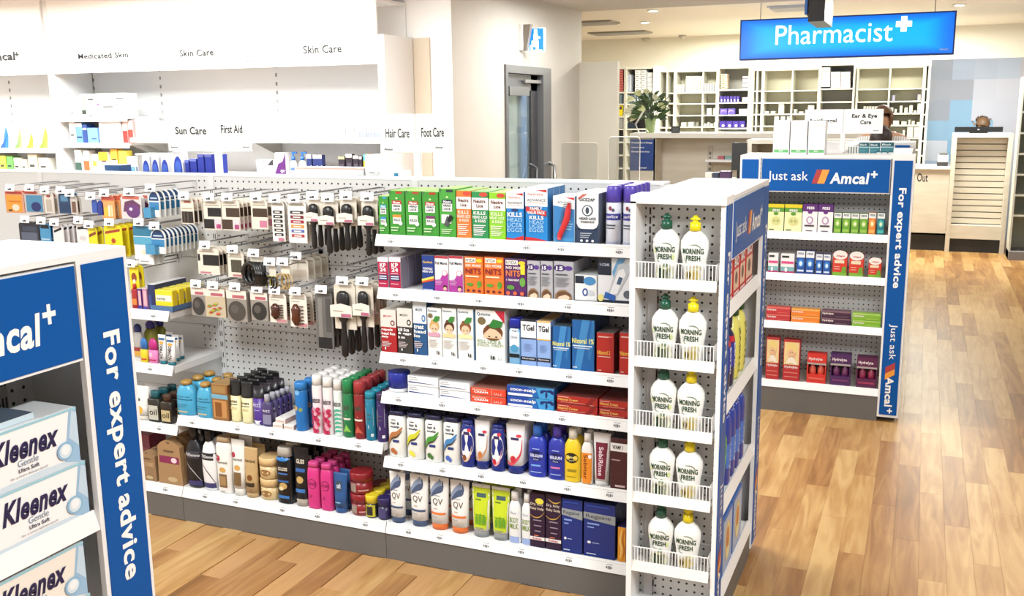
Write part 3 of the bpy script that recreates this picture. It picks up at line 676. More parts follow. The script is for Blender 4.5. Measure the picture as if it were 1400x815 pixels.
for k, yy in enumerate((3.45, 3.57)):
    o = bottle('lemon_bottle', .1, .27, .06, 'e6e070', '1f5a3a', [('T', 'EARTH', .35, .1, .7, .8, '6b7a1e', .05)], 'oval', (.14, .45)); faceX(o, XE-.02, yy, .821, f'yellow bottle with green cap, {["nearer", "farther"][k]} of the pair on aisle shelf two', 'bottle')
for k, yy in enumerate((3.165, 3.24)):
    o = bottle('green_bottle', .07, .27, .055, '2e9a48', '1d6a38', [('e', .5, .4, .3, .2, '7ad07a')], 'waist', (.14, .5)); faceX(o, XE-.02, yy, .468, f'green bottle, {["nearer", "farther"][k]} of the pair on aisle shelf three', 'bottle')
for k, yy in enumerate((3.32, 3.41, 3.5, 3.6)):
    o = bottle('blue_bottle', .08, .28, .055, '2b3f9e', 'c8a860', [('r', .1, .25, .9, .6, '4a78d0'), ('T', 'Fairy', .3, .2, .7, .6, 'cfe0ff', .02)], 'slim', (.1, .35), 'dome'); faceX(o, XE-.02, yy, .468, f'blue bottle with gold cap, {["nearest", "second", "third", "farthest"][k]} of four on aisle shelf three', 'bottle')
for k, (a, b) in enumerate(((3.12, 3.21), (3.225, 3.41), (3.425, 3.61))):
    o = carton('capsule_carton', b-a, .215, .1, '3b69b5', [('r', .05, .05, .95, .95, 'a9bfe0'), ('e', .5, .5, .25, .35, 'e8d088'), ('e', .5, .55, .14, .2, 'c87848'), ('e', .5, .3, .18, .1, 'f2e6b0')]); faceX(o, XE-.02, (a+b)/2, .145, f'blue carton with golden flower, {["nearest", "middle", "farthest"][k]} on the lowest aisle shelf', 'box')

# tissue boxes
kx = [('r', .0, .0, 1, 1, 'fbfbfd'), ('p', [(0, .0), (1, 0), (1, .1), (.6, .13), (.2, .1), (0, .12)], 'd3e4f2'), ('p', [(.84, .1), (1, .0), (1, 1), (.93, 1)], '9ec4e4'), ('p', [(.9, .5), (1, .3), (1, .9), (.95, .95)], 'c8def0'), ('r', 0, .955, 1, 1, '9fd0e0'),
      ('t', 'Kleenex', .14, .44, .80, .84, '1d1d4e', .035, .35), ('t', 'Gentle', .38, .33, .58, .44, '8aa0b8', .0), ('t', 'Ultra Soft', .38, .23, .58, .30, '2c3a5e', .02), ('t', 'for a more delicate touch', .3, .16, .66, .2, '6d7a90', .0), ('e', .845, .3, .085, .16, '8fbcdc'), ('e', .845, .3, .065, .125, 'd8e9f6'), ('e', .845, .32, .045, .09, 'f4fafe')]
kx2 = [('r', 0, 0, 1, 1, 'f6efe6')]+kx[2:]
def tis(yr, z, label, pr, n=2):
    o = carton('tissue_box', .24, .1185, .115, 'fbfbfd', pr, top='f4f9fd', side='b8d4ea'); o.rotation_euler = (0, 0, R90)
    faceX(o, XL-.018, yr-.12, z, label, 'box')
    o2 = clone(o, (XL-.018, yr-.365, z), None, R90); o2['label'] = label.replace('right', 'left'); 
    return o
z0 = .9575
tis(1.43, z0, 'right tissue box, lower of the stack under the blue header', kx); tis(1.42, z0+.119, 'right tissue box, upper of the stack under the blue header', kx)
tis(1.41, .6705, 'right tissue box, lower of the stack on the second tissue shelf', kx2); tis(1.405, .6705+.119, 'right tissue box, upper of the stack on the second tissue shelf', kx2)
for k, yy in enumerate((1.23, 1.0)):
    o = M().box(-.1, .1, 0, .1, 0, .012, mat('cfe3ee', .2), mat('5f7288', .2)).build('flat_pack'); faceX(o, XL-.03, yy, z0+.2385, f'flat grey blue pack lying on the upper {["right", "left"][k]} tissue box', 'pack')

# ================================================================ GOODS ON THE RIGHT BAY
YG = YF+.03
ZS = {1: 1.278+SURF, 2: 1.073+SURF, 3: .819+SURF, 4: .657+SURF, 5: .392+SURF, 6: .112+SURF, 'M2': .445+SURF, 'M1': .112+SURF, 'L4': .905+SURF, 'L3': .665+SURF, 'L2': .395+SURF, 'L1': .112+SURF}
ZS = {k: v-.0035 for k, v in ZS.items()}
def dims(sh, p0, p1, pt, yg=None, gap=.002):
    yg = yg or YG; zs = ZS[sh]; pm_ = pt+40
    a, b = at(p0, pm_, Y=yg).x, at(p1, pm_, Y=yg).x
    return (a+b)/2, b-a-gap, at((p0+p1)/2, pt, Y=yg).z-zs, zs
def C_(sh, p0, p1, pt, col, pr, label, n=1, d=.06, top=None, side=None, name='treatment_carton', cat='box', yg=None, step=None, rough=.35):
    x, w, h, zs = dims(sh, p0, p1, pt, yg); o = carton(name, w, h, d, col, pr, top, side, rough)
    return row(o, (x, yg or YG, zs), (0, step or d+.002, 0), n, label, cat)
def B_(fn, sh, p0, p1, pt, label, n=1, cat='bottle', name=None, step=None, yg=None, **k):
    x, w, h, zs = dims(sh, p0, p1, pt, yg, .003); k = dict(k)
    if fn is bottle: o = bottle(name or 'shampoo_bottle', w, h, k.pop('d', w*.6), k.pop('col'), k.pop('cap'), k.pop('pr', ()), **k); dd = w*.75
    elif fn is can: o = can(name or 'spray_can', w, h, k.pop('col'), k.pop('cap'), k.pop('pr', ()), **k); dd = w
    elif fn is tube: o = tube(name or 'squeeze_tube', w, h, k.pop('d', w*.62), k.pop('col'), k.pop('cap'), k.pop('pr', ()), **k); dd = w*.7
    else: o = jar(name or 'jar', w, h, k.pop('col'), k.pop('lid'), k.pop('pr', ()), **k); dd = w
    return row(o, (x, yg or YG, zs), (0, step or dd+.002, 0), n, label, cat)
# top shelf
def moov(band, low):
    return [('r', 0, .93, .15, 1, '4a7a4a'), ('r', .45, .93, .85, .98, band), ('e', .5, .83, .07, .02, 'd8ffb0'), ('r', .2, .54, .8, .78, 'f4f6f2'), ('r', .2, .70, .8, .78, band), ('t', 'Moov', .28, .71, .74, .765, 'ffffff', .04), ('t', 'HEAD', .27, .64, .73, .685, '2d3340', .03), ('t', 'LICE', .3, .57, .7, .615, '2d3340', .03), ('r', .24, .27, .78, .47, 'eef2ea'), ('r', .24, .41, .78, .47, low), ('t', 'KILLS', .3, .33, .72, .385, '2d3340', .03), ('e', .74, .28, .13, .045, 'f4f6f2')]+lines(.12, .7, .1, .22, 2, 'c8e8b8')
G1, G2 = '3f9a35', '4aa83c'
C_(1, 518, 532, 268, G1, moov('3aa0c8', '3a90c8'), 'green head lice carton with blue bands, narrow, leftmost on top shelf', 3, .045, top='9fd05a')
C_(1, 532.5, 554, 260.5, G1, moov('c03a30', 'e8923a'), 'green head lice carton with red corner and orange band, top shelf', 3, .05, top='8fc84e')
C_(1, 554.5, 577, 261, G1, moov('b04a30', 'dfe6da'), 'green head lice carton with brown panel heading, third on top shelf', 3, .05, top='a8d860')
C_(1, 577.5, 600, 262, G1, moov('b83028', '7a2a6a'), 'green head lice carton with purple band, fourth on top shelf', 3, .05, top='8fc84e')
C_(1, 600.5, 623.5, 258, G2, moov('2a3348', '4aa83c')[:8]+[('r', .15, .3, .75, .48, 'eaeee6'), ('p', [(.28, .26), (.55, .22), (.7, .38), (.5, .46)], '50565a'), ('p', [(.5, .36), (.68, .31), (.86, .43), (.66, .49)], '15181c')]+lines(.15, .8, .08, .2, 3, 'c8e8b8'), 'green head lice carton picturing a comb, on top shelf', 3, .05, top='9fd05a')
def neu(c, band='ffffff'):
    return [('r', 0, .62, 1, .87, 'fbfbf8'), ('e', .72, .94, .26, .045, 'd84a3a'), ('t', 'Neutra', .12, .76, .85, .84, '6a2a20', .035), ('t', 'Lice', .3, .67, .7, .74, '6a2a20', .035), ('t', 'KILLS', .12, .52, .85, .59, band, .03), ('t', 'HEAD LICE', .06, .44, .94, .5, band, .03), ('t', '& EGGS', .2, .36, .85, .42, band, .03)]+lines(.12, .85, .08, .32, 6, band)
C_(1, 624, 644.5, 260.5, 'f28238', neu('f28238', 'fff0e0'), 'orange and white lice egg carton on top shelf', 3, .055, top='8cc84a')
C_(1, 645, 668, 262, '2c9656', neu('2c9656'), 'dark green and white lice carton beside the lime one', 3, .055, top='7ac85a')
C_(1, 668.5, 691.5, 263.5, '92d62e', neu('92d62e', 'f6ffd8'), 'lime green and white lice carton on top shelf', 3, .055, top='a8dc50')
adv = [('r', 0, .66, 1, 1, 'fbfbfb'), ('t', 'Neutralice', .12, .86, .8, .91, 'd05040', .01), ('t', 'ADVANCE', .08, .75, .92, .8, '555a60', .01), ('p', [(.5, .96), (.96, .97), (.96, .92)], 'd02828'), ('r', .1, .72, .9, .728, 'c89a90'), ('e', .5, .63, .2, .03, '2a3a70'), ('p', [(0, 0), (1, 0), (1, .12), (.4, .05), (0, .07)], 'd02a2e')]
C_(1, 692, 716.5, 262, '1a8ad8', adv+[('t', 'KILLS', .08, .49, .92, .585, 'ffffff', .05), ('t', 'HEAD', .08, .39, .92, .47, 'b8e4ff', .0), ('t', 'LICE&', .08, .29, .92, .37, 'b8e4ff', .0), ('t', 'EGGS', .08, .19, .92, .27, 'b8e4ff', .0)], 'blue and white lice carton without a red banner on top shelf', 3, .055, top='f0f4f8', side='1f7ec4')
C_(1, 718, 749, 257, '1a8ad8', adv[:6]+[('p', [(0, .0), (1, 0), (1, .03), (.4, .08), (0, .09)], 'd02a2e'), ('p', [(.04, .56), (.04, .66), (.96, .58), (.96, .48)], 'd02a2e'), ('t', 'FAMILY', .22, .59, .78, .65, 'ffffff', .03), ('t', 'VALUE PACK', .1, .52, .9, .575, 'ffffff', .03), ('t', 'KILLS', .2, .42, .84, .49, 'ffffff', .05), ('t', 'HEAD', .2, .34, .84, .405, 'b8e4ff', 0), ('t', 'LICE&', .2, .265, .84, .33, 'b8e4ff', 0), ('t', 'EGGS', .2, .19, .84, .255, 'b8e4ff', 0)], 'large blue and white lice carton with red value pack banner', 3, .06, top='f0f4f8', side='1f7ec4')
cx_, cw_, ch_, cz_ = dims(1, 756, 786, 268)
o = carton('comb_pack', cw_, ch_, .05, '3a86c8', [('p', [(0, .8), (0, 1), (1, 1), (1, .72)], 'f4f6fa'), ('t', 'ADVANCE', .2, .84, .86, .89, '68707a', .01), ('p', [(.55, .97), (.98, .97), (.98, .92)], 'd02828'), ('r', .02, .03, .98, .12, '4a98d0')]+lines(.6, .92, .28, .5, 4, '9fd0f0'), top='eef2f6', side='a8c8e0')
cm = M(); pts = [(.78, .86), (.72, .7), (.66, .52), (.5, .34), (.34, .18), (.3, .08)]
cm.tube([((u-.5)*cw_, -.006, v*ch_) for u, v in pts], [.005, .011, .012, .011, .010, .007], mat('d83236', .3), 8)
for k in range(9):
    u, v = .78-.022*k-.04, .84-.05*k; cm.tube([((u-.5)*cw_, -.006, v*ch_), ((u-.26-.5)*cw_, -.006, (v-.02)*ch_)], .0012, mat('5a6068', .3), 4)
cm.build('red_comb', o, local=True)
row(o, (cx_, YG, cz_), (0, .06, 0), 2, 'clear front pack showing a red nit comb on blue card', 'pack')
C_(1, 787.5, 819, 264, 'f2f4f6', [('r', 0, 0, 1, .3, '2c3e5c'), ('p', [(0, .3), (0, .42), (.1, .33), (.35, .27), (.65, .27), (.9, .33), (1, .42), (1, .3)], '2c3e5c'), ('p', [(.06, .9), (.3, .98), (.5, .98), (.12, .87)], 'c86a60'), ('t', 'LICEZAP', .16, .84, .82, .9, '20242a', .02), ('e', .5, .66, .24, .11, '4a5a6a'), ('e', .5, .66, .19, .09, 'f2f4f6'), ('e', .5, .66, .08, .07, '3c4a5c'), ('t', 'HEAD LICE', .14, .48, .88, .53, '20303c', .03), ('t', 'treatment', .2, .42, .82, .465, '20303c', .02), ('e', .25, .07, .06, .025, 'ffffff'), ('e', .5, .07, .06, .025, 'ffffff'), ('e', .75, .07, .06, .025, 'ffffff')]+lines(.2, .7, .12, .24, 3, 'b8c4d4'), 'white and navy lice treatment carton with round emblem', 4, .05, top='f0f2f4', side='6a7484')
sp = [('r', 0, .57, 1, .72, '3b3f96'), ('t', 'parlice', .12, .6, .88, .69, 'ffffff', .01), ('e', .4, .84, .1, .05, '8a3048'), ('e', .6, .8, .1, .04, '5a4a6a'), ('r', .1, .44, .75, .47, '4a5060'), ('r', .1, .38, .7, .4, '4a5060'), ('r', 0, .02, 1, .08, 'b8bcd4')]
B_(can, 1, 825.5, 847, 254, 'white spray can with violet cap, left of the two', 4, 'spray can', col='dfe2ee', cap='5a48b4', pr=sp, capf=.26, capw=1)
B_(can, 1, 849, 870, 254, 'white spray can with violet cap against the end unit', 4, 'spray can', col='dfe2ee', cap='5a48b4', pr=sp, capf=.26, capw=1)
# second shelf
kp = [('r', 0, .86, 1, 1, 'f4f2f4'), ('t', 'KP', .22, .68, .78, .82, 'ffffff', .05), ('t', '24', .22, .54, .78, .67, 'ffffff', .05), ('r', .1, .26, .9, .44, '202a5c'), ('r', .16, .3, .84, .34, 'd8dcf0'), ('r', .16, .37, .84, .41, 'd8dcf0'), ('r', .15, .14, .8, .17, 'f0b0c0'), ('r', .15, .47, .8, .5, 'f0b0c0')]
C_(2, 517, 532, 352, 'b81c4a', kp, 'crimson lice carton with white KP lettering, left one', 5, .058, top='d8d0d8', side='9a94a4')
C_(2, 532.5, 549, 352, 'b81c4a', kp, 'crimson lice carton with white KP lettering, right one', 5, .058, top='d8d0d8', side='9a94a4')
C_(2, 577, 594, 349, '1c3c8c', [('t', 'Quellada', .1, .77, .9, .84, 'f0c850', .02), ('t', 'CONTROLS', .12, .6, .88, .66, 'ffffff', .03), ('t', 'HEAD LICE', .08, .52, .92, .58, 'ffffff', .03), ('p', [(0, .26), (0, .33), (1, .43), (1, .36)], 'f2e060'), ('p', [(0, .22), (0, .27), (1, .37), (1, .31)], 'e05a30'), ('r', .1, .03, .9, .06, 'b8c4e8')], 'dark blue lice carton with yellow stripe', 4, .05, top='6a7080')
fm = [('r', 0, .93, 1, 1, 'b83a48'), ('t', 'Full Marks', .06, .76, .94, .84, '20303a', .02), ('p', [(0, 0), (1, 0), (1, .52), (.6, .5), (.4, .36), (0, .34)], 'b03aa0'), ('e', .74, .53, .2, .08, 'd83a50'), ('e', .74, .53, .17, .068, 'f8f0f4'), ('e', .76, .14, .16, .06, '3a2420'), ('e', .76, .1, .13, .05, 'f0c0a0')]+lines(.08, .6, .2, .36, 4, 'e0a0d8')
C_(2, 594.5, 613.5, 350, 'f6f2f6', fm, 'white and magenta lice carton, left of the pair', 4, .05, top='b0a8ac')
C_(2, 614, 633.5, 350, 'f6f2f6', fm, 'white and magenta lice carton, right of the pair', 4, .05, top='b0a8ac')
ny = lambda c, yel: [('r', .06, .84, .62, .96, 'fbf6ee'), ('t', 'NYDA', .09, .86, .58, .94, '2a2a30', .01), ('e', .8, .9, .16, .05, yel), ('t', 'NO MORE', .08, .73, .9, .8, 'fff6e8', .03), ('e', .8, .28, .12, .09, '5a9a30'), ('e', .74, .2, .06, .03, '7ab83a'), ('e', .3, .26, .18, .045, '5a9a30'), ('e', .2, .1, .08, .035, '6a2030'), ('e', .5, .1, .08, .035, '6a2030'), ('e', .8, .1, .08, .035, '6a2030')]
C_(2, 635, 661, 351, 'f27a2e', ny('f', 'f0d030')+[('t', 'NITS', .08, .54, .9, .7, '8a1a30', .02), ('r', .1, .46, .8, .5, 'ffe0c0')], 'orange nits carton, left of the two orange ones', 4, .05, top='c86a40')
C_(2, 662, 689, 351.5, 'f27a2e', ny('f', 'f0d030')+[('t', 'NITS', .08, .54, .9, .7, '8a1a30', .02), ('r', .1, .46, .8, .5, 'ffe0c0')], 'orange nits carton, right of the two orange ones', 4, .05, top='c86a40')
C_(2, 689.5, 720, 354, '5a2468', [q for q in ny('f', 'f0d030')[:4]]+[('t', 'NITS', .08, .54, .72, .7, 'f08a40', .02), ('r', .75, .6, .95, .86, 'e8d830'), ('t', '1 TREATMENT', .1, .42, .7, .47, 'ffffff', .02), ('e', .84, .4, .13, .12, '6aa848'), ('e', .3, .25, .18, .06, '5a9a40'), ('e', .18, .1, .09, .05, 'e86a40'), ('e', .5, .1, .09, .05, 'e86a40'), ('e', .82, .1, .09, .05, 'e86a40')], 'purple nits carton with orange lettering', 4, .05, top='6a5878')
hd = [('e', .3, .82, .3, .085, '3c2468'), ('e', .75, .82, .2, .06, '5a3a90'), ('t', '15', .12, .77, .46, .86, 'ffffff', .05), ('p', [(.05, .0), (.08, .16), (.3, .26), (.6, .27), (.88, .16), (.95, 0)], '9a7a58'), ('e', .5, .07, .3, .08, 'ecd2b8'), ('p', [(.12, .04), (.2, .2), (.5, .24), (.85, .18), (.9, .1), (.6, .15), (.3, .1)], '6a4a30'), ('r', .1, .64, .7, .67, '50545c')]+lines(.1, .8, .34, .6, 6, '8d9098')
C_(2, 720.5, 738.5, 356, 'b6b6bc', hd, 'grey hair treatment carton with number 15, left narrow one', 4, .05, top='3c3a50')
C_(2, 739, 756, 356.5, 'b6b6bc', hd, 'grey hair treatment carton with number 15, right narrow one', 4, .05, top='3c3a50')
C_(2, 757, 784.5, 357, 'b6b6bc', hd, 'wide grey hair treatment carton with number 15', 4, .05, top='3c3a50')
C_(2, 785.5, 816, 376, 'f2f4f6', [('r', .02, .68, .42, .96, '1a2436'), ('e', .68, .78, .28, .16, '4a90c8'), ('e', .48, .36, .13, .15, '2a50a0'), ('e', .48, .36, .07, .09, 'f2f4f6'), ('r', .0, .0, 1, .06, '202838'), ('e', .75, .35, .15, .1, 'd0d8e0')], 'white low carton picturing a blue electric comb', 2, .08, top='e4e8ea', name='device_carton')
C_(2, 817, 862, 353, 'eceff4', [('r', 0, .62, .42, 1, '1b2436'), ('r', 0, 0, 1, .08, '1b2436'), ('p', [(.45, .7), (.62, 1), (.86, 1), (.5, .55)], '6aa8d8'), ('p', [(.3, .16), (.62, .86), (.86, .92), (.98, .84), (.98, .7), (.62, .2)], 'c4cad0'), ('p', [(.36, .2), (.64, .74), (.8, .78), (.86, .66), (.6, .22)], 'f2f4f8'), ('p', [(.58, .44), (.66, .6), (.78, .58), (.7, .42)], '46607c'), ('p', [(.2, .12), (.24, .26), (.56, .18), (.54, .06)], '2a62b8'), ('e', .92, .22, .12, .09, '5a6470'), ('e', .1, .12, .09, .08, 'f0e48a'), ('t', 'V-COMB', .06, .82, .36, .88, 'c8d4e8', .02)], 'large white carton picturing a silver electric comb', 1, .09, top='d8dce0', name='device_carton')
# third shelf
m3 = lambda c, e_, tx: [('r', 0, .6, 1, 1, 'e2ddd6' if c != '24567c' else 'dfe8f0'), ('t', 'MOOV', .2, .82, .72, .88, 'c04038' if c == 'b01c24' else '2c2c30', .03), ('e', .78, .7, .14, .07, e_), ('r', .06, .5, .9, .56, 'ffffff'), ('r', .06, .42, .8, .48, 'ffffff'), ('r', .06, .34, .5, .4, 'ffffff')]
def m3t(c, e_, a, b, c2):
    return [('r', 0, .6, 1, 1, 'e4dfd8' if c != '24568a' else 'e2ebf2'), ('t', 'MOOV', .2, .83, .72, .88, 'c04038' if c == 'b01c24' else '2c2c30', .03), ('e', .78, .7, .14, .065, e_), ('e', .78, .7, .07, .035, 'e8e2da'), ('t', a, .06, .5, .78, .575, 'ffffff', .03), ('t', b, .06, .42, .94, .485, 'ffffff', .03), ('t', c2, .06, .34, .5, .4, 'ffffff', .03)]+lines(.08, .7, .14, .28, 4, 'd8c8c8')+[('e', .3, .1, .04, .03, 'ffffff')]
C_(3, 521, 542.5, 424, 'b01c24', m3t('b01c24', '7a2838', 'repels', 'head lice', 'daily'), 'red and grey lice repellent carton, leftmost on third shelf', 3, .05, top='d8d0c8')
C_(3, 543.5, 564.5, 422, '3a3634', m3t('3a3634', '1a1a1a', 'kill lice', '& eggs', 'in one'), 'black and white lice carton on third shelf', 3, .05, top='d8d4cc')
C_(3, 565, 584, 413, '24568a', m3t('24568a', '3a80c0', 'treat', 'head', 'lice'), 'blue and white tall lice carton on third shelf', 3, .05, top='d4d8dc')
def qn(c, hair, sk='eec9a8', col='d06a50'):
    return [('t', 'Quitnits', .06, .91, .7, .96, '2c5a78', .02), ('e', .5, .63, .36, .12, hair), ('e', .5, .585, .26, .09, sk), ('p', [(.2, .66), (.3, .76), (.6, .78), (.82, .66), (.6, .7), (.4, .7)], hair), ('e', .4, .575, .04, .012, '4a3428'), ('e', .62, .575, .04, .012, '4a3428'), ('p', [(.42, .74), (.6, .84), (.92, .84), (.86, .75), (.62, .71)], '3d8a3a')]+([('e', .24, .84, .17, .05, '7a6a48')] if c else [])+[('r', .08, .42, .9, .5, col)]+lines(.1, .8, .2, .38, 5, 'd8d4d0')+[('r', .66, .07, .72, .14, '2c2c2c'), ('r', .78, .06, .86, .13, '2c2c2c')]
C_(3, 584.5, 604, 421, 'f7f7f4', qn(1, 'd8b070', col='d8a0b8'), 'white nit treatment carton with blond child and round seal', 3, .05, top='e8e8e4')
C_(3, 604.5, 624.5, 421.5, 'f7f7f4', qn(0, '5a3420', col='f0d8a0'), 'white nit treatment carton with dark haired child', 3, .05, top='e8e8e4')
C_(3, 625.5, 648, 422.5, 'f7f7f4', qn(0, '8a5a38', col='f4f0b0'), 'white nit treatment carton with brown haired child', 3, .05, top='e8e8e4', side='7aa0c0')
C_(3, 650, 690.5, 424.5, 'f7f7f4', [('t', 'Quitnits', .06, .88, .52, .95, '2c5a78', .02), ('p', [(.66, 1), (1, 1), (1, .76)], 'c0203a'), ('e', .22, .79, .14, .075, '7a6a48'), ('e', .6, .58, .34, .16, '7a4a2c'), ('p', [(.28, .47), (.34, .62), (.6, .7), (.84, .62), (.92, .47)], 'eec9a8'), ('p', [(.3, .55), (.4, .72), (.62, .76), (.84, .68), (.9, .55), (.7, .64), (.5, .66)], '6a3c22'), ('e', .48, .5, .04, .014, '3a2418'), ('e', .72, .5, .04, .014, '3a2418'), ('p', [(.46, .7), (.62, .84), (.96, .8), (.9, .7), (.66, .66)], '2f7f34'), ('t', 'KILL LICE &', .08, .37, .88, .44, '4f8a3a', .0), ('t', 'EGGS, FAST!', .08, .3, .96, .36, '4f8a3a', .0), ('r', .52, .06, .56, .14, '3a4a50'), ('r', .6, .06, .66, .13, '3a4a50'), ('t', '3 x', .78, .06, .92, .1, '8a8a88', .02)], 'large white lice carton with leaf and red corner', 2, .06, top='e8e8e4')
B_(bottle, 3, 695, 711.5, 436, 'light blue therapy bottle with royal blue cap on third shelf', 2, 'bottle', col='7fb4dc', cap='1c2ea8', capf=(.2, .98), capshape='wide', shape='straight', pr=[('r', .08, .5, .92, .98, 'eef4fa'), ('t', 'Tgel', .3, .88, .7, .95, '20303c', .02), ('t', 'Daily', .2, .7, .8, .79, '4a6a88', .0), ('r', .05, .2, .95, .3, '101820'), ('e', .5, .45, .3, .1, '4a9ac8')], e=5)
tg = lambda ye: [('r', .0, .6, 1, 1, 'f4f6f8'), ('r', 0, .96, 1, 1, ye), ('t', 'TGel', .12, .76, .88, .89, '16181c', .03), ('r', 0, .585, 1, .61, '20242c' if ye == '20242c' else 'e8b84a'), ('r', 0, .12, 1, .2, '14161c'), ('t', 'Neutrogena', .1, .135, .9, .185, 'd8dce8', .02)]+lines(.2, .75, .32, .5, 5, '8aa8e0')
C_(3, 712, 733.5, 437, '8fb0e8', tg('20242c'), 'pale blue and white gel carton with black band', 3, .05, top='2a2e38')
C_(3, 734, 753, 439, '8fb0e8', tg('e8c080'), 'pale blue and white gel carton with yellow band', 3, .05, top='c8a878')
nz = lambda: [('p', [(.45, 1), (.8, 1), (.4, 0), (.1, 0)], '3f8ac8'), ('p', [(.9, 1), (1, 1), (1, .6), (.8, .2), (.7, .3)], '2a74b4'), ('t', 'Nizoral 1%', .02, .54, .98, .64, 'ece884', .03), ('r', .04, .48, .9, .505, 'd8e4f0'), ('r', .1, .44, .8, .46, 'b8cce4'), ('r', .05, .06, .25, .08, 'd8e4f0')]
C_(3, 755, 780.5, 446, '1b62a8', nz(), 'blue dandruff shampoo carton, shorter left one', 3, .055, top='4a5a68', side='1a3a6c')
C_(3, 781.5, 813, 437.5, '1b62a8', nz(), 'blue dandruff shampoo carton, taller right one', 3, .06, top='4a5a68', side='16305c')
nr = [('t', 'Nizoral 2%', .06, .46, .94, .56, 'f0b848', .03), ('r', .1, .88, .9, .91, 'e8c0b8'), ('r', .1, .4, .85, .42, 'e8c0b8'), ('p', [(.7, .9), (1, .9), (1, 0), (.9, 0)], 'a82420'), ('r', .1, .06, .3, .08, 'e8c0b8')]
C_(3, 815, 839.5, 455, 'b82a22', nr, 'red dandruff shampoo carton, left of the two', 2, .055, top='70686a', side='7c1c1c')
C_(3, 846, 869, 455, 'b82a22', nr, 'red dandruff shampoo carton, cut off by end unit', 2, .055, top='70686a', side='7c1c1c')
# fourth shelf
B_(jar, 4, 526, 553.5, 511, 'blue lidded white jar alone on the fourth shelf', 1, 'jar', col='eef0f6', lid='1f2f9c', lidf=.78, pr=[])
def lay(sh, p0, p1, pt, col, pr, label, nst=2, nd=1, d=.1, top=None, side=None, name='cream_carton'):
    x, w, h, zs = dims(sh, p0, p1, pt); hh = h/nst-.001; o = carton(name, w, hh, d, col, pr, top, side); g = 'stack of '+label; k = 0
    for j in range(nd):
        for i in range(nst):
            lb = f'{label}, {(["lower", "upper"] if nst == 2 else ["bottom", "middle", "top"])[i]} of the stack' + ('' if j == 0 else ', rear stack')
            q = o if k == 0 else clone(o, (0, 0, 0)); q.location = (x, YG+j*(d+.004), zs+i*(hh+.0012)); setl(q, lb, 'box', g); k += 1
eg = [('r', .05, .8, .3, .86, '8a8a98'), ('r', .05, .6, .35, .66, '9a9aa8'), ('p', [(.04, .3), (.04, .42), (.9, .28), (.9, .26)], '23408c')]
lay(4, 558, 600, 515, 'f6f6f8', eg, 'white cream carton with navy line, left', 2, 2, .12, top='cfcfd2')
lay(4, 601, 643, 522, 'f6f6f8', eg, 'white cream carton with navy line, right', 2, 2, .12, top='cfcfd2')
lay(4, 644, 692, 531, 'e8492e', [('t', 'ELOCON', .05, .62, .45, .82, 'f8d8c0', .04), ('t', 'CREAM', .1, .28, .5, .56, 'ffffff', .04), ('r', .6, .1, .61, .9, 'f8c8b8'), ('t', 'SALE', .66, .2, .9, .5, 'f8b8a8', .02)], 'orange red flat carton', 2, 2, .1, top='a86a5c')
lay(4, 693.5, 757.5, 529, '1668b8', [('p', [(0, 0), (.55, 0), (.45, 1), (0, 1)], '1a48a8'), ('t', 'coco-scalp', .07, .44, .62, .82, 'ffffff', .03, .15), ('r', .02, .08, .55, .3, 'f4f6fa'), ('p', [(.7, .0), (1, 0), (1, 1), (.62, 1)], '3f9cd8'), ('s', [(.84, .1), (.85, .4), (.84, .7)], .02, '182a70'), ('s', [(.74, .5), (.78, .78), (.86, .74), (.94, .8), (.98, .5)], .06, '182a70'), ('s', [(.76, .82), (.84, .74), (.95, .92)], .05, '182a70')], 'blue scalp cream carton with palm tree', 2, 2, .09, top='5a7a9c', side='2a5a9c')
nc = [('t', 'Nizoral Cream', .03, .38, .52, .66, 'f0c060', .03), ('r', .03, .76, .3, .84, 'e8b0a0'), ('p', [(.68, 0), (.8, 0), (.98, 1), (.86, 1)], '8c1c1c'), ('r', .1, .2, .7, .25, 'e8a090'), ('r', .82, .08, .92, .14, 'e8b0a0')]
lay(4, 761, 817, 542, 'b02820', nc, 'dark red flat cream carton, left', 2, 2, .09, top='7a3430')
lay(4, 818.5, 869, 548, 'b02820', nc, 'dark red flat cream carton, right', 2, 2, .09, top='7a3430')
# fifth shelf
def hs(c, e_): return [('t', 'hair &', .25, .78, .75, .85, '1c2a4c', .03), ('t', 'scalp', .22, .69, .76, .76, '1c2a4c', .03), ('r', .3, .88, .55, .9, '3c3c48'), ('s', [(.05, .3), (.25, .5), (.6, .56), (.9, .72)], .06, c), ('s', [(.02, .24), (.3, .44), (.62, .5), (.9, .64)], .018, '4a4038'), ('r', .35, .36, .72, .42, '2a3c80'), ('e', .35, .16, .14, .06, e_), ('e', .5, .12, .1, .05, e_)]
for k, (a, b, c, e_, nm) in enumerate(((529, 552.5, 'b87a4a', 'b86a3a', 'brown'), (554, 577, 'd8d83a', 'e8e050', 'yellow'), (579, 602, '4a9a3a', '4a7a38', 'green'), (604, 627, '4a8ac8', '4a6ac0', 'blue'))):
    B_(bottle, 5, a, b, 563+3*k, f'white oat bottle with {nm} swirl and navy top on shelf five', 3, 'bottle', col='f4f4f0', cap='23264e', capf=(.08, .98), capshape='wide', shape='straight', pr=hs(c, e_), e=3, d=.05)
hp = lambda c, e_: [('e', .5, .55, .46, .34, 'f6f6f8'), ('r', .3, .75, .7, .82, '3a3060'), ('e', .7, .86, .14, .04, 'd83a50'), ('s', [(.1, .28), (.35, .16), (.7, .24), (.85, .5)], .03, c), ('e', .35, .22, .14, .07, e_)]
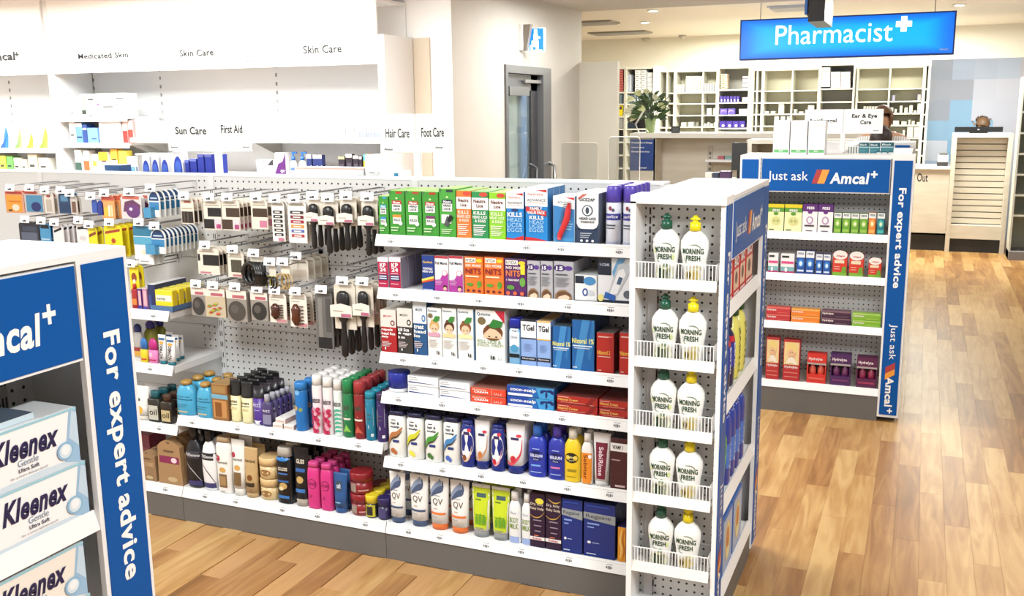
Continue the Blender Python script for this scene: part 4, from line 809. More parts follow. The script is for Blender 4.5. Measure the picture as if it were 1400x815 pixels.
for k, (a, b, cc, c, e_, lb) in enumerate(((628, 647.5, '1c2e84', 'e8c8a8', '8a4a30', 'navy and white shampoo bottle with almond print, half hidden'), (646, 668, 'f2f2f4', 'c89a7a', 'c87840', 'white conditioner bottle with almond print on navy cap'), (669, 688.5, '1c2e84', 'e8a8b0', 'c8283a', 'navy and white shampoo bottle with red swirl'), (688.5, 716, 'f2f2f4', 'd84a58', 'c8283a', 'white conditioner bottle with red swirl on navy cap'))):
    if cc == '1c2e84': B_(bottle, 5, a, b, 576+3*k, lb, 2, 'bottle', col=cc, cap=cc, capf=(.06, .8), capshape='wide', shape='slim', pr=hp(c, e_), e=2.2)
    else: B_(tube, 5, a, b, 573+3*k, lb, 5, 'bottle', col=cc, cap='1c2e84', capf=.17, pr=[('s', [(.1, .24), (.4, .2), (.8, .4), (.86, .7)], .03, c), ('e', .45, .3, .14, .07, e_), ('r', .3, .68, .7, .73, '3a3060'), ('e', .7, .77, .14, .03, 'd83a50')], name='conditioner_bottle', step=.022)
sl = lambda c: [('e', .5, .52, .44, .12, '14205c'), ('t', 'SELSUN', .16, .49, .84, .56, 'e8ecf8', .03), ('t', 'blue', .36, .42, .64, .46, 'c8d8f8', .0), ('r', .3, .68, .7, .7, 'a8c0f0'), ('r', .22, .27, .75, .31, c), ('r', .2, .12, .8, .14, 'a8c0f0')]
B_(bottle, 5, 720, 745.5, 582, 'blue shampoo bottle with bright blue cap on shelf five', 2, 'bottle', col='2d3fb4', cap='2f6fd0', capf=(.2, .5), pr=sl('7ab0f0'), shape='shoulder')
B_(bottle, 5, 747, 772, 584, 'blue shampoo bottle with violet cap on shelf five', 2, 'bottle', col='2d38a8', cap='4a3aa8', capf=(.2, .5), pr=sl('e080b0'), shape='shoulder')
B_(bottle, 5, 769.5, 793, 587, 'yellow shampoo bottle with white cap and black oval', 2, 'bottle', col='f4d02a', cap='f2efe4', capf=(.18, .5), pr=[('e', .5, .56, .4, .12, '1c1a18'), ('t', 'selsun', .2, .55, .8, .61, 'f4e8a0', .02), ('t', 'gold', .35, .48, .65, .525, 'f4e8a0', .0), ('r', .25, .24, .8, .3, 'a08820'), ('r', .2, .12, .75, .14, 'b89820')], shape='shoulder')
B_(bottle, 5, 793.5, 810, 593, 'slim orange bottle with white cap on shelf five', 2, 'bottle', col='f4f2ee', cap='f4f2ee', capf=(.16, .6), pr=[('r', .04, .02, .96, .74, 'f0922a'), ('T', 'Sebitar', .25, .12, .6, .7, '7a3a10', .02), ('e', .8, .66, .14, .05, 'ffffff')], shape='shoulder', e=4)
B_(tube, 5, 808.5, 833.5, 594, 'white tube with maroon label printed upwards', 1, 'tube', col='f4f2f2', cap='f0eeee', pr=[('p', [(.26, .14), (.74, .14), (.84, .82), (.16, .82)], '7a1c38'), ('T', 'SebiRinse', .36, .2, .62, .74, 'f4e0e8', .02)], capf=.1)
C_(5, 834, 869, 600, '4a2226', [('r', 0, .74, 1, .9, 'f4f2f0'), ('t', 'WAM? 1', .08, .78, .5, .86, '20242a', .03), ('r', .05, .56, .4, .58, 'c8a8a8'), ('r', .2, .04, .6, .08, 'd8b8b8'), ('r', .8, .03, .95, .1, '3a6ab0')], 'dark maroon carton with white band against the end unit', 1, .07, top='3a3038', name='foam_carton')
# bottom shelf
def qv(c): return [('t', 'QV', .22, .46, .74, .60, '6a5a48', .01), ('s', [(.06, .68), (.3, .76), (.55, .84), (.5, .95)], .09, '8a98b4'), ('s', [(.1, .62), (.4, .74), (.7, .8), (.66, .93)], .05, '4a5878'), ('r', .3, .4, .5, .415, 'c8a890'), ('r', .08, .3, .88, .34, c), ('r', .2, .25, .5, .26, 'a8a8b0'), ('r', .3, .65, .6, .66, '8a8a98')]
for k, (a, b, y, c, nm) in enumerate(((529.5, 552, 648, '45587c', 'blue cap, first'), (557, 583, 652, '45587c', 'blue cap, second'), (584, 611, 655, 'ee7a38', 'orange cap, first'), (612, 639, 660, 'ee7a38', 'orange cap, second'))):
    B_(tube, 6, a, b, y, f'white cream tube with {nm} on the bottom shelf', 2, 'tube', col='f4f3f1', cap=c, pr=qv(c), capf=.12, step=.085)
sp_ = [('p', [(.06, .16), (.94, .16), (.99, .94), (.01, .94)], 'cde02c'), ('r', .3, .76, .8, .84, '46606a'), ('r', .25, .7, .55, .73, '6a8a2a'), ('r', .25, .42, .7, .44, '7a9a2a'), ('s', [(.3, .24), (.34, .36), (.4, .24)], .06, '6aa82a'), ('s', [(.5, .24), (.54, .4), (.6, .24)], .06, '6aa82a'), ('s', [(.68, .24), (.74, .38), (.8, .24)], .06, '6aa82a'), ('t', 'suncare', .3, .17, .7, .2, '7a8a9a', .02)]
B_(tube, 6, 642, 668, 665, 'lime green tube with grey cap, left one on bottom shelf', 2, 'tube', col='f4f4f0', cap='9a9ea0', pr=sp_, step=.085)
B_(tube, 6, 669, 695, 669, 'lime green tube with grey cap, right one on bottom shelf', 2, 'tube', col='f4f4f0', cap='9a9ea0', pr=sp_, step=.085)
mm_ = [('r', .0, .02, 1, .16, '9fb4e4'), ('t', 'BODY', .14, .48, .86, .6, '7a9a3a', .01), ('t', 'MILK', .14, .34, .86, .46, '7a9a3a', .01), ('t', 'Moov', .2, .68, .7, .74, '9aa8c0', .0)]
B_(bottle, 6, 694, 711, 673, 'small white bottle with lilac foot, left one on bottom shelf', 2, 'bottle', col='f4f5f6', cap='f4f5f6', pr=mm_, shape='shoulder', capf=(.16, .6))
B_(bottle, 6, 711.5, 727, 676, 'small white bottle with lilac foot, right one on bottom shelf', 2, 'bottle', col='f4f5f6', cap='f4f5f6', pr=mm_, shape='shoulder', capf=(.16, .6))
dr_ = [('t', 'Dry, Itchy', .06, .77, .9, .83, 'f0e0c8', .01), ('t', 'Flaky Scalp', .04, .69, .94, .75, 'f0e0c8', .01), ('s', [(.0, .62), (.3, .56), (.7, .58), (1, .68)], .008, 'c8a050'), ('r', .0, .14, 1, .2, 'f4f0f0'), ('t', 'Rosken', .2, .15, .8, .19, 'c03048', .03), ('r', .25, .5, .8, .52, '9a8aa0'), ('r', .3, .4, .8, .42, '9a8aa0'), ('r', .35, .3, .75, .32, '9a8aa0'), ('r', .3, .22, .6, .235, 'f08a60')]
C_(6, 724, 745, 675, '2c1836', dr_+[('e', .68, .87, .28, .055, 'e8dc50')], 'black scalp carton with yellow oval', 3, .055, top='4a3040')
C_(6, 745.5, 767.5, 677, '2c1836', dr_+[('s', [(.2, .92), (.6, .86), (1, .9)], .01, 'c8a050')], 'black scalp carton without oval', 3, .055, top='4a3040')
rg = [('p', [(0, .7), (0, .82), (1, .80), (1, .64)], '9aa0a4'), ('t', 'Regaine', .08, .70, .86, .785, '1a2430', .0), ('r', .12, .6, .5, .63, '8aa8e8'), ('r', .12, .54, .34, .56, '8aa8e8'), ('e', .18, .27, .06, .025, 'f2f4fa'), ('r', .28, .26, .5, .275, 'a8b8e0'), ('r', .1, .05, .4, .07, 'c8d0e8'), ('r', .1, .93, .8, .96, '2a4aa8')]
C_(6, 767.8, 796.5, 683, '1c3280', rg, 'navy carton with silver band, left narrow one', 3, .07, top='1c2a60', side='141f50')
C_(6, 797.5, 841.5, 689, '1c3280', rg, 'navy carton with silver band, wide one', 3, .07, top='1c2a60', side='141f50')
C_(6, 844, 872, 722, 'e89a30', [('s', [(.12, .1), (.2, .35), (.12, .6), (.2, .95)], .05, 'f8c870'), ('s', [(.25, .05), (.33, .35), (.25, .6), (.33, .95)], .03, 'b86a20'), ('r', .4, .0, 1, 1, '2c2450'), ('t', 'W', .5, .5, .8, .8, 'e8e8f0', .03)], 'orange and navy wavy carton against the end unit', 1, .08, top='2c2450')

# ================================================================ MIDDLE BAY, shelves
ogx = [('t', 'argan oil', .12, .58, .8, .64, '2a5a78', .02), ('t', 'of morocco', .12, .5, .9, .56, '2a5a78', .02), ('r', .12, .34, .7, .36, '3a7a9a'), ('r', .12, .28, .6, .3, '3a7a9a'), ('r', .14, .1, .7, .15, 'c8c0a0')]
B_(bottle, 'M2', 238, 264.5, 521, 'turquoise shampoo bottle with gold cap, left column', 3, 'bottle', col='4aa8d0', cap='b08a48', capf=(.12, .5), capshape='dome', pr=ogx, shape='ogx', step=.075)
B_(bottle, 'M2', 265.5, 290, 524, 'turquoise shampoo bottle with gold cap, right column', 3, 'bottle', col='4aa8d0', cap='b08a48', capf=(.12, .5), capshape='dome', pr=ogx, shape='ogx', step=.075)
C_('M2', 290.5, 313, 526, '9a6a3c', [('r', 0, .6, 1, .72, '7ab0c8'), ('r', .1, .08, .9, .56, 'c89058'), ('r', .2, .1, .6, .5, '8a5428'), ('r', .1, .76, .9, .96, 'a88450')], 'brown and gold hair oil carton with blue band', 2, .06, top='a88450', side='7a5430')
jf = lambda c, t_: [('t', t_, .12, .46, .8, .52, '2c2c30', .03), ('r', .12, .41, .8, .43, '4a4a48'), ('r', .15, .3, .75, .36, c), ('r', .15, .12, .4, .14, '4a4a48')]
for k, (a, b, y) in enumerate(((312, 326.5, 520), (327, 343, 524))):
    x, w, h, zs = dims('M2', a, b, y)
    o = M().loft([(0, w*.42, .02, 2.2), (.012, w*.45, .021, 2.2), (h*.62, w*.47, .016, 2.2)], mat('eadfae', .35), 16, cy=.022).build('cream_tube')
    M().loft([(h*.62, w*.47, .016, 2.2), (h*.66, w/2, .012, 2.5), (h*.95, w/2, .004, 3), (h, w/2, .003, 3)], mat('17171a', .3), 16, cy=.022).build('black_top', o, local=True)
    printed(M(), jf('d8cc98', 'BLONDE'), w, h, lambda xx, zz: .003+abs(xx)*.25 if zz < h*.6 else .01, 4).build('label', o, local=True)
    row(o, (x, YG, zs), (0, .047, 0), 5, f'cream tube with wide black top, {["left", "right"][k]} column on shampoo shelf', 'tube')
x, w, h, zs = dims('M2', 343, 359, 530)
o = M().loft([(0, w*.42, .02, 2.2), (.012, w*.45, .021, 2.2), (h*.7, w*.47, .016, 2.2)], mat('4c2a8c', .35), 16, cy=.022).build('purple_tube')
M().loft([(0-.0, w*.4, .02, 2.2), (.02, w*.42, .021, 2.2)], mat('e8e8ec', .3), 16, cy=.0215).build('cap', o, local=True)
M().loft([(h*.7, w*.47, .016, 2.2), (h*.74, w/2, .012, 2.5), (h, w/2, .003, 3)], mat('1c1a24', .3), 16, cy=.022).build('black_top', o, local=True)
printed(M(), [('t', 'FRIZZ', .15, .48, .85, .56, 'd8d0f0', .02), ('r', .2, .38, .7, .4, 'b8a8e0')], w, h, lambda xx, zz: .002+abs(xx)*.25, 4).build('label', o, local=True)
row(o, (x, YG, zs), (0, .047, 0), 4, 'purple tube with black top and white foot', 'tube')
B_(bottle, 'M2', 357.5, 371, 541, 'slim violet serum bottle with clear top, front one', 2, 'bottle', col='4a4070', cap='b8b8c4', capf=(.22, .5), pr=[('t', 'FRIZZ', .1, .6, .9, .68, 'e8e8f4', .02), ('r', .05, .1, .95, .5, '8a88a8')], shape='straight', name='serum_bottle')
B_(bottle, 'M2', 372.5, 385, 536, 'slim violet serum bottle with clear top, right one', 3, 'bottle', col='443878', cap='b8b8c4', capf=(.2, .5), pr=[('t', 'FRIZZ', .1, .6, .9, .68, 'e8e8f4', .02), ('r', .05, .3, .95, .5, '8a7ac0')], shape='straight', name='serum_bottle', yg=YG+.07)
x0 = at(372, 590, Y=YG).x; x1 = at(399, 590, Y=YG).x
for i in range(3):
    o = carton('tint_carton', .05, .022, .17, 'f0ece6', [('r', .1, .3, .9, .6, 'd8b8b0')], top='f4f0ec', side='c8a8a0'); o.location = (x0+.03+(i % 2)*.055, YG, ZS['M2']+(.0225 if i == 2 else 0)); 
    if i == 2: o.location.x = x0+.045
    setl(o, f'flat white box lying on upper shampoo shelf, {["left", "right", "top"][i]} of three', 'box')
B_(can, 'M2', 400, 415.5, 524, 'bright blue spray can with round emblem, front one', 1, 'spray can', col='1f74c0', cap='2b82d0', capf=.14, capw=1, pr=[('e', .45, .93, .24, .06, '7ab8ec'), ('e', .25, .55, .2, .06, 'e0b060'), ('e', .7, .52, .14, .05, '8aa060'), ('r', .1, .04, .3, .06, 'd8e8f8')])
B_(can, 'M2', 414, 428, 519, 'bright blue spray can with round emblem, rear one', 3, 'spray can', col='1a62a8', cap='2b82d0', capf=.14, capw=1, pr=[('e', .5, .55, .3, .07, 'c09a50'), ('e', .5, .9, .2, .04, '7ab8ec')], yg=YG+.06)
bt = lambda c, k: [('p', [(0, .86), (0, 1), (1, 1), (1, .7)], 'f4f2f2'), ('t', 'batiste', .12, .64, .9, .76, '3c3c44', .02, .2)]+[('e', .15+.7*((i*37 % 10)/10), .06+.5*((i*53 % 11)/11), .17, .045, c if i % 3 else 'e8a0b8') for i in range(24)]
for k, (a, b) in enumerate(((424, 437.5), (438.5, 452.5))):
    B_(can, 'M2', a, b, 514+3*k, f'white dry shampoo can with pink blossoms, {["left", "right"][k]} one', 4, 'spray can', col='f2e4ea', cap='f0eeec', capf=.17, capw=.95, pr=bt('c8305c', k))
B_(can, 'M2', 453.5, 466, 520, 'white dry shampoo can with teal stripes', 4, 'spray can', col='e8f0ec', cap='f0eeec', capf=.17, capw=.95, pr=[('t', 'batiste', .12, .64, .9, .76, '3c3c44', .02, .2)]+[('s', [(.05, .06+.09*i), (.5, .12+.09*i), (.95, .1+.09*i)], .02, '4ab89a') for i in range(6)])
tf = lambda c, c2: [('p', [(.02, .55), (.02, .78), (.98, .78), (.98, .62), (.5, .48)], 'ddd8cc'), ('t', 'taft', .2, .62, .8, .74, '4a4a44', .04), ('r', .15, .4, .85, .44, 'e8e4d8'), ('p', [(.1, .08), (.5, .3), (.9, .12), (.5, .16)], c2)]
B_(can, 'M2', 465.5, 480, 520, 'dark green hairspray can with grey label', 4, 'spray can', col='1f7a4a', cap='1c8a50', capf=.22, capw=1, pr=tf('1f7a4a', '8ac85a'))
B_(can, 'M2', 480.5, 496.5, 523, 'dark red hairspray can with grey label', 4, 'spray can', col='8c2428', cap='a8343a', capf=.2, capw=1, pr=tf('8c2428', 'c85a4a'))
sk = [('p', [(.12, .35), (.2, .75), (.5, .88), (.9, .8), (.9, .35), (.5, .28)], 'b8c4c8'), ('r', .35, .6, .7, .63, '4a5a60'), ('r', .35, .5, .7, .53, '4a5a60'), ('r', .7, .1, .9, .17, 'e8f0f4')]
B_(can, 'M2', 496.5, 511, 537, 'teal hairspray can with silver shape', 4, 'spray can', col='1e7fa0', cap='1e90a8', capf=.12, capw=1, pr=sk)
B_(can, 'M2', 512, 526.5, 539, 'purple hairspray can with silver shape', 3, 'spray can', col='3c2868', cap='44305c', capf=.12, capw=1, pr=sk)
# bottom shelf of the middle bay
tr_ = lambda c, c2: [('r', .02, .62, .98, .76, c2), ('t', 'TRESemme', .08, .66, .92, .72, 'd8d8e0' if c == '1a1a20' else 'f0f0f4', .02), ('s', [(.1, .55), (.4, .42), (.7, .3), (.95, .14)], .012, 'a8a8b0' if c == '1a1a20' else '2a2a30'), ('r', .08, .06, .92, .16, '3a3a70')]
B_(bottle, 'M1', 250, 273, 585, 'black shampoo bottle with grey band at left of bottom shelf', 3, 'bottle', col='1a1a20', cap='16161a', capf=(.2, .42), pr=tr_('1a1a20', '3c3c44'), shape='oval', name='shampoo_bottle')
B_(bottle, 'M1', 272.5, 293, 590, 'white conditioner bottle with black cap and band', 3, 'bottle', col='f4f4f6', cap='17171a', capf=(.17, .45), pr=tr_('f', '24242a'), shape='oval')
pt_ = [('e', .2, .68, .16, .06, 'b02848'), ('t', 'PANTENE', .16, .58, .84, .62, '6a6050', .02), ('e', .5, .46, .22, .05, 'd8a860'), ('r', .24, .12, .76, .38, '7a6040'), ('r', .3, .16, .7, .34, 'a8885c'), ('r', .3, .03, .6, .05, 'a8a8a0')]
B_(bottle, 'M1', 294, 314, 599, 'white bottle with gold cap and brown label, left', 3, 'bottle', col='f6f4f0', cap='c0a888', capf=(.08, .9), capshape='wide', pr=pt_, shape='straight', e=3)
B_(tube, 'M1', 313.5, 332.5, 603, 'white conditioner standing on its cap with brown label', 3, 'tube', col='f6f4f0', cap='f0ece4', pr=[('e', .2, .72, .16, .05, 'b02848'), ('t', 'PANTENE', .16, .62, .84, .66, '6a6050', .02), ('e', .5, .5, .22, .05, 'd8a860'), ('r', .24, .18, .76, .42, '7a6040')], capf=.13)
B_(tube, 'M1', 330.5, 350, 614, 'gold hair mask tube with dark print', 2, 'tube', col='c8a878', cap='c4a678', pr=[('t', 'PANTENE', .14, .7, .86, .75, '4a3820', .02), ('e', .5, .4, .18, .06, '7a4a20'), ('r', .2, .22, .8, .3, '3a2c1c')], capf=.1)
x, w, h, zs = dims('M1', 349, 376.5, 628)
o = jar('mask_jar', w, h/2-.001, 'dcc08c', 'e0be88', [('e', .5, .5, .25, .25, '9a7448')], .36); o.location = (x, YG, zs); setl(o, 'gold hair mask jar, lower of the two stacked', 'jar')
c = clone(o, (x, YG, zs+h/2), 'gold hair mask jar, upper of the two stacked'); setl(c, c['label'], 'jar')
gl = [('t', 'GLISS', .2, .7, .8, .77, 'e8e0d0', .03), ('r', .2, .62, .8, .65, '4a78c8'), ('e', .5, .38, .25, .07, 'c8a868'), ('e', .36, .32, .16, .04, 'e8d8b0'), ('r', .15, .46, .85, .5, '3a68b0'), ('r', .15, .12, .85, .18, '3a78c0')]
B_(bottle, 'M1', 376, 397.5, 613, 'black shampoo bottle with white cap and blue emblem', 2, 'bottle', col='141418', cap='c8c4bc', capf=(.15, .85), capshape='wide', pr=gl+[('e', .5, .96, .4, .06, '2a80d0')], shape='straight', e=3)
B_(tube, 'M1', 398, 419.5, 613, 'black conditioner bottle standing on pale cap', 3, 'bottle', col='17171b', cap='b8b0a4', pr=[('t', 'GLISS', .24, .72, .76, .79, 'e8e0d0', .03), ('r', .2, .58, .8, .64, '3a68b0'), ('e', .5, .45, .22, .06, 'c8a868'), ('r', .2, .24, .8, .3, '3a78c0')], name='conditioner_bottle')
for k, (a, b) in enumerate(((418.5, 436), (436.5, 453.5))):
    B_(bottle, 'M1', a, b, 633+3*k, f'hot pink bottle with round dark emblem, {["left", "right"][k]} column', 4, 'bottle', col='d83a88', cap='d84a90', capf=(.1, .8), capshape='wide', pr=[('e', .5, .6, .34, .12, '8a1a50'), ('e', .5, .6, .28, .1, 'd83a88'), ('t', 'VO5', .26, .56, .74, .64, '6a1040', .03), ('e', .35, .3, .12, .04, 'b02a6c')], shape='slim', e=3)
B_(tube, 'M1', 453.5, 473, 649, 'blue gel tube with small label on the bottom shelf', 2, 'tube', col='2c5a94', cap='2a5a98', pr=[('r', .25, .55, .65, .8, '3a4a5c'), ('t', 'taft', .3, .62, .6, .74, 'd8e0e8', .04), ('r', .2, .25, .6, .28, '8ac0e8')])
x, w, h, zs = dims('M1', 473, 501.5, 648)
o = jar('gel_jar', w, h/2-.001, '8c2026', '8f1f28', [('r', .2, .2, .5, .85, '9a8a80'), ('r', .6, .3, .95, .4, 'd8a8a8')], .42); o.location = (x, YG, zs); setl(o, 'dark red styling jar, lower of the two stacked', 'jar')
c = clone(o, (x, YG, zs+h/2), 'dark red styling jar, upper of the two stacked'); setl(c, c['label'], 'jar')
c = clone(o, (x+.03, YG+w+.01, zs), 'dark red styling jar, behind the stacked pair'); setl(c, c['label'], 'jar')
B_(jar, 'M1', 497, 514, 679, 'small yellow topped black jar on the bottom shelf', 4, 'jar', col='26262c', lid='e8d030', lidf=.34, pr=[('r', .1, .1, .9, .9, 'c8c030'), ('r', .25, .2, .75, .8, '2a2a30')])
B_(jar, 'M1', 513.5, 531, 683, 'small dark purple jar beside the yellow one', 3, 'jar', col='241c48', lid='2e2460', lidf=.36, pr=[('r', .2, .15, .8, .85, '4a4478')])
# ================================================================ LEFT BAY, shelves
LB = 'left bay shelf'
B_(bottle, 'L4', 180, 189, 389, 'red bottle beside the tissue stand on the upper left bay shelf', 1, 'bottle', col='a8282c', cap='c83a3a', shape='straight', pr=[('r', .1, .2, .9, .5, 'e08a40')])
for k, (a, b, c) in enumerate(((190, 196, '5a2a78'), (197, 203.5, 'c88ab0'))):
    C_('L4', a, b, 395, c, [('r', 0, 0, 1, .15, '3a3a9c'), ('r', .3, .2, .9, .9, 'e8b8c0')], f'thin upright {["purple", "pink"][k]} box on the upper left bay shelf', 1, .12, top='e0d8dc')
C_('L4', 204, 214, 389, '1e2a5c', [('r', .1, .1, .5, .6, '3a4a8c')], 'navy deep box behind the yellow packs', 1, .2, top='f0eef0', side='1e2a5c')
x0, x1 = at(212, 420, Y=YG).x, at(237, 420, Y=YG).x
tr = M().box(x0-.02, x1+.0, YG-.005, YG+.22, ZS['L4'], ZS['L4']+.003, mat('d8e0e8', .4)).box(x0-.02, x1, YG-.006, YG-.004, ZS['L4'], ZS['L4']+.025, mat('50709c', .4)).box(x1-.002, x1, YG-.005, YG+.22, ZS['L4'], ZS['L4']+.025, mat('50709c', .4))
mk('display_tray', tr, 'blue cardboard display tray under the yellow packs', 'tray', (x0, YG, ZS['L4']))
zt_ = at(225, 397, Y=YG).z
for k in range(5):
    o = carton('plaster_carton', x1-x0-.006, zt_-ZS['L4']-.004, .03, 'f0da28', [('r', .05, .45, .95, .75, 'f8f4dc'), ('t', 'WARTNER', .08, .5, .6, .62, '2a3a70', .03), ('r', 0, 0, 1, .12, 'e8c818')], top='f4e660', side='e4c822')
    o.location = ((x0+x1)/2, YG+.002+k*.043, ZS['L4']+.0035); setl(o, 'yellow pack in the blue display tray, '+(['front one', 'second', 'third', 'fourth', 'rearmost'][k]), 'box')
B_(bottle, 'L3', 180, 194, 444, 'clear bottle with navy top beside the tissue stand', 1, 'bottle', col='b8b4b0', cap='2a2f7c', capf=(.22, .7), capshape='dome', pr=[('r', .1, .05, .9, .25, 'd8a040'), ('r', .1, .26, .9, .4, '9a3030')], name='lotion_bottle', yg=YG+.06)
B_(bottle, 'L3', 195, 212, 440, 'tall olive bottle with purple top behind the pink bottle', 2, 'bottle', col='8a8a30', cap='3a3080', capf=(.2, .7), capshape='dome', name='lotion_bottle', yg=YG+.1)
B_(bottle, 'L3', 191.5, 202, 463, 'blue capped yellow roll-on bottle', 1, 'bottle', col='e8d030', cap='2f70b8', capf=(.45, .95), capshape='dome', shape='straight', pr=[('r', .0, .2, 1, .3, 'c84030')], name='roll_on_bottle')
B_(bottle, 'L3', 202.5, 215, 464, 'magenta capped pink roll-on bottle', 1, 'bottle', col='e888c0', cap='c02880', capf=(.45, .95), capshape='dome', shape='straight', pr=[('r', .0, .2, 1, .3, 'b82848'), ('r', .15, .5, .6, .8, 'f0c0d8')], name='roll_on_bottle')
for k, (a, b, y, yg) in enumerate(((215.5, 226.5, 459, 0), (226.5, 239, 462, -.005), (234, 244, 459, .06), (241, 250, 459, .1), (226, 236, 455, .09))):
    B_(tube, 'L3', a, b, y, f'white lice tube with teal foot, {["left front", "right front", "middle", "right rear", "left rear"][k]} one', 1, 'tube', col='f4f4f4', cap='2a7a8c', pr=[('r', .1, .82, .9, .9, '3a6a9c'), ('e', .5, .74, .3, .05, 'e8a840'), ('T', 'DEMAZIN', .3, .2, .7, .68, '3a2a2c', .04)], yg=YG+yg, d=.03)
B_(tube, 'L2', 183, 202, 530, 'white tube with orange blossom at left of its shelf', 2, 'tube', col='f2f0ee', cap='e8e0d4', pr=[('e', .4, .3, .25, .12, 'e8b040'), ('e', .3, .6, .15, .05, '4a4a44')])
B_(bottle, 'L2', 202, 219, 536, 'dark oil bottle with teal top and white label', 3, 'bottle', col='2a2820', cap='1f5f6a', capf=(.22, .7), pr=[('r', .12, .1, .88, .7, 'c8c8bc'), ('t', 'oil', .2, .3, .8, .55, '2a2a2a', .02)], shape='straight', e=5)
B_(bottle, 'L2', 219.5, 235.5, 541, 'dark oil bottle with brown top and cream label', 3, 'bottle', col='2a2018', cap='4a3024', capf=(.22, .7), pr=[('r', .12, .1, .88, .6, 'c8b88c'), ('t', 'oil', .2, .25, .8, .5, '3a2a1a', .02)], shape='straight', e=5)
for k, (a, b, y, c) in enumerate(((192, 215, 618, '9a7a58'), (216, 249, 603, 'a8845c'))):
    x, w, h, zs = dims('L1', a, b, y)
    m = M(); d = .06
    m.prism([(-w/2, 0), (w/2, 0), (w/2*.9, h*.86), (w/2*.6, h*.95), (w*.12, h), (-w*.12, h), (-w/2*.6, h*.95), (-w/2*.9, h*.86)], 0, d*.5, mat(c, .7), 'y').box(-w/2, w/2, d*.5, d, 0, h*.7, mat('8a6a4a', .7))
    o = m.build('paper_sachet'); pr = [('r', .1, .48, .9, .64, '8a2a58' if k else 'a88a68'), ('e', .7, .56, .12, .06, 'f0d8e0' if k else 'b89870'), ('e', .5, .95, .07, .018, '5a4a3a'), ('e', .6, .12, .2, .06, 'c8b088'), ('r', .3, .74, .7, .78, '6a5240')]
    printed(M(), pr, w, h).build('printed_front', o, local=True)
    row(o, (x, YG, zs), (0, .064, 0), 3, f'brown paper hair sachet, {["smaller left", "larger right"][k]} stack on the bottom shelf', 'pack')
C_('L1', 184, 207, 594, '8a2a3c', [('r', .1, .1, .9, .5, 'a84a4a')], 'dark red boxes behind the brown sachets', 3, .06, yg=YG+.2)

# ================================================================ HANGING GOODS
HN = [0]
def hook(x, z, y, label, tick=True, tz=.0):
    t = thing('peg_hook', label, 'hook', (x, YP, z), 0, 'wire display hooks on the pegboards')
    mh = mat('8a8a8c', .3, .6)
    M().tube([(x, YP, z), (x, y+.01, z), (x, y-.004, z+.012)], .0022, mh, 5).build('lower_wire', t)
    m = M().tube([(x-.008, YP, z+.03), (x-.008, y-.012, z+.03), (x+.008, y-.012, z+.03), (x+.008, YP, z+.03)], .0018, mh, 5); o = m.build('upper_wire', t)
    M().box(x-.012, x+.012, YP-.003, YP, z-.006, z+.034, mat('dcdcdc', .4)).build('back_plate', t)
    if tick:
        q = M().add([(x-.028, y-.018, z+.004), (x+.028, y-.018, z+.004), (x+.028, y-.012, z+.036), (x-.028, y-.012, z+.036)], [(0, 1, 2, 3)], mat('f8f8f8', .4, k=.9)).add([(x-.028, y-.017, z+.004), (x+.028, y-.017, z+.004), (x+.028, y-.011, z+.036), (x-.028, y-.011, z+.036)], [(3, 2, 1, 0)], mat('f8f8f8', .4))
        q.box(x-.01, x-.002, y-.0185, y-.018, z+.009, z+.016, mat('4a4a4c', .5)).box(x+.0, x+.01, y-.0185, y-.018, z+.009, z+.018, mat('4a4a4c', .5)); q.build('price_ticket', t)
def hang(p0, p1, py0, py1, builder, label, n=1, step=.02, y=3.27, cat='pack', hk=True, tilt=0):
    a, b = at(p0, (py0+py1)/2, Y=y), at(p1, (py0+py1)/2, Y=y); t = at((p0+p1)/2, py0, Y=y).z; bt_ = at((p0+p1)/2, py1, Y=y).z
    x, w, h = (a.x+b.x)/2, b.x-a.x, t-bt_
    o = builder(w, h); o.rotation_euler = (0, 0, tilt); row(o, (x, y, t), (0, step, 0), n, label, cat, how='on its hook')
    if hk: hook(x, t-.004, y-.005, 'wire hook holding the '+' '.join(label.replace(',', '').split()[:11]))
def cd(name, col, pr=(), **k): return lambda w, h: card(name, w, h, col, pr, **k)
cream = 'e8dfd0'
H1 = 'upper hooks'
hang(8, 33, 261, 291, cd('blister_pack', 'd8a088', [('r', .05, .05, .9, .82, 'eaa03a'), ('r', .05, .86, .95, .98, 'c04a3a'), ('e', .55, .25, .2, .15, 'e8dcc8'), ('r', .15, .08, .35, .15, '3a2a20'), ('r', .2, .5, .85, .56, 'd87a28')]), 'orange round sponge pack at the far left of the top hooks', 2, .03)
hang(34, 60, 261, 291, cd('blister_pack', 'c8b8b0', [('r', .1, .05, .95, .8, '4a8ab0'), ('e', .6, .28, .26, .22, '1f2f6c'), ('r', .05, .86, .7, .98, 'b84a40')]), 'pale pack with a navy disc on the top hooks', 2, .03)
hang(61, 74, 264, 292, cd('blister_pack', 'e0d8d0', [('r', .2, .1, .8, .7, 'c0b4a8'), ('e', .5, .85, .2, .06, 'a83a30')]), 'white and brown narrow pack on the top hooks', 3, .03)
hang(81, 97, 264, 292, cd('blister_pack', '2c4a6c', [('r', .1, .1, .9, .5, '1c3a60'), ('r', .2, .6, .8, .9, '5a8ab0')]), 'dark blue glassy pack on the top hooks', 3, .02)
hang(97, 106, 268, 293, cd('blister_pack', 'd0c8c0', [('r', .2, .1, .8, .7, '7a5a48')]), 'narrow brown pack beside the bare pegboard', 2, .02)
hang(126, 133, 272, 291, cd('blister_pack', '3a5ab0'), 'thin blue pack near the orange candle packs', 1)
hang(134, 142, 274, 294, cd('blister_pack', '2c3a90'), 'thin navy pack touching the orange candle packs', 1, hk=False)
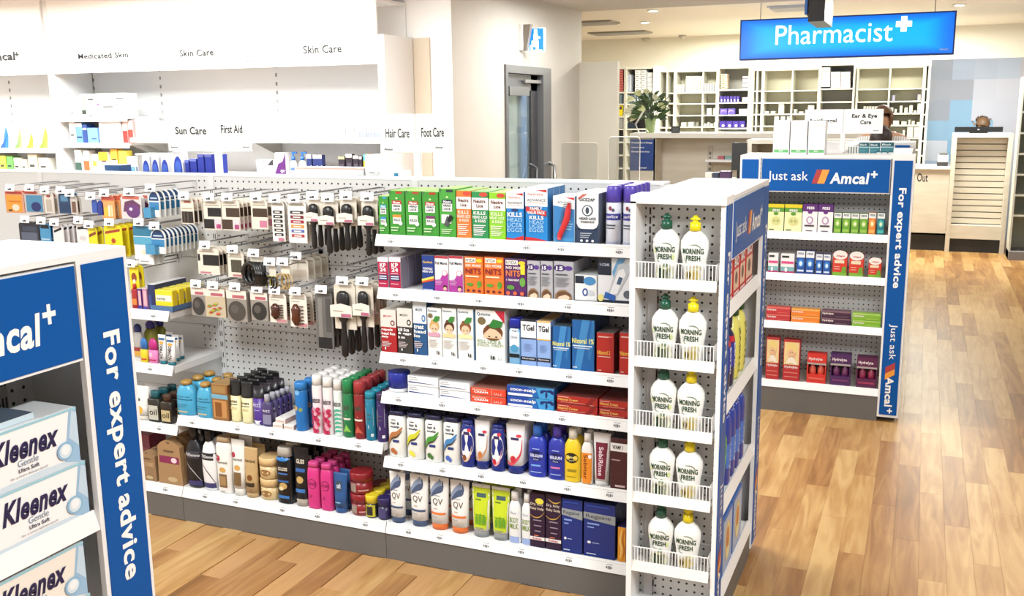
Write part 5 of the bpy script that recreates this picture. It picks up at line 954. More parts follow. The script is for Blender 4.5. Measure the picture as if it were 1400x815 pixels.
hang(140, 157, 268, 299, cd('blister_pack', 'f0a868', [('r', .0, .8, 1, .98, 'c85a48'), ('r', .15, .1, .9, .5, 'f0c048'), ('r', .5, .1, .65, .6, 'f4e8d8'), ('r', .72, .1, .86, .6, 'f0d8b8')]), 'orange pack of small white tubes on the top hooks', 4, .035)
hang(168, 196, 267, 299, cd('blister_pack', 'dcd4d4', [('r', .1, .84, .9, .97, 'c86a5a'), ('p', [(.1, .3), (.2, .72), (.6, .82), (.95, .6), (.9, .3)], '6a3a5a'), ('e', .58, .34, .34, .3, '6a3a78'), ('e', .48, .42, .08, .07, 'e8d8f0')], th=.02), 'clear pack holding a shiny purple ball', 2, .05)
def pad(w, h):
    m = M(); kk = 12; c1 = mat('f2f2f0', .4); pts = [(-w*.5, -h), (w*.45, -h), (w*.5, -h*.35)]+[(w*.5*math.cos(math.pi*i/kk), -h*.35+h*.35*math.sin(math.pi*i/kk)) for i in range(1, kk)]+[(-w*.5, -h*.35)]
    m.prism(pts, -.003, .003, c1, 'y'); o = m.build('gel_pad_pack')
    q = M(); c2, c3 = mat('1c3f6e', .3), mat('3f86b8', .3); p2 = [(x*.88, -.0038, z*.97-.004) for x, z in pts[2:]]
    q.add(p2, [tuple(range(len(p2)))], c2); q.add([(-w*.44, -.0042, -h*.95), (w*.4, -.0042, -h*.95), (w*.44, -.0042, -h*.42), (-w*.44, -.0042, -h*.42)], [(0, 1, 2, 3)], c3)
    q.box(w*.05, w*.42, -.0048, -.0044, -h*.98, -h*.72, mat('f4f4f0', .4)).box(-w*.3, w*.3, -.0046, -.0042, -h*.3, -h*.25, mat('c8d8e8', .4)); q.build('printed_front', o, local=True)
    M().box(-w*.6, w*.05, -.03, -.004, -h, -h*.62, mat('4a94c0', .25)).build('clear_box', o, local=True)
    return o
hang(204, 219, 261, 297, pad, 'blue dome topped gel pad pack on the top hooks', 5, .032)
hang(248, 265, 272, 306, cd('blister_pack', cream, [('r', .05, .04, .95, .5, '2c2420'), ('r', .2, .06, .3, .5, '5a4a44'), ('r', .5, .06, .6, .5, '5a4a44'), ('r', .1, .6, .9, .64, 'b8a890'), ('r', .3, .85, .8, .93, 'a85048')]), 'cream pack of dark brown hair elastics on top hooks', 4, .028)
band = lambda c, lo: [('r', .24, .45, 1, .75, c), ('r', .1, .82, .9, .85, 'a09888'), ('r', .0, .04, .6, .36, c), ('r', .6, .04, .98, .38, 'e8d0d4'), ('r', .7, .05, .95, .2, 'a8487a'), ('r', .1, .9, .7, .93, 'b8b0a0')]
hang(279, 303, 274, 314, cd('headband_card', cream, band('1c1a1a', 1)), 'cream card with black elastic headbands, wide left card', 2, .03)
hang(304, 328, 274, 315, cd('headband_card', cream, band('463428', 1)), 'cream card with dark brown headbands, fanned cards', 5, .026)
hang(344, 366, 274, 313, cd('headband_card', cream, [('r', .1, .42, 1, .72, '453326'), ('r', .1, .82, .9, .85, 'a09888'), ('r', .5, .06, .95, .3, 'c87a98')]), 'cream card with one wide brown band', 2, .06)
def clips(cols): return [q for i, c in enumerate(cols) for q in (('r', .16, .14+.115*i, .86, .21+.115*i, c), ('r', .3, .155+.115*i, .7, .185+.115*i, 'e8e4de'))]+[('r', .1, .92, .9, .96, 'a8a090')]
hang(372.5, 389.5, 276, 330, cd('clip_card', 'f0ece6', clips(['161616']*6)+[('r', .5, .02, .9, .1, 'c87a98')]), 'white card of black snap hair clips', 3, .02)
hang(394.5, 419.5, 276, 332, cd('clip_card', 'f0ece6', clips(['b03a40', '5a6ab0', 'e8903a', 'b02a40', '7a2030', '3a3a3e'])), 'white card of coloured snap hair clips', 3, .02)
def brush(w, h, hf=.52, wide=.28):
    o = M().prism([(-w/2, -h*hf), (w/2, -h*hf), (w/2, -.01), (w/2-.01, 0), (-w/2+.01, 0), (-w/2, -.01)], -.004, -.001, mat('e6dccc', .5), 'y').build('hair_brush')
    blk = mat('19181a', .35); b = M()
    b.loft([(-h, .004, .005, 2), (-h*.97, w*wide*.62, .008, 2), (-h*.8, w*wide*.62, .010, 2), (-h*.62, w*wide*.4, .009, 2), (-h*.52, w*wide*.45, .009, 2), (-h*.45, w*wide, .012, 2), (-h*.2, w*wide*1.2, .014, 2), (-h*.12, w*wide, .012, 2), (-h*.09, w*wide*.5, .006, 2)], blk, 12, cy=-.018)
    b.build('brush', o, local=True)
    q = M(); q.prism([(-w/2, -h*.44), (w/2, -h*.42), (w/2, -h*.28), (0, -h*.25), (-w/2, -h*.28)], -.036, -.034, mat('efe6da', .5), 'y'); q.box(-w*.5, w*.5, -.034, -.004, -h*.44, -h*.43, mat('efe6da', .5)).box(.0, w*.46, -.0365, -.0362, -h*.43, -h*.385, mat('b86a88', .5)).box(-w*.36, w*.1, -.0365, -.0362, -h*.36, -h*.345, mat('a8a090', .5))
    q.build('paper_sleeve', o, local=True); return o
for k, (a, b, y0, y1) in enumerate(((423, 442, 272, 339), (442.5, 464, 275, 346), (467, 489, 272, 342), (496, 518, 274, 349))):
    hang(a, b, y0, y1, brush, f'black hair brush in cream sleeve, {["first", "second", "third", "last"][k]} on the upper hooks', 3, .045, y=3.27, cat='brush')
# second level, left
hang(27, 54, 304, 331, cd('blister_pack', '2a2c38', [('r', .1, .1, .9, .5, '5a6478'), ('r', .2, .55, .9, .8, '3c4458')]), 'black pack of dark film at left of the second hooks', 2, .03)
hang(56, 70, 306, 342, cd('blister_pack', '4a94c4', [('r', .1, .82, .9, .95, '1c2430'), ('r', .1, .4, .9, .44, 'c8e0f0'), ('r', .1, .1, .9, .14, 'c8e0f0')]), 'light blue narrow card on the second hooks', 3, .02)
hang(74, 88, 308, 345, cd('blister_pack', 'f0eaea', [('p', [(.1, .72), (.1, .8), (.85, .93), (.85, .84)], '1c1c20'), ('r', .1, .3, .9, .34, 'c8b0b8'), ('r', .6, .05, .95, .2, 'c890a8')]), 'white card with black slanted brand bar, narrow', 5, .03)
hang(106, 122, 305, 346, cd('blister_pack', 'f0eaea', [('p', [(.1, .78), (.1, .86), (.95, .92), (.95, .82)], '1c1c20'), ('r', .1, .3, .9, .34, 'c8b0b8'), ('e', .5, .5, .3, .08, 'd8d0d0')]), 'white card with black slanted brand bar, wide', 2, .04)
hang(122, 134, 311, 352, cd('blister_pack', 'f2e02a', [('p', [(.1, .66), (.1, .76), (.9, .88), (.9, .78)], '8a4a28'), ('e', .4, .3, .2, .1, 'c8b020')]), 'narrow yellow card with brown slanted bar', 2, .035)
hang(144, 168, 308, 352, cd('blister_pack', 'f4e028', [('p', [(.06, .72), (.06, .8), (.9, .9), (.9, .82)], 'a83a28'), ('e', .5, .52, .12, .08, 'b84a28'), ('s', [(.35, .4), (.5, .3), (.6, .1)], .05, 'c03a28'), ('p', [(.7, .1), (.95, .1), (.95, .3)], 'e8c818')]), 'wide yellow pack with red figure shape', 4, .04)
hang(184, 209, 308, 361, cd('blister_pack', 'eef2f4', [('r', 0, .72, 1, .98, '2f7a9c'), ('r', .0, .5, .98, .7, '5aa8c8'), ('r', .04, .02, .96, .48, 'f6f6f4'), ('r', .3, .06, .75, .09, 'a0a0a0'), ('e', .5, .32, .12, .07, 'f0e4c8')]), 'teal and white dressing pack above the yellow packs', 3, .03)
hang(207, 227, 313, 347, pad, 'blue dome topped gel pad pack on the second hooks', 9, .026)
hang(178, 190, 364, 398, cd('blister_pack', 'f2de28', [('e', .5, .55, .3, .2, '9a4a28'), ('e', .5, .4, .15, .08, 'f8f0e0')]), 'small yellow pack with brown circle beside the tissue stand', 2, .03, y=3.24)
hang(190, 197, 366, 396, cd('blister_pack', 'f2de28', [('e', .5, .55, .3, .2, '9a4a28')]), 'narrow yellow pack beside the bare grey pegboard', 1, y=3.3)
# second level, middle bay
hang(271, 300, 339, 375, cd('headband_card', cream, [('r', .25, .34, 1, .74, '1b191a'), ('r', .02, .5, .12, .76, '1b191a'), ('r', .1, .84, .8, .88, 'b0a898'), ('r', .1, .04, .6, .1, 'c87a90')]), 'cream card with black ribbon on the second hooks', 4, .024)
hang(312, 334, 345, 379, cd('elastic_card', cream, [('r', .2, .2, .86, .7, '4b463a'), ('r', .3, .2, .32, .7, '6a6456'), ('r', .5, .2, .52, .7, '6a6456'), ('r', .7, .2, .72, .7, '6a6456'), ('r', .1, .8, .9, .84, 'b0a898'), ('r', .3, .04, .9, .12, 'b87a80')]), 'cream card wound with olive hair elastics', 2, .03)
def ringset(cols, name, r=.035, n=5, th=.004):
    def f(w, h):
        o = M().prism([(-w*.3, -h*.5), (w*.3, -h*.5), (w*.3, 0), (-w*.3, 0)], -.002, .001, mat(cream, .5), 'y').build(name)
        m = M()
        for k in range(n):
            cx = (-.5+(k+.5)/n)*w*.7; rr = min(w, h)*.42; yy = -.006-.01*(k % 2); a = .5+.25*k
            m.tube([(cx+rr*math.cos(t)*math.cos(a*.5), yy-rr*.35*math.cos(t)*math.sin(a), -h+rr+rr*math.sin(t)) for t in [2*math.pi*i/16 for i in range(17)]], th, mat(cols[k % len(cols)], .35), 6)
        m.build('rings', o, local=True); return o
    return f
hang(338, 366, 350, 388, ringset(['17171a'], 'scrunchie_pack', n=9, th=.009), 'bundle of black scrunchies on the second hooks', 1)
hang(366, 381, 362, 393, ringset(['d8c838', '1a1a1a'], 'bangle_pack', n=4, th=.004), 'yellow and black hair bands hanging on their hook', 1)
hang(381, 401, 362, 394, ringset(['c8ac78', 'b89860'], 'bangle_pack', n=5, th=.003), 'gold coloured hair rings hanging on their hook', 1)
hang(398, 420, 354, 384, cd('clip_card', cream, [('r', .1, .8, .9, .86, 'b0a898'), ('r', .2, .2, .9, .5, 'd8c8b8')]), 'plain cream card fanned behind the gold rings', 4, .05, y=3.36, tilt=.3)
# third level
bag = lambda c: [('r', .0, .72, 1, .98, 'ece2d8'), ('r', .3, .74, .9, .84, 'b8606c'), ('e', .5, .34, .44, .32, c), ('e', .4, .4, .2, .14, '5a5450')]
hang(264, 283, 392, 431, cd('elastic_bag', '989088', bag('3a3634'), th=.02), 'bag of grey black hair bobs at left of third hooks', 2, .04)
hang(283, 310, 394, 433, cd('elastic_bag', 'c8b89c', [('r', .0, .72, 1, .98, 'ece2d8'), ('r', .3, .74, .9, .84, 'b8606c')]+[('e', .2+.6*((i*37 % 10)/10), .12+.4*((i*59 % 11)/11), .09, .03, ['c8b838', '7aa83a', 'd86a30', 'b03a4a'][i % 4]) for i in range(16)], th=.02), 'bag of colourful hair bobs on the third hooks', 2, .04)
hang(313, 340, 396, 439, cd('elastic_bag', '989088', bag('4a443e'), th=.025), 'bag of olive grey hair bobs on the third hooks', 2, .04)
hang(345, 368, 399, 438, cd('elastic_bag', '989088', bag('2c2a2a'), th=.02), 'bag of black hair bobs beside the claw clips', 2, .04)
def claw(col, v0=.14, v1=.66):
    def f(w, h):
        o = card('claw_card', w, h, 'eee6da', [('r', .1, .84, .9, .87, 'b0a898'), ('r', .1, .76, .6, .78, 'b0a898'), ('r', .4, .02, .98, .12, 'c88a90')])
        m = M(); zc = -h*(1-(v0+v1)/2); hh = h*(v1-v0)/2
        m.loft([(zc-hh, w*.1, .004, 2), (zc-hh*.5, w*.26, .012, 2), (zc, w*.2, .014, 2), (zc+hh*.5, w*.26, .012, 2), (zc+hh, w*.1, .004, 2)], mat(col, .25), 12, cy=-.01, cx=-w*.1)
        for k in range(6): m.tube([(w*.02, -.014, zc-hh*.8+hh*1.6*k/5), (w*.32, -.006, zc-hh*.8+hh*1.6*k/5)], .0022, mat(col, .25), 5)
        m.build('claw_clip', o, local=True); return o
    return f
hang(369, 392, 401, 441, claw('4a2418'), 'cream card with brown toothed claw clip', 2, .05)
hang(397, 420, 402, 447, claw('5a2c18', .06, .7), 'cream card with large tortoiseshell claw clip', 4, .045)
hang(433, 456, 400, 476, cd('mirror_pack', '6a6866', [('r', .1, .0, .9, .2, '1c1c1e'), ('r', .15, .2, .4, .9, '85827e'), ('r', .6, .3, .9, .9, '53504e')], th=.008), 'long grey glossy comb pack on the third hooks', 4, .03)
for k, (a, b, y0, y1) in enumerate(((459, 488, 388, 487), (489, 512, 389, 481))):
    hang(a, b, y0, y1, lambda w, h: brush(w, h, .62, .26), f'black hair brush in cream sleeve, {["left", "right"][k]} one on the lower hooks', 3, .05, y=3.26, cat='brush')
# empty hooks
for k, (px, py) in enumerate(((345, 334), (362, 337), (478, 372), (515, 372), (330, 392))):
    p = at(px, py, Y=3.33); hook(p.x, p.z, 3.33, f'empty wire display hook on the middle bay pegboard, {["second upper", "third upper", "left lower", "right lower", "first upper"][k]} one', tick=False)

# ================================================================ GOODS ON UNIT THREE
YU = Y3+.028
ZU = {'A': 1.031+.0365, 'B': .789+.0365, 'C': .503+.0365, 'D': .146+.0365}
ZS.update(ZU)
def U_(sh, a, b, y, col, pr, label, d=.05, top=None, **k): return C_(sh, a, b, y, col, pr, label, 1, d, top, yg=YU, name='remedy_carton', **k)
fy = lambda c: [('r', 0, 0, 1, .72, 'f0eeb8'), ('r', 0, .88, 1, 1, 'f0d020'), ('t', 'FESS', .28, .74, .74, .82, 'ffffff', .05), ('e', .5, .66, .16, .06, c), ('e', .5, .4, .3, .16, 'd8d890'), ('e', .4, .4, .08, .06, 'b0b878'), ('e', .62, .4, .08, .06, 'b0b878'), ('r', .1, .06, .4, .1, '50603a')]
U_('A', 1049, 1071, 279, '5a9a30', fy('5a9a30'), 'yellow and green sinus carton, left of the pair')
U_('A', 1071.6, 1095.6, 279.5, '5a9a30', fy('5a9a30'), 'yellow and green sinus carton, right of the pair')
fp = [('r', 0, 0, 1, .74, 'f4f2f4'), ('t', 'FESS', .28, .82, .78, .91, 'ffffff', .05), ('e', .5, .72, .16, .06, '6a2a80'), ('e', .5, .44, .24, .14, 'b89ac0'), ('e', .5, .44, .14, .09, 'f4f2f4'), ('r', .15, .22, .8, .28, '4a3a4a'), ('r', .25, .06, .7, .09, '4a3a4a')]
U_('A', 1096, 1116.6, 279, '5c2478', fp, 'white and purple sinus carton, left of the pair')
U_('A', 1117, 1138, 279.5, '5c2478', fp, 'white and purple sinus carton, right of the pair')
fg = lambda c, c2: [('r', 0, .76, 1, 1, 'f2f4f0'), ('t', 'FESS', .15, .85, .85, .95, '2a5a70', .05), ('e', .5, .52, .34, .17, c2), ('e', .5, .5, .18, .09, 'e8f4c8'), ('r', .1, .1, .9, .24, c2)]
for k, (a, b) in enumerate(((1138.6, 1149), (1150, 1161), (1161.8, 1173), (1173.8, 1185))):
    U_('A', a, b, 291+k*.5, '6aa838', fg('6aa838', '9ac850'), f'small green nasal spray carton, {["first", "second", "third", "fourth"][k]} from the left of four')
U_('A', 1186, 1195.8, 291, 'ee8a3a', fg('e', 'f8b860'), 'small orange nasal spray carton')
U_('A', 1197.5, 1208, 291.5, '237a8a', fg('2', '4ac0b8'), 'small teal nasal spray carton at right end')
fw = [('r', 0, .0, 1, .12, 'b8286c'), ('r', 0, .12, 1, .34, '7ab0b8'), ('r', .08, .8, .6, .9, '202428'), ('r', .05, .5, .95, .62, 'd84a8a'), ('e', .4, .2, .1, .12, 'f4f4f4')]
U_('B', 1049, 1063, 346, 'f0eef0', fw, 'white and pink saline carton, left one beside the end unit')
U_('B', 1066, 1085, 347, 'f0eef0', fw, 'white and pink saline carton, right one')
fb = [('r', 0, .72, 1, 1, 'eef2f6'), ('t', 'FESS', .15, .84, .85, .93, '2a5090', .05), ('e', .5, .48, .36, .17, '3a8ad8'), ('e', .5, .46, .2, .1, 'd8ecfa'), ('r', .1, .12, .9, .2, 'd0e0f4'), ('r', 0, .0, 1, .08, '1a3a88')]
for k, (a, b, y, s) in enumerate(((1088, 1099.5, 343, 'taller left'), (1100.5, 1112, 343.5, 'taller right'), (1114, 1123.2, 347.5, 'shorter left'), (1124, 1134, 348, 'shorter right'))):
    U_('B', a, b, y, '1c54ac', fb, f'blue nasal spray carton, {s} of four')
rd = [('e', .5, .92, .5, .2, 'f4f0ec'), ('t', 'Allegra', .2, .82, .8, .92, 'c83a3a', .04, .3), ('r', .12, .56, .8, .7, 'f0dcc0'), ('r', .0, 0, 1, .18, '7ab038'), ('p', [(.6, .14), (.95, .14), (.95, .42), (.7, .42)], '6aa030'), ('r', .1, .4, .5, .43, 'f0b8a8'), ('r', .1, .3, .5, .33, 'f0b8a8')]
for k, (a, b, y, s) in enumerate(((1137, 1157, 346, 'large left'), (1159.5, 1179.5, 347.5, 'large right'), (1185.5, 1203.5, 355, 'small'))):
    U_('B', a, b, y, 'd83a28', rd, f'red carton with cream cap shape and green foot, {s} one')
for k, (a, b, y, c, t_, nm) in enumerate(((1046, 1079, 420, 'c03238', 'd86058', 'red'), (1080, 1119.5, 423, 'ec8228', 'f4a850', 'orange'), (1121, 1161, 425.5, '40203c', '7a5a68', 'dark plum'), (1163, 1202.5, 429, '82b832', 'a8d060', 'lime green'))):
    x, w, h, zs = dims('C', a, b, y, YU); o = carton('tablet_carton', w, h/2-.001, .07, c, [('t', 'Hydralyte', .04, .42, .42, .78, 'f4e8e4', .04), ('r', 0, .8, 1, .96, t_), ('r', .5, .2, .9, .3, t_)], top=t_)
    o.location = (x, YU, zs); setl(o, f'{nm} flat tablet carton, lower of two on the third shelf', 'box'); c_ = clone(o, (x, YU, zs+h/2), f'{nm} flat tablet carton, upper of two on the third shelf'); setl(c_, c_['label'], 'box')
for k, (a, b) in enumerate(((1046.5, 1065), (1070, 1093))):
    U_('D', a, b, 461+k*3.5, 'c03038', [('r', .05, .4, .95, .94, 'f0d8a0'), ('e', .52, .7, .28, .17, 'e8b890'), ('e', .5, .8, .34, .13, 'f0d88a'), ('e', .45, .66, .2, .12, 'ecc09a'), ('e', .42, .69, .03, .012, '5a3828'), ('e', .54, .69, .03, .012, '5a3828'), ('s', [(.38, .6), (.47, .57), (.56, .61)], .015, 'b84a40'), ('s', [(.2, .44), (.5, .52), (.85, .42)], .06, 'f4ecdc'), ('t', 'Hydralyte', .1, .3, .9, .38, 'f0e4e4', .04), ('r', .1, .1, .9, .12, 'e08a80'), ('r', .1, .2, .9, .22, 'e08a80')], f'tall red carton with a smiling child photo, {["left one", "right one"][k]}', .06, top='a83a3a')
for k, (a, b, y, c, c2, nm) in enumerate(((1102, 1128.5, 484, 'd8322c', 'e86a58', 'red'), (1134, 1162, 484.5, '4c2260', '7a3a70', 'purple'), (1169.5, 1198, 489, '5c1c4c', 'a83a60', 'plum'))):
    x, w, h, zs = dims('D', a, b, y, YU)
    m = M().box(-w/2, w/2, 0, .07, 0, h*.3, mat(c, .4)).box(-w/2, w/2, 0, .07, h*.66, h, mat(c, .4)).box(-w/2, w/2, .055, .07, h*.3, h*.66, mat('2c1c28', .5)).box(-w/2, -w/2+.006, 0, .07, h*.3, h*.66, mat(c, .4)).box(w/2-.006, w/2, 0, .07, h*.3, h*.66, mat(c, .4))
    o = m.build('electrolyte_pack'); printed(M(), [('t', 'Hydralyte', .08, .76, .8, .88, 'f4e8ec', .04), ('r', .0, .64, 1, .7, 'b0a8a8'), ('r', .1, .14, .9, .2, c2)], w, h).build('printed_front', o, local=True)
    for s in (-.22, .22): M().loft([(h*.24, w*.18, .018, 2), (h*.5, w*.18, .018, 2), (h*.56, w*.1, .01, 2), (h*.64, w*.1, .01, 2)], mat(c2, .25), 14, cx=s*w, cy=.03).build('bottle', o, local=True)
    o.location = (x, YU, zs); setl(o, f'{nm} window pack holding two drink bottles on the bottom shelf', 'pack')
# on top of unit three
y6 = 5.86
for k, (a, b) in enumerate(((1057, 1079.6), (1080.2, 1103.8), (1104.6, 1128.4))):
    x0, x1 = at(a, 190, Y=y6).x, at(b, 190, Y=y6).x; zt_ = at(1090, 164.5+.3*k, Y=y6).z
    o = carton('supplement_carton', x1-x0-.003, zt_-1.506, .13, 'f7f7f6', [('r', .06, .06, .96, .15, '6ab070'), ('t', 'BIO', .38, .09, .62, .13, 'f0f8f0', .03), ('T', 'ORGANIC', .14, .3, .2, .78, 'd0d0d0', .0), ('t', 'BIOCEUTICALS', .14, .83, .86, .88, 'dcdcdc', .0)], top='f4f4f2')
    o.location = ((x0+x1)/2, y6, 1.5055); setl(o, f'tall white carton with green foot band, {["left", "middle", "right"][k]} on the blue unit top', 'box')
dk = at(1141, 213.5, Z=1.46).x
M().box(dk, -.08, 6.13, 8.09, 1.445, 1.46, mW).build('top_deck', vr)
M().box(dk+.05, -.1, 6.3, 8.0, 1.30, 1.445, mW).build('deck_support', vr)
M().box(-.95, dk-.01, 6.13, 8.0, 1.30, 1.32, mat('d8d8d8', .4)).build('side_shelf', vr)
yt = 6.28
for k, (a, b, y) in enumerate(((1174.5, 1188, 195), (1188.8, 1203, 195.2), (1203.8, 1222, 194.6))):
    x0, x1 = at(a, 203, Y=yt).x, at(b, 203, Y=yt).x
    o = carton('teal_carton', x1-x0-.002, at(1200, y, Y=yt).z-1.461, .05, '3f8a98', [('r', 0, .78, 1, 1, '1c5a68'), ('t', 'Blackmores'[:5], .1, .82, .8, .93, 'e8f4f4', .03), ('r', .0, .7, 1, .75, 'c8e0e4')]+lines(.1, .8, .2, .6, 5, '6aa8b4'), top='2a6a78')
    o.location = ((x0+x1)/2, yt, 1.4605); setl(o, f'teal carton behind the blue header top, {["left", "middle", "right"][k]} one', 'box')
for k in range(4):
    x0, x1 = at(1160+k*3.6, 203, Y=yt).x, at(1163.2+k*3.6, 203, Y=yt).x
    o = carton('slim_carton', x1-x0, .075, .05, 'eef0ec', [('r', .0, 0, .3, 1, '6a7a74')]); o.location = ((x0+x1)/2, yt, 1.4605); setl(o, f'slim white carton left of the teal cartons, number {["one", "two", "three", "four"][k]} from the left', 'box')
for k, (a, b) in enumerate(((1199, 1205), (1206.5, 1212.5), (1215, 1221.5))):
    x0, x1 = at(a, 206, Y=yt-.05).x, at(b, 206, Y=yt-.05).x
    o = carton('small_teal_carton', x1-x0, .05, .03, '2f6a70', [('r', .0, .35, 1, .9, 'e8f0f2')]); o.location = ((x0+x1)/2, yt-.05, 1.4605); setl(o, f'small teal and white box before the teal cartons, {["left", "middle", "right"][k]} one', 'box')
vsign('category_sign', at(1153, 170, Y=6.6).x, 6.6, 1.606, 1.757, .235, .235, [('Antifungal', .1, .42, .84, .62, .02)], [('Ear & Eye', .2, .6, .84, .8, .03), ('Care', .42, .38, .7, .55, .03), ('Amcal', .76, .1, .9, .14, .05)], 'white Ear and Eye Care board behind the white cartons', -.01, post_z=1.461)
# ================================================================ SKIN CARE WALL SHELVING
YS, YB = 6.7, 7.14
def sz(py, px=430): return at(px, py, Y=YS).z
mPanelG = mat('f4f4f4', .5)
def wallbay(x0, x1, label, shelves, head, logo=None, text=None):
    b = thing('wall_shelving', label, 'shelving', ((x0+x1)/2, YB, 0))
    M().box(x0, x1, YB, YB+.018, 0, 2.795, mPanelG).build('back_panel', b)
    hd = M().box(x0, x1, YS-.02, YS, sz(90), 2.795, mat('fbfbfb', .5, k=.92)).box(x0, x1, YS, YB, 2.6, 2.62, mW).build('header_board', b)
    M().box(x0, x1, YS+.04, YB, 0, .14, mW).build('base_plinth', b)
    for z in shelves:
        M().box(x0+.01, x1-.01, YS+.012, YB-.002, z-.018, z, mW).prism([(YS, z-.04), (YS+.012, z-.04), (YS+.012, z+.004), (YS, z+.004)], x0+.01, x1-.01, mW).build('shelf', b)
        for x in (x0+.02, x1-.024): M().prism([(YB, z-.16), (YB, z-.02), (YS+.05, z-.02)], x, x+.004, mat('c8c4bc', .5)).build('bracket', b)
    q = M(); z = .5
    while z < 2.3:
        q.box(x0-.006, x0-.001, YB-.003, YB+.001, z, z+.03, mat('8a8884', .5)).box(x0+.004, x0+.009, YB-.003, YB+.001, z, z+.03, mat('8a8884', .5)); z += .075
    q.build('slot_row', b, kind='stuff')
    if text:
        m = M()
        for (tx, a, c, y0, y1, col, bo) in text:
            p, r = at(a, y1, Y=YS-.022), at(c, y0, Y=YS-.022); vs, fs, _ = glyphs(tx, bo)
            m.add([(p.x+(r.x-p.x)*u, YS-.026, p.z+(r.z-p.z)*v) for u, v in vs], fs, mat(col, .5))
        m.build('lettering', hd)
    return b
xw = [-10, at(16, 150, Y=YB).x, at(77, 150, Y=YS).x, at(222, 150, Y=YB).x, at(380, 150, Y=YB).x, at(522, 150, Y=YS).x]
sA, sB1, sB2, sC = sz(203, 35)-.0, sz(160, 140), sz(196, 140), sz(189, 430)
wallbay(xw[0], xw[1], 'white wall shelving cut by the left edge, pale packs on it', [sA, 1.27], 1, text=[('Amcal', -20, 20, 70.5, 84, '141414', .06), ('+', 21, 25.5, 71, 78, '141414', .06)])
wallbay(xw[1], xw[2]-.062, 'narrow white wall shelving with green swoosh packs at left', [sA, 1.27], 1)
wallbay(xw[2]+.022, xw[3], 'white Medicated Skin wall shelving with small packs', [sB1, sB2, 1.27], 1, text=[('Medicated Skin', 107.5, 175, 70.5, 81, '0a0a0a', .02)])
wallbay(xw[3], xw[4], 'white Skin Care wall shelving behind the Sun Care board', [sC, 1.27], 1, text=[('Skin Care', 246, 292, 66.5, 77.5, '181818', .02), ('Amcal', 337, 348, 82, 84.5, '222222', .05)])
wallbay(xw[4], xw[5]-.012, 'white Skin Care wall shelving with five lavender banded packs', [sC, 1.27], 1, text=[('Skin Care', 415, 467, 60.5, 73.5, '080808', .015), ('Amcal', 517, 520, 76, 79, '222222', .05)])
M().box(xw[2]-.06, xw[2]+.015, YS, YB, 0, 2.78, mW).build('divider_panel', None, off=(0, 0, 0), label='tall white divider panel left of the Medicated Skin shelving', cat='panel')
M().box(xw[5]-.01, xw[5]+.05, YS-.02, YB, 0, at(525, 47, Y=YS).z, mW).build('end_panel', None, off=(0, 0, 0), label='white end panel closing the Skin Care wall shelving', cat='panel')
p0_, p1_ = at(529, 50, Y=7.1), at(586, 155, Y=7.1)
mk('beige_board', M().box(max(p0_.x-.1, xw[5]+.052), p1_.x, 7.142, 7.158, 0, at(560, 52, Y=7.1).z, noise_mat('beige_board', 'd9c9b4', 'dfd1bd', (1, 1, 1), 2, .6)), 'tall beige board on the white wall beside Skin Care shelving', 'panel', ((p0_.x+p1_.x)/2, 7.1, 0))
# packs on the wall shelves
def wput(px0, px1, pyt, zb, o_f, label, cat='box', Y=YS+.03, dz=0):
    x0, x1 = at(px0, pyt, Y=Y).x, at(px1, pyt, Y=Y).x; h = at((px0+px1)/2, pyt, Y=Y).z-zb-dz
    o = o_f(x1-x0-.004, h); o.location = ((x0+x1)/2, Y, zb+dz+.001); setl(o, label, cat); return o
cf = lambda col, pr=(), d=.1, **k: (lambda w, h: carton('skin_carton', w, h, d, col, pr, **k))
sw = lambda c1, c2: [('p', [(.3, 0), (.8, 0), (.9, .5), (.75, .9)], c1), ('p', [(.1, .0), (.5, .0), (.8, .6), (.6, .35)], c2)]
for k, (a, b, y, c1, c2, nm) in enumerate(((-6, 12, 168, '2a78d0', '1c5ab0', 'blue'), (15, 30, 172, '9ad070', '7ac050', 'pale green'), (31, 46, 178, 'b8dc40', '9ac83a', 'lime'), (47, 66, 168, 'c0dc50', '8cc83a', 'large lime'))):
    wput(a, b, y, sA, cf('f6f8f4', sw(c1, c2)), f'white pack with {nm} swoosh on the left wall shelf')
for k, (a, b, y, c) in enumerate(((-2, 7, 213, 'd8d848'), (8, 17, 214, '6ab85a'), (18, 27, 216, 'e0dcc8'), (28, 36, 218, 'e4dcd0'), (37, 50, 211, 'd8d0b8'), (52, 66, 216, 'e8e4d8'))):
    wput(a, b, y, 1.27, cf(c, [('r', .15, .2, .7, .35, '3a3a34')]), f'small {["yellow", "green", "cream", "beige", "wide beige", "rounded pale"][k]} pack on the lower left wall shelf')
wput(91, 107, 134, sB1, cf('f4f4f2', [('r', .3, .15, .4, .25, '4a4a4a'), ('r', .3, .4, .36, .8, 'c8c8c8')], .1), 'small white pack at left of the top skin shelf')
wput(108, 171, 128, sB1, cf('f6f6f4', [('r', .02, .1, .14, .9, '9ac8a0'), ('r', .03, .12, .12, .3, '3a3a3a'), ('r', .18, .72, .3, .78, '1c1c1c'), ('t', 'ECZEMA', .24, .48, .46, .62, 'b868c8', .02), ('r', .5, .4, .72, .46, '6a6a6a'), ('r', .76, .5, .86, .56, '8ad8b8'), ('r', .8, .76, .96, .8, '5a5a5a'), ('r', .18, .04, .26, .08, '2a2a2a')], .14), 'long white carton with violet lettering on the top skin shelf')
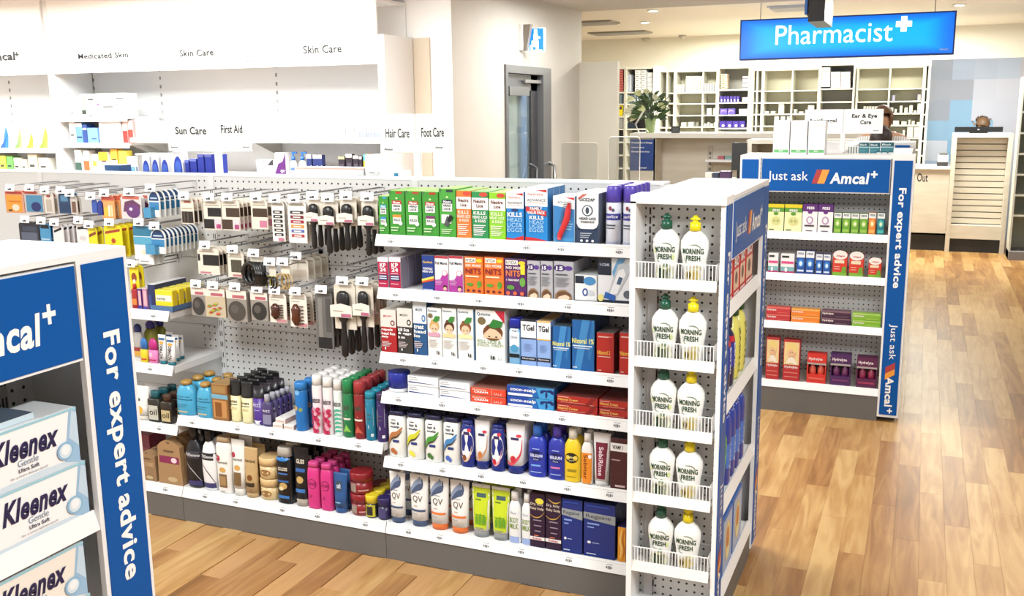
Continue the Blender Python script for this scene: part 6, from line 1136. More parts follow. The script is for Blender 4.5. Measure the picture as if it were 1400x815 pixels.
for k, (a, b, y, c, pr, nm) in enumerate(((93, 101.5, 163, 'f4f4f2', [('r', .2, .3, .8, .36, '1c1c1c')], 'white bottle shaped'), (102.5, 111.5, 168, '6a9ad8', [('r', .1, .25, .9, .32, '1c2438'), ('r', 0, .8, 1, 1, 'e8ecf0')], 'light blue upright'), (112, 118, 170, '2c4a90', [('r', 0, .7, 1, .8, 'c8c8d0')], 'navy narrow'), (118.5, 133, 175, '7aa4dc', [('r', .4, .25, .85, .33, '3a5a9c')], 'sky blue squat'), (134, 164, 163, 'f6f6f8', [('r', 0, .08, 1, .14, 'c8c8e0')], 'wide white'), (166.5, 173, 165, 'e8c8c4', [('r', 0, 0, 1, .55, 'c83a34')], 'pink and red'), (173.5, 180.5, 165, 'e4c0bc', [('r', 0, 0, 1, .6, 'd04038')], 'clear and red'), (184, 206, 163, 'f4f4f4', [('r', .2, .35, .7, .4, 'b8b8c8')], 'plain white left'), (207, 232, 166, 'f4f4f4', [('r', .1, .4, .4, .45, 'a8c8b8'), ('r', .6, .4, .9, .45, 'a8d8c8')], 'plain white right'))):
    wput(a, b, y, sB2, cf(c, pr), f'{nm} pack on the middle medicated skin shelf')
for k, (a, b, y, c, pr, nm) in enumerate(((101, 110, 205, 'e8ece8', [('r', 0, 0, 1, .4, '3a5a50')], 'green footed'), (113, 121, 206, 'e8e0dc', [('r', 0, 0, 1, .5, 'c8683a')], 'rust red'), (124, 133, 211, 'e8dcc8', [('r', .2, .3, .8, .6, 'd8a848')], 'cream'), (134, 147, 208, 'f4f0e8', [('r', 0, .55, 1, 1, 'f0a830'), ('r', .3, .5, .8, .56, '2a2a2a')], 'orange topped'), (150, 159.5, 204, 'f0b040', [('r', 0, 0, 1, .5, 'f4f0e8'), ('r', .2, .5, .8, .56, '2a2a2a')], 'tall orange topped'), (161, 172, 206, 'f0dc50', [('r', .3, .1, .7, .16, '3a3a2a')], 'tall yellow'), (173, 184, 214, 'f0f0ec', [('r', 0, 0, 1, .35, '5a8ac0')], 'white and blue'), (185, 192, 216, 'f0f0ec', [('r', 0, 0, 1, .4, '1c4a78')], 'white and navy'))):
    wput(a, b, y, 1.27, cf(c, pr, .08), f'{nm} pack on the lowest medicated skin shelf')
# skin care bay
yl = [('e', .5, .75, .2, .12, 'f0f0b8'), ('p', [(.0, .0), (1, .0), (1, .1), (0, .35)], 'd8e0f4')]
for k, (a, b, y, dz) in enumerate(((350, 369, 172, 0), (370, 388, 172, 0))):
    o = wput(a, b, y, sC, cf('f8f8f8', yl), f'white pack with pale yellow dot, lower {["left", "right"][k]} of four')
    wput(a, b, 155, sC, cf('f8f8f8', yl), f'white pack with pale yellow dot, upper {["left", "right"][k]} of four', dz=at(360, 172, Y=YS+.03).z-sC)
lv = [('e', .5, .72, .26, .16, 'f0f0b0'), ('r', 0, .06, 1, .4, 'a8aee4')]
for k, (a, b) in enumerate(((394, 405.5), (406, 418.5), (419, 432), (432.5, 445.5), (446, 460))):
    wput(a, b, 168+.0*k, sC, cf('f8f8fa', lv), f'white pack with lavender band, {["first", "second", "third", "fourth", "fifth"][k]} of five on the skin shelf')
for k, (a, b) in enumerate(((461, 470), (472, 481), (484, 490))):
    wput(a, b, 160, sC, cf('f8f8fa', [('e', .5, .85, .26, .1, 'f4f4c8'), ('r', .1, .35, .95, .6, 'b0b4e8')]), f'tall white pack with lavender square, {["first", "second", "third"][k]} of three', dz=.0)
for k, (a, b) in enumerate(((491, 500), (501, 510), (510.5, 520))):
    wput(a, b, 163, sC, cf('f6f6f8', [('e', .4, .75, .26, .12, 'dfe09a'), ('r', 0, .03, 1, .3, '8f94dc')]), f'white pack with lavender foot, {["first", "second", "third"][k]} of three at shelf end')
for k, (a, b, y, c, pr) in enumerate(((350, 356, 219, 'f0eef0', [('r', .8, 0, .9, 1, '4a4a4a')]), (357, 364, 218, 'f0eef0', [('r', .1, .85, .9, .92, 'd87aa8')]), (365, 373.5, 218, 'e8e8e8', [('p', [(0, .6), (1, .6), (1, 1), (.6, .9)], '3a3a40')]))):
    wput(a, b, y, 1.27, cf(c, pr, .06), f'slim white pack {["nearest the post", "with pink line", "with black corner"][k]} on the lower skin shelf')
wput(375, 390, 209, 1.27, cf('f4f2f4', [('p', [(0, .1), (.3, .5), (.7, .6), (1, 1), (1, 0), (0, 0)], '5a2470'), ('t', 'QV', .5, .08, .9, .22, 'f4f4f8', .05)], .1), 'white and purple pack on the lower skin shelf')
for k, (a, b) in enumerate(((393.5, 403), (405.5, 416))):
    wput(a, b, 208, 1.27, lambda w, h: bottle('pump_bottle', w, h, w*.7, 'f2f4f6', '2c6ab4', [('r', .2, .3, .85, .5, '5a7aa8')], 'oval', (.35, .5), 'pump'), f'white pump bottle with blue pump, {["left", "right"][k]} of the pair', 'bottle')
for k, a in enumerate((418.5, 427, 433)):
    wput(a, a+7, 212, 1.27, cf('26346e', [('r', 0, .82, 1, 1, 'f0f0f4'), ('p', [(0, .2), (1, .4), (1, .5), (0, .3)], 'e8e8f4'), ('r', 0, 0, 1, .08, 'f0f0f4')], .05), f'navy and white pack, {["first", "second", "third"][k]} beside the pump bottles')
for k, (a, b, y) in enumerate(((462, 471, 214), (472, 481, 211), (482, 490, 213), (490.5, 494.5, 214))):
    wput(a, b, y, 1.27, cf('2a2430', [('r', 0, .85, 1, 1, 'c8c088' if k == 0 else 'f0ece8'), ('t', 'sun', .2, .4, .8, .6, '6a6070', .02)], .05), f'black skin pack with pale top, {["first", "second", "third", "fourth"][k]} from the left')
wput(496, 504, 211, 1.27, cf('e8b040', [('r', 0, .7, 1, 1, '4aa0a8')], .05), 'orange and teal upright pack on the lower skin shelf')
# goods on the rear top shelf of the gondola
YR = YP+.14; zr = 1.3205
def rput(px0, px1, pyt, f_, label, cat='box', Y=YR):
    x0, x1 = at(px0, pyt, Y=Y).x, at(px1, pyt, Y=Y).x; h = at((px0+px1)/2, pyt, Y=Y).z-zr
    o = f_(x1-x0-.003, h); o.location = ((x0+x1)/2, Y, zr); setl(o, label, cat); return o
def sunb(w, h): 
    o = carton('sunscreen_tube', w, h, .04, 'f2f4f8', [('e', .5, .72, .42, .2, '2a48c0'), ('r', .08, .02, .92, .72, '2a48c0'), ('e', .5, .72, .32, .13, '4a74e0'), ('r', .25, .6, .75, .63, 'c8d8f8')]); return o
for k, (a, b, y) in enumerate(((193, 204, 213), (205.5, 216.5, 212), (218.5, 230, 212), (235, 249, 207))):
    rput(a, b, y, sunb, f'white sunscreen pack with blue arch, {["first", "second", "third", "largest fourth"][k]} behind the gondola top')
for k, (a, b, y) in enumerate(((252, 258, 219), (258.8, 268, 217), (269, 278, 211), (279, 289, 211), (295, 303, 211))):
    rput(a, b, y, lambda w, h: carton('sunscreen_tube', w, h, .04, '2c3eb0', [('r', .2, .5, .8, .54, '8aa0f0'), ('r', 0, .95, 1, 1, '7a86d8')]), f'solid blue sunscreen pack, {["first", "second", "third", "fourth", "fifth behind the post"][k]} of five')
rput(142, 163, 225.5, lambda w, h: carton('navy_box', w, h, .08, '1c5088', (), top='e8ecf0'), 'navy box low behind the left gondola top')
rput(183, 232, 204, lambda w, h: M().box(-w/2, w/2, 0, .1, h-.03, h-.022, mat('f2f2f0', .5)).box(-w/2+.01, -w/2+.02, .0, .1, 0, h-.03, mat('e0e0de', .5)).box(w/2-.02, w/2-.01, 0, .1, 0, h-.03, mat('e0e0de', .5)).build('display_box'), 'white open display box above three sunscreen packs', Y=YR+.05)
pr_ = [('r', .02, .2, .2, .3, '3a4a70'), ('r', .3, .2, .5, .3, '3a4a70'), ('r', .56, .2, .75, .3, '3a4a70'), ('p', [(.62, .3), (.95, .5), (1, .3), (.7, .1)], '8ac8e8'), ('r', 0, .86, 1, .94, 'f0c0b0'), ('r', .3, .5, .4, .54, 'e08070')]
rput(403, 497, 229, lambda w, h: carton('long_carton', w, h, .07, 'f4f2f2', [(q[0],)+tuple(q[1:]) for q in [('r', .02, .78, .22, .81, '3a4a70'), ('r', .34, .78, .54, .81, '3a4a70'), ('r', .58, .78, .74, .81, '3a4a70'), ('p', [(.64, .82), (.96, .86), (1, .8), (.7, .76)], '8ac8e8'), ('r', 0, .965, 1, .99, 'f0c0b0')]]), 'long white pack with navy dashes behind the gondola top')
rput(498, 535, 212, lambda w, h: carton('white_carton', w, h, .1, 'f4f4f4', [('r', .15, .72, .35, .73, '7a7a7a'), ('r', .5, .72, .8, .73, '7a7a7a'), ('r', .05, .53, .15, .57, '3a8ab0'), ('r', .62, .53, .78, .57, '3a8ab0')]), 'large white carton behind the gondola top near Hair Care board')
rput(518, 556, 233, lambda w, h: carton('white_carton', w, h, .04, 'f4f4f4', [('r', .55, .86, .7, .95, '2a8ab0')]), 'low white carton with teal square under the Hair Care board', Y=YR-.03)

# ================================================================ DISPENSARY
YD = 14.0
mShW = noise_mat('cream_shelf_board', 'e9e6d6', 'efece0', (1, 1, 1), 2, .5); mShB = mat('d8d4bc', .6); mShG = mat('b4b1aa', .6)
def dz(py, px=1000, Y=YD): return at(px, py, Y=Y).z
def unit(label, cols, top, rows, back=None, Y=YD, proud=0, bot=.1):
    y = Y-proud; X = [at(c, 120, Y=y).x for c in cols]; zt_ = dz(top, cols[0], y)
    t = thing('dispensary_shelving', label, 'shelving', ((X[0]+X[-1])/2, Y, 0)); tk = .02
    M().box(X[0], X[-1], Y+.3, Y+.315, bot, zt_, back or mShB).build('back_panel', t)
    M().box(X[0]-tk/2, X[-1]+tk/2, y, Y+.315, zt_-.03, zt_, mShW).build('top_panel', t)
    for x in X: M().box(x-tk/2, x+tk/2, y, Y+.3, 0, zt_-.03, mShW).build('side_panel', t)
    Z = [dz(r, cols[0], y) for r in rows]
    z = Z[-1]
    while z-.19 > .15: z -= .19; Z.append(z)
    for z in Z: M().box(X[0], X[-1], y+.005, Y+.3, z-.018, z, mShW).build('shelf', t)
    return X, zt_, Z, y
unit('narrow dispensary shelving with red files behind the beige partition', [838, 854], 92, [126, 142, 159, 176], mat('8a8684', .6))
unit('dispensary shelving behind the lilies with white stacks', [856, 894], 92, [126, 142, 159, 176], mat('77757a', .6), proud=.02)
unit('pale angled corner shelving right of the lilies', [902, 912, 922], 96, [127, 141, 157, 174])
unit('cream dispensary shelving left of the violet packs', [924, 961, 980], 96, [126.5, 141.5, 157.5, 173])
unit('grey backed taller shelving holding violet packs', [982, 1024], 91, [122.5, 140, 157, 175], mShG, proud=.12)
unit('narrow cream shelving with mirrored cells beside the violet packs', [1030, 1035, 1042], 94, [124, 140, 156, 172])
unit('cream dispensary shelving under the left end of blue sign', [1044, 1083, 1119], 94, [124, 140, 155.7, 172])
unit('grey backed tall shelving with stacked white boxes', [1121, 1167], 87, [121, 139, 156, 172], mShG, proud=.12)
unit('cream dispensary shelving behind the Ear and Eye board', [1172, 1216, 1262], 91, [121.5, 138.7, 155, 171, 188, 204])
unit('slim end shelving beside the blue mosaic wall', [1264, 1269], 87, [121, 139, 156, 172])
M().box(at(894, 120, Y=YD).x, at(902, 120, Y=YD).x, YD-.05, YD+.3, 0, dz(90, 900), mat('f4f3ee', .5)).build('column_panel', None, off=(0, 0, 0), label='bright white column panel right behind the lilies', cat='panel')
M().box(at(1025, 120, Y=YD).x, at(1030, 120, Y=YD).x, YD-.05, YD+.3, 0, dz(91, 1026), mat('f4f3ee', .5)).build('column_panel', None, off=(0, 0, 0), label='white column panel right of the violet packs', cat='panel')
# packs in the cells: pixel box, shelf line, colour
DC = {}
def dput(a, b, y, base, col, label, pr=(), name='medicine_box', Y=YD-.0, pref=0, g=None, d=.15):
    if g:
        k_ = DC.get(g, 0); DC[g] = k_+1; label += ', '+('first' if k_ == 0 else ORD[k_-1])+(' from the top' if ('stack' in g or 'cartons' in g or 'red files' in g) else ' from the left')
    yy = Y+.02-pref; x0, x1 = at(a, base, Y=yy).x, at(b, base, Y=yy).x; zb = dz(base, (a+b)/2, Y-pref); zt_ = dz(y, (a+b)/2, Y-pref)
    o = carton(name, max(.012, x1-x0-.004), max(.02, zt_-zb-.001), d, col, pr); o.location = ((x0+x1)/2, yy, zb+.0005); setl(o, label, 'box', g); return o
for i in range(9): dput(845.5, 852, 95.5+3.35*i, 98.8+3.35*i, 'b04a44', 'red flat file beside the beige partition', [('r', 0, .4, 1, .6, 'd89a90')], g='red files in the narrow shelving')
for i in range(3): dput(845+2.4*i, 847.2+2.4*i, 129, 142, ['5a6a74', '7a8a90', '4a5a64'][i], 'grey upright file beside the beige partition', g='grey files in the narrow shelving')
dput(845, 851.5, 144, 158.5, 'e8d020', 'yellow box beside the beige partition', [('r', .3, .6, .8, .9, '3a3a30')])
dput(845, 852, 161, 175.5, '9a9a98', 'grey box low beside the beige partition')
for i in range(2): dput(857.5+2.6*i, 860+2.6*i, 102, 125.6, ['b8c4d4', 'd0d8e4'][i], 'blue grey narrow box behind the lilies', g='narrow boxes behind lilies')
for c in range(2):
    for i in range(5): dput(868+8.2*c, 875.8+8.2*c, 95.5+6*i, 101.3+6*i, 'f2f2f2', f'white flat box in the {["left", "right"][c]} stack behind lilies', [('r', .2, .4, .6, .6, '8a8a8a')], g=f'{["left", "right"][c]} white box stack behind the lilies')
for i in range(4): dput(884.5, 892.5, 99+6.6*i, 105.3+6.6*i, 'eef0f2', 'pale flat box stacked near the white column', g='pale box stack near column')
for i in range(8): dput(857+4.3*i, 860.8+4.3*i, 129, 141.7, ['8a9aa0', '6a7a84'][i % 2], 'grey green upright file behind the lilies', [('r', .2, .3, .8, .5, 'dfe4e4'), ('r', .2, .6, .8, .7, 'dfe4e4')], g='upright files behind lilies')
dput(858, 870, 168, 175.6, '2a3340', 'dark flat stack behind the lilies, lower shelf')
dput(903.5, 909, 131, 140.7, 'e8dcb8', 'cream box in the angled corner shelving')
for i in range(5): dput(924.6+2.3*i, 926.7+2.3*i, 115.5, 126, 'f0f0e4', 'short white spine on the top cream shelf', [('r', 0, .5, 1, .55, 'c8c8b8')], g='short white spines on top cream shelf')
for i in range(8): dput(937+2.9*i, 939.7+2.9*i, 104, 126, 'f4f2ea', 'tall white spine on the top cream shelf', [('r', .3, .1, .6, .9, 'c8c4b4')], g='tall white spines on top cream shelf')
for i in range(5): dput(963+3.5*i, 965.6+3.5*i, 114, 126, 'f4f4ee', 'white spine with dark gap right of the tall spines', g='spaced white spines')
for i in range(2): dput(966+9*i, 972.5+8*i, 148, 157, 'f2eee0', f'white square box on the third cream shelf, {["left", "right"][i]} one')
for i in range(3): dput([931, 941, 951][i], [938, 948, 955][i], [167.5, 167, 167][i], 172.6, ['f0ece0', 'f0ece0', '8a8a80'][i], f'small low box on the fourth cream shelf, {["left", "middle", "right"][i]} one')
for i in range(4): dput(962+4.5*i, 965.5+4.5*i, 169-i % 2*1.5, 172.6, 'ece8dc', 'tiny white box on the fourth cream shelf', g='tiny boxes on the fourth cream shelf')
def vput(a, b, y, base, col, label, pr=(), g=None): dput(a, b, y, base, col, label, pr, Y=YD, pref=.12, g=g)
for i in range(4): vput(985, 994.5, 101+5.2*i, 106+5.2*i, 'd8c0a8', 'tan carton stacked at left of the grey backed shelf', [('r', .2, .3, .6, .6, 'b86a4a')], g='tan cartons on the grey shelf')
for i in range(3): vput(1015, 1023.5, 104+6*i, 109.6+6*i, 'e8e0dc', 'pale carton stacked at right of the grey backed shelf', [('r', 0, .3, 1, .5, '5a5458')], g='pale cartons on the grey shelf')
vi = [('e', .6, .3, .25, .2, 'e8e4f8')]
for i in range(6): vput(984+4.5*i, 988+4.5*i, 131.5, 139.6, '4a3a98', 'violet upright pack on the upper grey shelf', vi, g='violet packs on upper grey shelf')
vput(1014.5, 1023, 133, 139.6, 'e4dee8', 'white box right of the upper violet packs')
for i in range(2): vput(984+10.5*i, 994+10.5*i, 148.5, 156.6, '6a58b8', f'lilac wide box on the middle grey shelf, {["left", "right"][i]} one', [('s', [(.1, .3), (.4, .7), (.9, .5)], .08, 'a898e0')])
vput(1010, 1023.5, 149, 156.6, 'e8e8ea', 'long white box right of the lilac boxes')
for i in range(4): vput(983.5+8.8*i, 992+8.8*i, 165.5, 174.6, '44349a', 'violet wide pack on the lowest grey shelf', vi, g='violet wide packs on lowest grey shelf')
for i, (a, b, y) in enumerate(((1045, 1051, 152), (1053.5, 1060, 152), (1064, 1071.5, 142.5))): dput(a, b, y, 155.3, 'ece8da', f'pale box under the left of the blue sign, {["small left", "small middle", "tall right"][i]}')
for i, (a, b, y) in enumerate(((1085, 1089, 149.5), (1092, 1098, 152.5), (1104, 1113, 144))): dput(a, b, y, 155.3, 'e8e4d4', f'pale box in the second cell under the sign, {["left", "low middle", "right"][i]}')
for i in range(3): dput(1058+8.5*i, 1065+8.5*i, 159, 171.6, 'b8bcbc', f'grey box above the white cartons, {["left", "middle", "right"][i]} one', [('r', 0, .3, 1, .45, '4a5054')])
for i in range(5): vput(1121.8, 1135, 92+5.4*i, 97.2+5.4*i, 'e4e2e8', 'white flat box in the tall stack under the sign', [('r', .2, .3, .6, .45, 'a8a4b0')], g='tall left stack of white boxes')
for c in range(2):
    for i in range(4): vput(1135.6+13.6*c, 1148.8+13.6*c, 98+5.6*i, 103.4+5.6*i, 'e8e4ea', f'white flat box in the {["middle", "right"][c]} stack under the sign', [('r', .2, .3, .6, .45, 'b0a8b4')], g=f'{["middle", "right"][c]} stack of white boxes')
for i, (a, b, y, c) in enumerate(((1218, 1223.5, 130, '9a9ab0'), (1252, 1259, 129, 'b0a8a8'))): dput(a, b, y, 138.3, c, f'grey box on the second shelf near the mosaic wall, {["left", "right"][i]}', [('r', 0, 0, .3, 1, '3a3a50')])
for i in range(9): dput(1180+3.9*i, 1183.4+3.9*i, 145.5, 154.6, 'd8d4c0', 'pale small box above the Ear and Eye board', g='small boxes above the category board')
for i, (a, b, y) in enumerate(((1217, 1221, 147), (1222.5, 1226, 149), (1229.5, 1233.5, 144.5), (1236, 1241, 147), (1242.5, 1247.5, 144), (1248.5, 1253, 151), (1253.5, 1261, 141.5))): dput(a, b, y, 154.6, 'd4d0bc', f'pale box on the third right shelf, {["first", "second", "third", "fourth", "fifth", "sixth", "seventh"][i]} from left')
for i, (a, b, y) in enumerate(((1215.5, 1219, 166.5), (1220.5, 1229, 165), (1232, 1239.5, 166), (1241.5, 1244.5, 164), (1246, 1250.5, 165.5), (1253, 1258, 167))): dput(a, b, y, 170.6, 'd4d0bc', f'low pale box on the fourth right shelf, {["first", "second", "third", "fourth", "fifth", "sixth"][i]} from left')
for i, (a, b, y) in enumerate(((1233.5, 1237, 178), (1239.5, 1248, 173), (1248.6, 1257, 173))): dput(a, b, y, 187.6, 'cfcabc', f'pale box on the fifth right shelf, {["small", "large left", "large right"][i]} one', [('r', 0, .48, 1, .52, 'a8a498')])
# counter before the dispensary
YC = 11.0
c0, c1 = at(861, 183, Y=YC).x, at(1060, 183, Y=YC).x+1.2
zc = at(960, 182, Y=YC).z
ct = thing('dispensary_counter', 'long pale dispensary counter carrying the lilies', 'counter', ((c0+c1)/2, YC, 0))
M().box(c0, c1, YC, YC+.6, zc-.055, zc, mat('efece4', .35)).build('worktop', ct)
M().box(c0+.02, c1, YC+.35, YC+.38, 0, zc-.055, mBeige).build('front_panel', ct)
M().box(c0+.0, at(895, 200, Y=YC).x, YC+.03, YC+.06, 0, zc-.055, mBeige).build('end_panel', ct)
M().box(at(893, 200, Y=YC).x, at(895.5, 200, Y=YC).x, YC+.03, YC+.38, 0, zc-.055, mBeige).build('side_panel', ct)
for px in (903, 971):
    x = at(px, 210, Y=YC+.35).x; q = M().box(x-.03, x+.03, YC+.34, YC+.35, .3, zc-.15, mat('cfc8ba', .5)); z = .4
    while z < zc-.2: q.box(x-.012, x-.004, YC+.338, YC+.341, z, z+.035, mGap).box(x+.004, x+.012, YC+.338, YC+.341, z, z+.035, mGap); z += .06
    q.build('slotted_rail', ct)
for (a, b, y) in ((964, 1003, 218),): 
    x0, x1 = at(a, y, Y=YC+.1).x, at(b, y, Y=YC+.1).x; z = at(a, y, Y=YC+.1).z; M().box(x0, x1+.3, YC+.1, YC+.35, z-.03, z, mW).build('shelf', ct)
z218 = at(964, 218, Y=YC+.1).z
for k, (a, b, c) in enumerate(((981, 990, 'c06070'), (990.5, 1002, '8ab0b0'))): dd = at(a, 217, Y=YC+.14); o = carton('small_box', at(b, 217, Y=YC+.14).x-dd.x-.004, .035, .1, c); o.location = ((dd.x+at(b, 217, Y=YC+.14).x)/2, YC+.14, z218+.001); setl(o, f'{["pink", "pale teal"][k]} small box on the shelf under the counter', 'box')
ba, bb = at(862, 187, Y=YC+.03), at(894, 233, Y=YC+.03)
bl = M().box(ba.x, bb.x-.005, YC+.015, YC+.028, bb.z, ba.z-.03, mat('17408e', .4)); o = mk('counter_sign', bl, 'navy blue sign with white lines on the counter end', 'sign', ((ba.x+bb.x)/2, YC+.02, bb.z))
lettering(o, 'lettering', [('Prescriptions & Dosage', .06, .86, .94, .92, 'ffffff', .03, 0), ('Health Services', .06, .72, .6, .77, 'dfe8f8', .02, 0), ('Pharmacist On Duty', .06, .57, .82, .63, 'ffffff', .03, 0), ('Amcal', .36, .06, .7, .11, 'ffffff', .04, .2)], ba.x, bb.x, bb.z, ba.z-.03, YC+.0135)
o = bpy.data.objects[o.name].children[0]; o.location = -Vector(bpy.data.objects['counter_sign'].location)+Vector(wloc(bpy.data.objects['counter_sign'])) if False else o.location
# low counter clutter right of it
bx = at(1001, 195, Y=8.6); by = at(1020, 233, Y=8.6)
tm = thing('monitor', 'black monitor back standing left of the blue headed unit', 'monitor', ((bx.x+by.x)/2, 8.6, by.z))
M().box(bx.x, by.x, 8.6, 8.63, by.z, bx.z, mat('26282a', .35)).build('screen_case', tm); M().box((bx.x+by.x)/2-.02, (bx.x+by.x)/2+.02, 8.63, 8.66, by.z-.08, by.z+.1, mat('1a1a1c', .4)).box((bx.x+by.x)/2-.08, (bx.x+by.x)/2+.08, 8.58, 8.72, by.z-.09, by.z-.08, mat('1a1a1c', .4)).build('foot', tm)
zz = by.z-.092
mk('service_counter', M().box(at(955, 235, Y=8.5).x, -.98, 8.4, 9.0, zz-.03, zz, mat('e8e2d6', .4)).box(at(955, 235, Y=8.5).x+.02, -1.0, 8.45, 8.95, 0, zz-.03, mBeige), 'low beige service counter behind the end unit top', 'counter', (-1.4, 8.7, 0))
for k, (a, b, y, c) in enumerate(((965, 975, 236, 'd8d4cc'), (976, 984, 235.5, '2c3450'), (985, 1000, 234, '4a2c58'))):
    x0, x1 = at(a, y, Y=8.5).x, at(b, y, Y=8.5).x; o = carton('counter_box', x1-x0-.004, max(.03, at(a, y, Y=8.5).z-zz), .1, c); o.location = ((x0+x1)/2, 8.46, zz+.0005); setl(o, f'{["pale", "navy", "plum"][k]} small box on the low counter behind the end unit', 'box')
bx = at(1021, 191, Y=9.8); t = thing('display_cabinet', 'beige open display cabinet behind the tall white cartons', 'cabinet', (bx.x+.4, 9.8, 0))
xx = at(1212, 200, Y=9.8).x
M().box(bx.x, xx, 9.8, 10.2, bx.z-.04, bx.z, mBeige).build('top_panel', t); [M().box(a_, a_+.05, 9.8, 10.2, 0, bx.z-.04, mBeige).build('side_panel', t) for a_ in (bx.x, xx-.05)]
M().box(bx.x, xx, 10.18, 10.2, 0, bx.z-.04, mat('b8a88e', .6)).build('back_panel', t)
for k in range(5): M().box(bx.x+.05, xx-.05, 9.83, 10.18, .2+.22*k, .22+.22*k, mBeige).build('shelf', t)

# lilies
vx = at(888, 181, Y=YC+.12)
v = thing('lily_vase', 'glass vase of white lilies and dark leaves on the counter', 'flowers', (vx.x, YC+.15, zc))
M().loft([(zc+.001, .05, .05, 2), (zc+.08, .055, .055, 2), (zc+.16, .07, .07, 2)], mat('b8cc98', .1, trans=.5), 16, cx=vx.x, cy=YC+.15).build('vase', v)
rnd = random.Random(3); mL = [mat(c, .45) for c in ('3c5230', '4d683c', '2f4428')]; cx_, cy_, cz_ = vx.x, YC+.15, zc+.12
for i in range(13):
    a = rnd.uniform(0, 6.28); t_ = rnd.uniform(.06, .26); z1 = rnd.uniform(.2, .36)
    m = M().tube([(cx_, cy_, cz_), (cx_+t_*.5*math.cos(a), cy_+t_*.5*math.sin(a), cz_+z1*.6), (cx_+t_*math.cos(a), cy_+t_*math.sin(a), cz_+z1)], .004, mL[0], 5); m.build('stem', v)
def leaf(p, d, L, w_, mt):
    d = Vector(d).normalized(); s = d.cross(Vector((.1, -1, .2))).normalized(); u = s.cross(d); p = Vector(p)
    m = M(); vs = [];
    for i in range(5):
        t_ = i/4; ww = w_*math.sin(math.pi*(.12+.88*t_)) if i < 4 else .001; c = p+d*L*t_-Vector((0, 0, 1))*L*.25*t_*t_
        vs += [c-s*ww+u*ww*.3, c+u*0, c+s*ww+u*ww*.3]
    return m.add(vs, [(3*i+j, 3*i+j+1, 3*i+j+4, 3*i+j+3) for i in range(4) for j in range(2)], mt, True)
for i in range(70):
    a = rnd.uniform(0, 6.28); r_ = rnd.uniform(.02, .16); z1 = rnd.uniform(.02, .28)
    leaf((cx_+r_*math.cos(a), cy_+r_*math.sin(a), cz_+z1), (math.cos(a)*1.1, math.sin(a)*.7, rnd.uniform(.1, 1.3)), rnd.uniform(.1, .17), rnd.uniform(.013, .024), mL[i % 3]).build('leaf', v)
for i, (dx, dzz, aa) in enumerate(((-.17, .25, 2.6), (-.1, .3, 1.9), (-.14, .17, 2.8), (-.02, .31, 1.5), (-.04, .13, 2.2), (.07, .25, 1.2), (-.12, .06, 3.0), (.12, .17, .6), (-.2, .12, 2.9))):
    mp_ = mat(['eef0c8', 'e4eab0', 'f4f4dc'][i % 3], .5); p = Vector((cx_+dx, cy_-.1, cz_+dzz)); fl = None; mm = M()
    for k in range(6):
        b_ = k*math.pi/3; d = Vector((math.cos(aa), -.5, math.sin(aa)))+Vector((math.cos(b_), .0, math.sin(b_)))*.45
        q = leaf(p, d, .1, .018, mp_); o_ = len(mm.v); mm.v += q.v; mm.m(mp_); mm.f += [tuple(o_+j for j in f) for f in q.f]; mm.mi += [0]*len(q.f); mm.sm += q.sm
    mm.build('lily_bloom', v)
rb = M().tube([(cx_-.1, YC+.03, zc+.01), (cx_-.14, YC+.02, zc+.1), (cx_-.08, YC+.03, zc+.2), (cx_-.05, YC+.06, zc+.26)], .012, mat('f4f4ee', .5), 6).build('ribbon', v)
o = M().box(-.05, .05, 0, .015, 0, .075, mat('26282a', .3)).box(-.035, .035, -.001, 0, .012, .06, mat('55585a', .4)).build('card_terminal'); p = at(923.5, 182, Y=YC+.04); o.location = (p.x, YC+.04, zc+.0005); setl(o, 'small black card terminal beside the lily vase', 'terminal')

# clear screens on a counter
sc_z = 1.08
mk('till_counter', M().box(-4.0, -2.05, 8.3, 8.9, sc_z-.03, sc_z, mat('e8e2d6', .4)).box(-3.98, -2.07, 8.35, 8.85, 0, sc_z-.03, mBeige), 'beige till counter under the clear screens', 'counter', (-3, 8.6, 0))
for k, (a, b, y) in enumerate(((768, 817, 195), (832, 875, 187))):
    p, r = at(a, y, Y=8.4), at(b, y, Y=8.4); z0 = sc_z; z1 = p.z; x0, x1 = p.x, r.x; t = thing('clear_screen', f'clear acrylic screen with rounded corners, {["left one nearer the door", "right one before the navy sign"][k]}', 'screen', ((x0+x1)/2, 8.4, z0))
    rr = .03; poly = [(x0, z0), (x1, z0)]+[(x1-rr+rr*math.cos(q), z1-rr+rr*math.sin(q)) for q in (0, .5, 1.05, 1.57)]+[(x0+rr+rr*math.cos(q), z1-rr+rr*math.sin(q)) for q in (1.57, 2.1, 2.6, 3.14)]
    M().prism(poly, 8.4, 8.406, mat('f4f6f4', .03, trans=.97), 'y').build('pane', t)
    M().tube([(u_, 8.403, w_) for u_, w_ in poly[1:]+poly[:1]], .0032, mat('d8d4c8' if k else 'b8b0a0', .2), 4).build('polished_edge', t)
    M().box(x0+.02, x0+.12, 8.36, 8.45, z0+.0005, z0+.012, mat('e8e4dc', .3)).box(x1-.12, x1-.02, 8.36, 8.45, z0+.0005, z0+.012, mat('e8e4dc', .3)).build('foot', t)

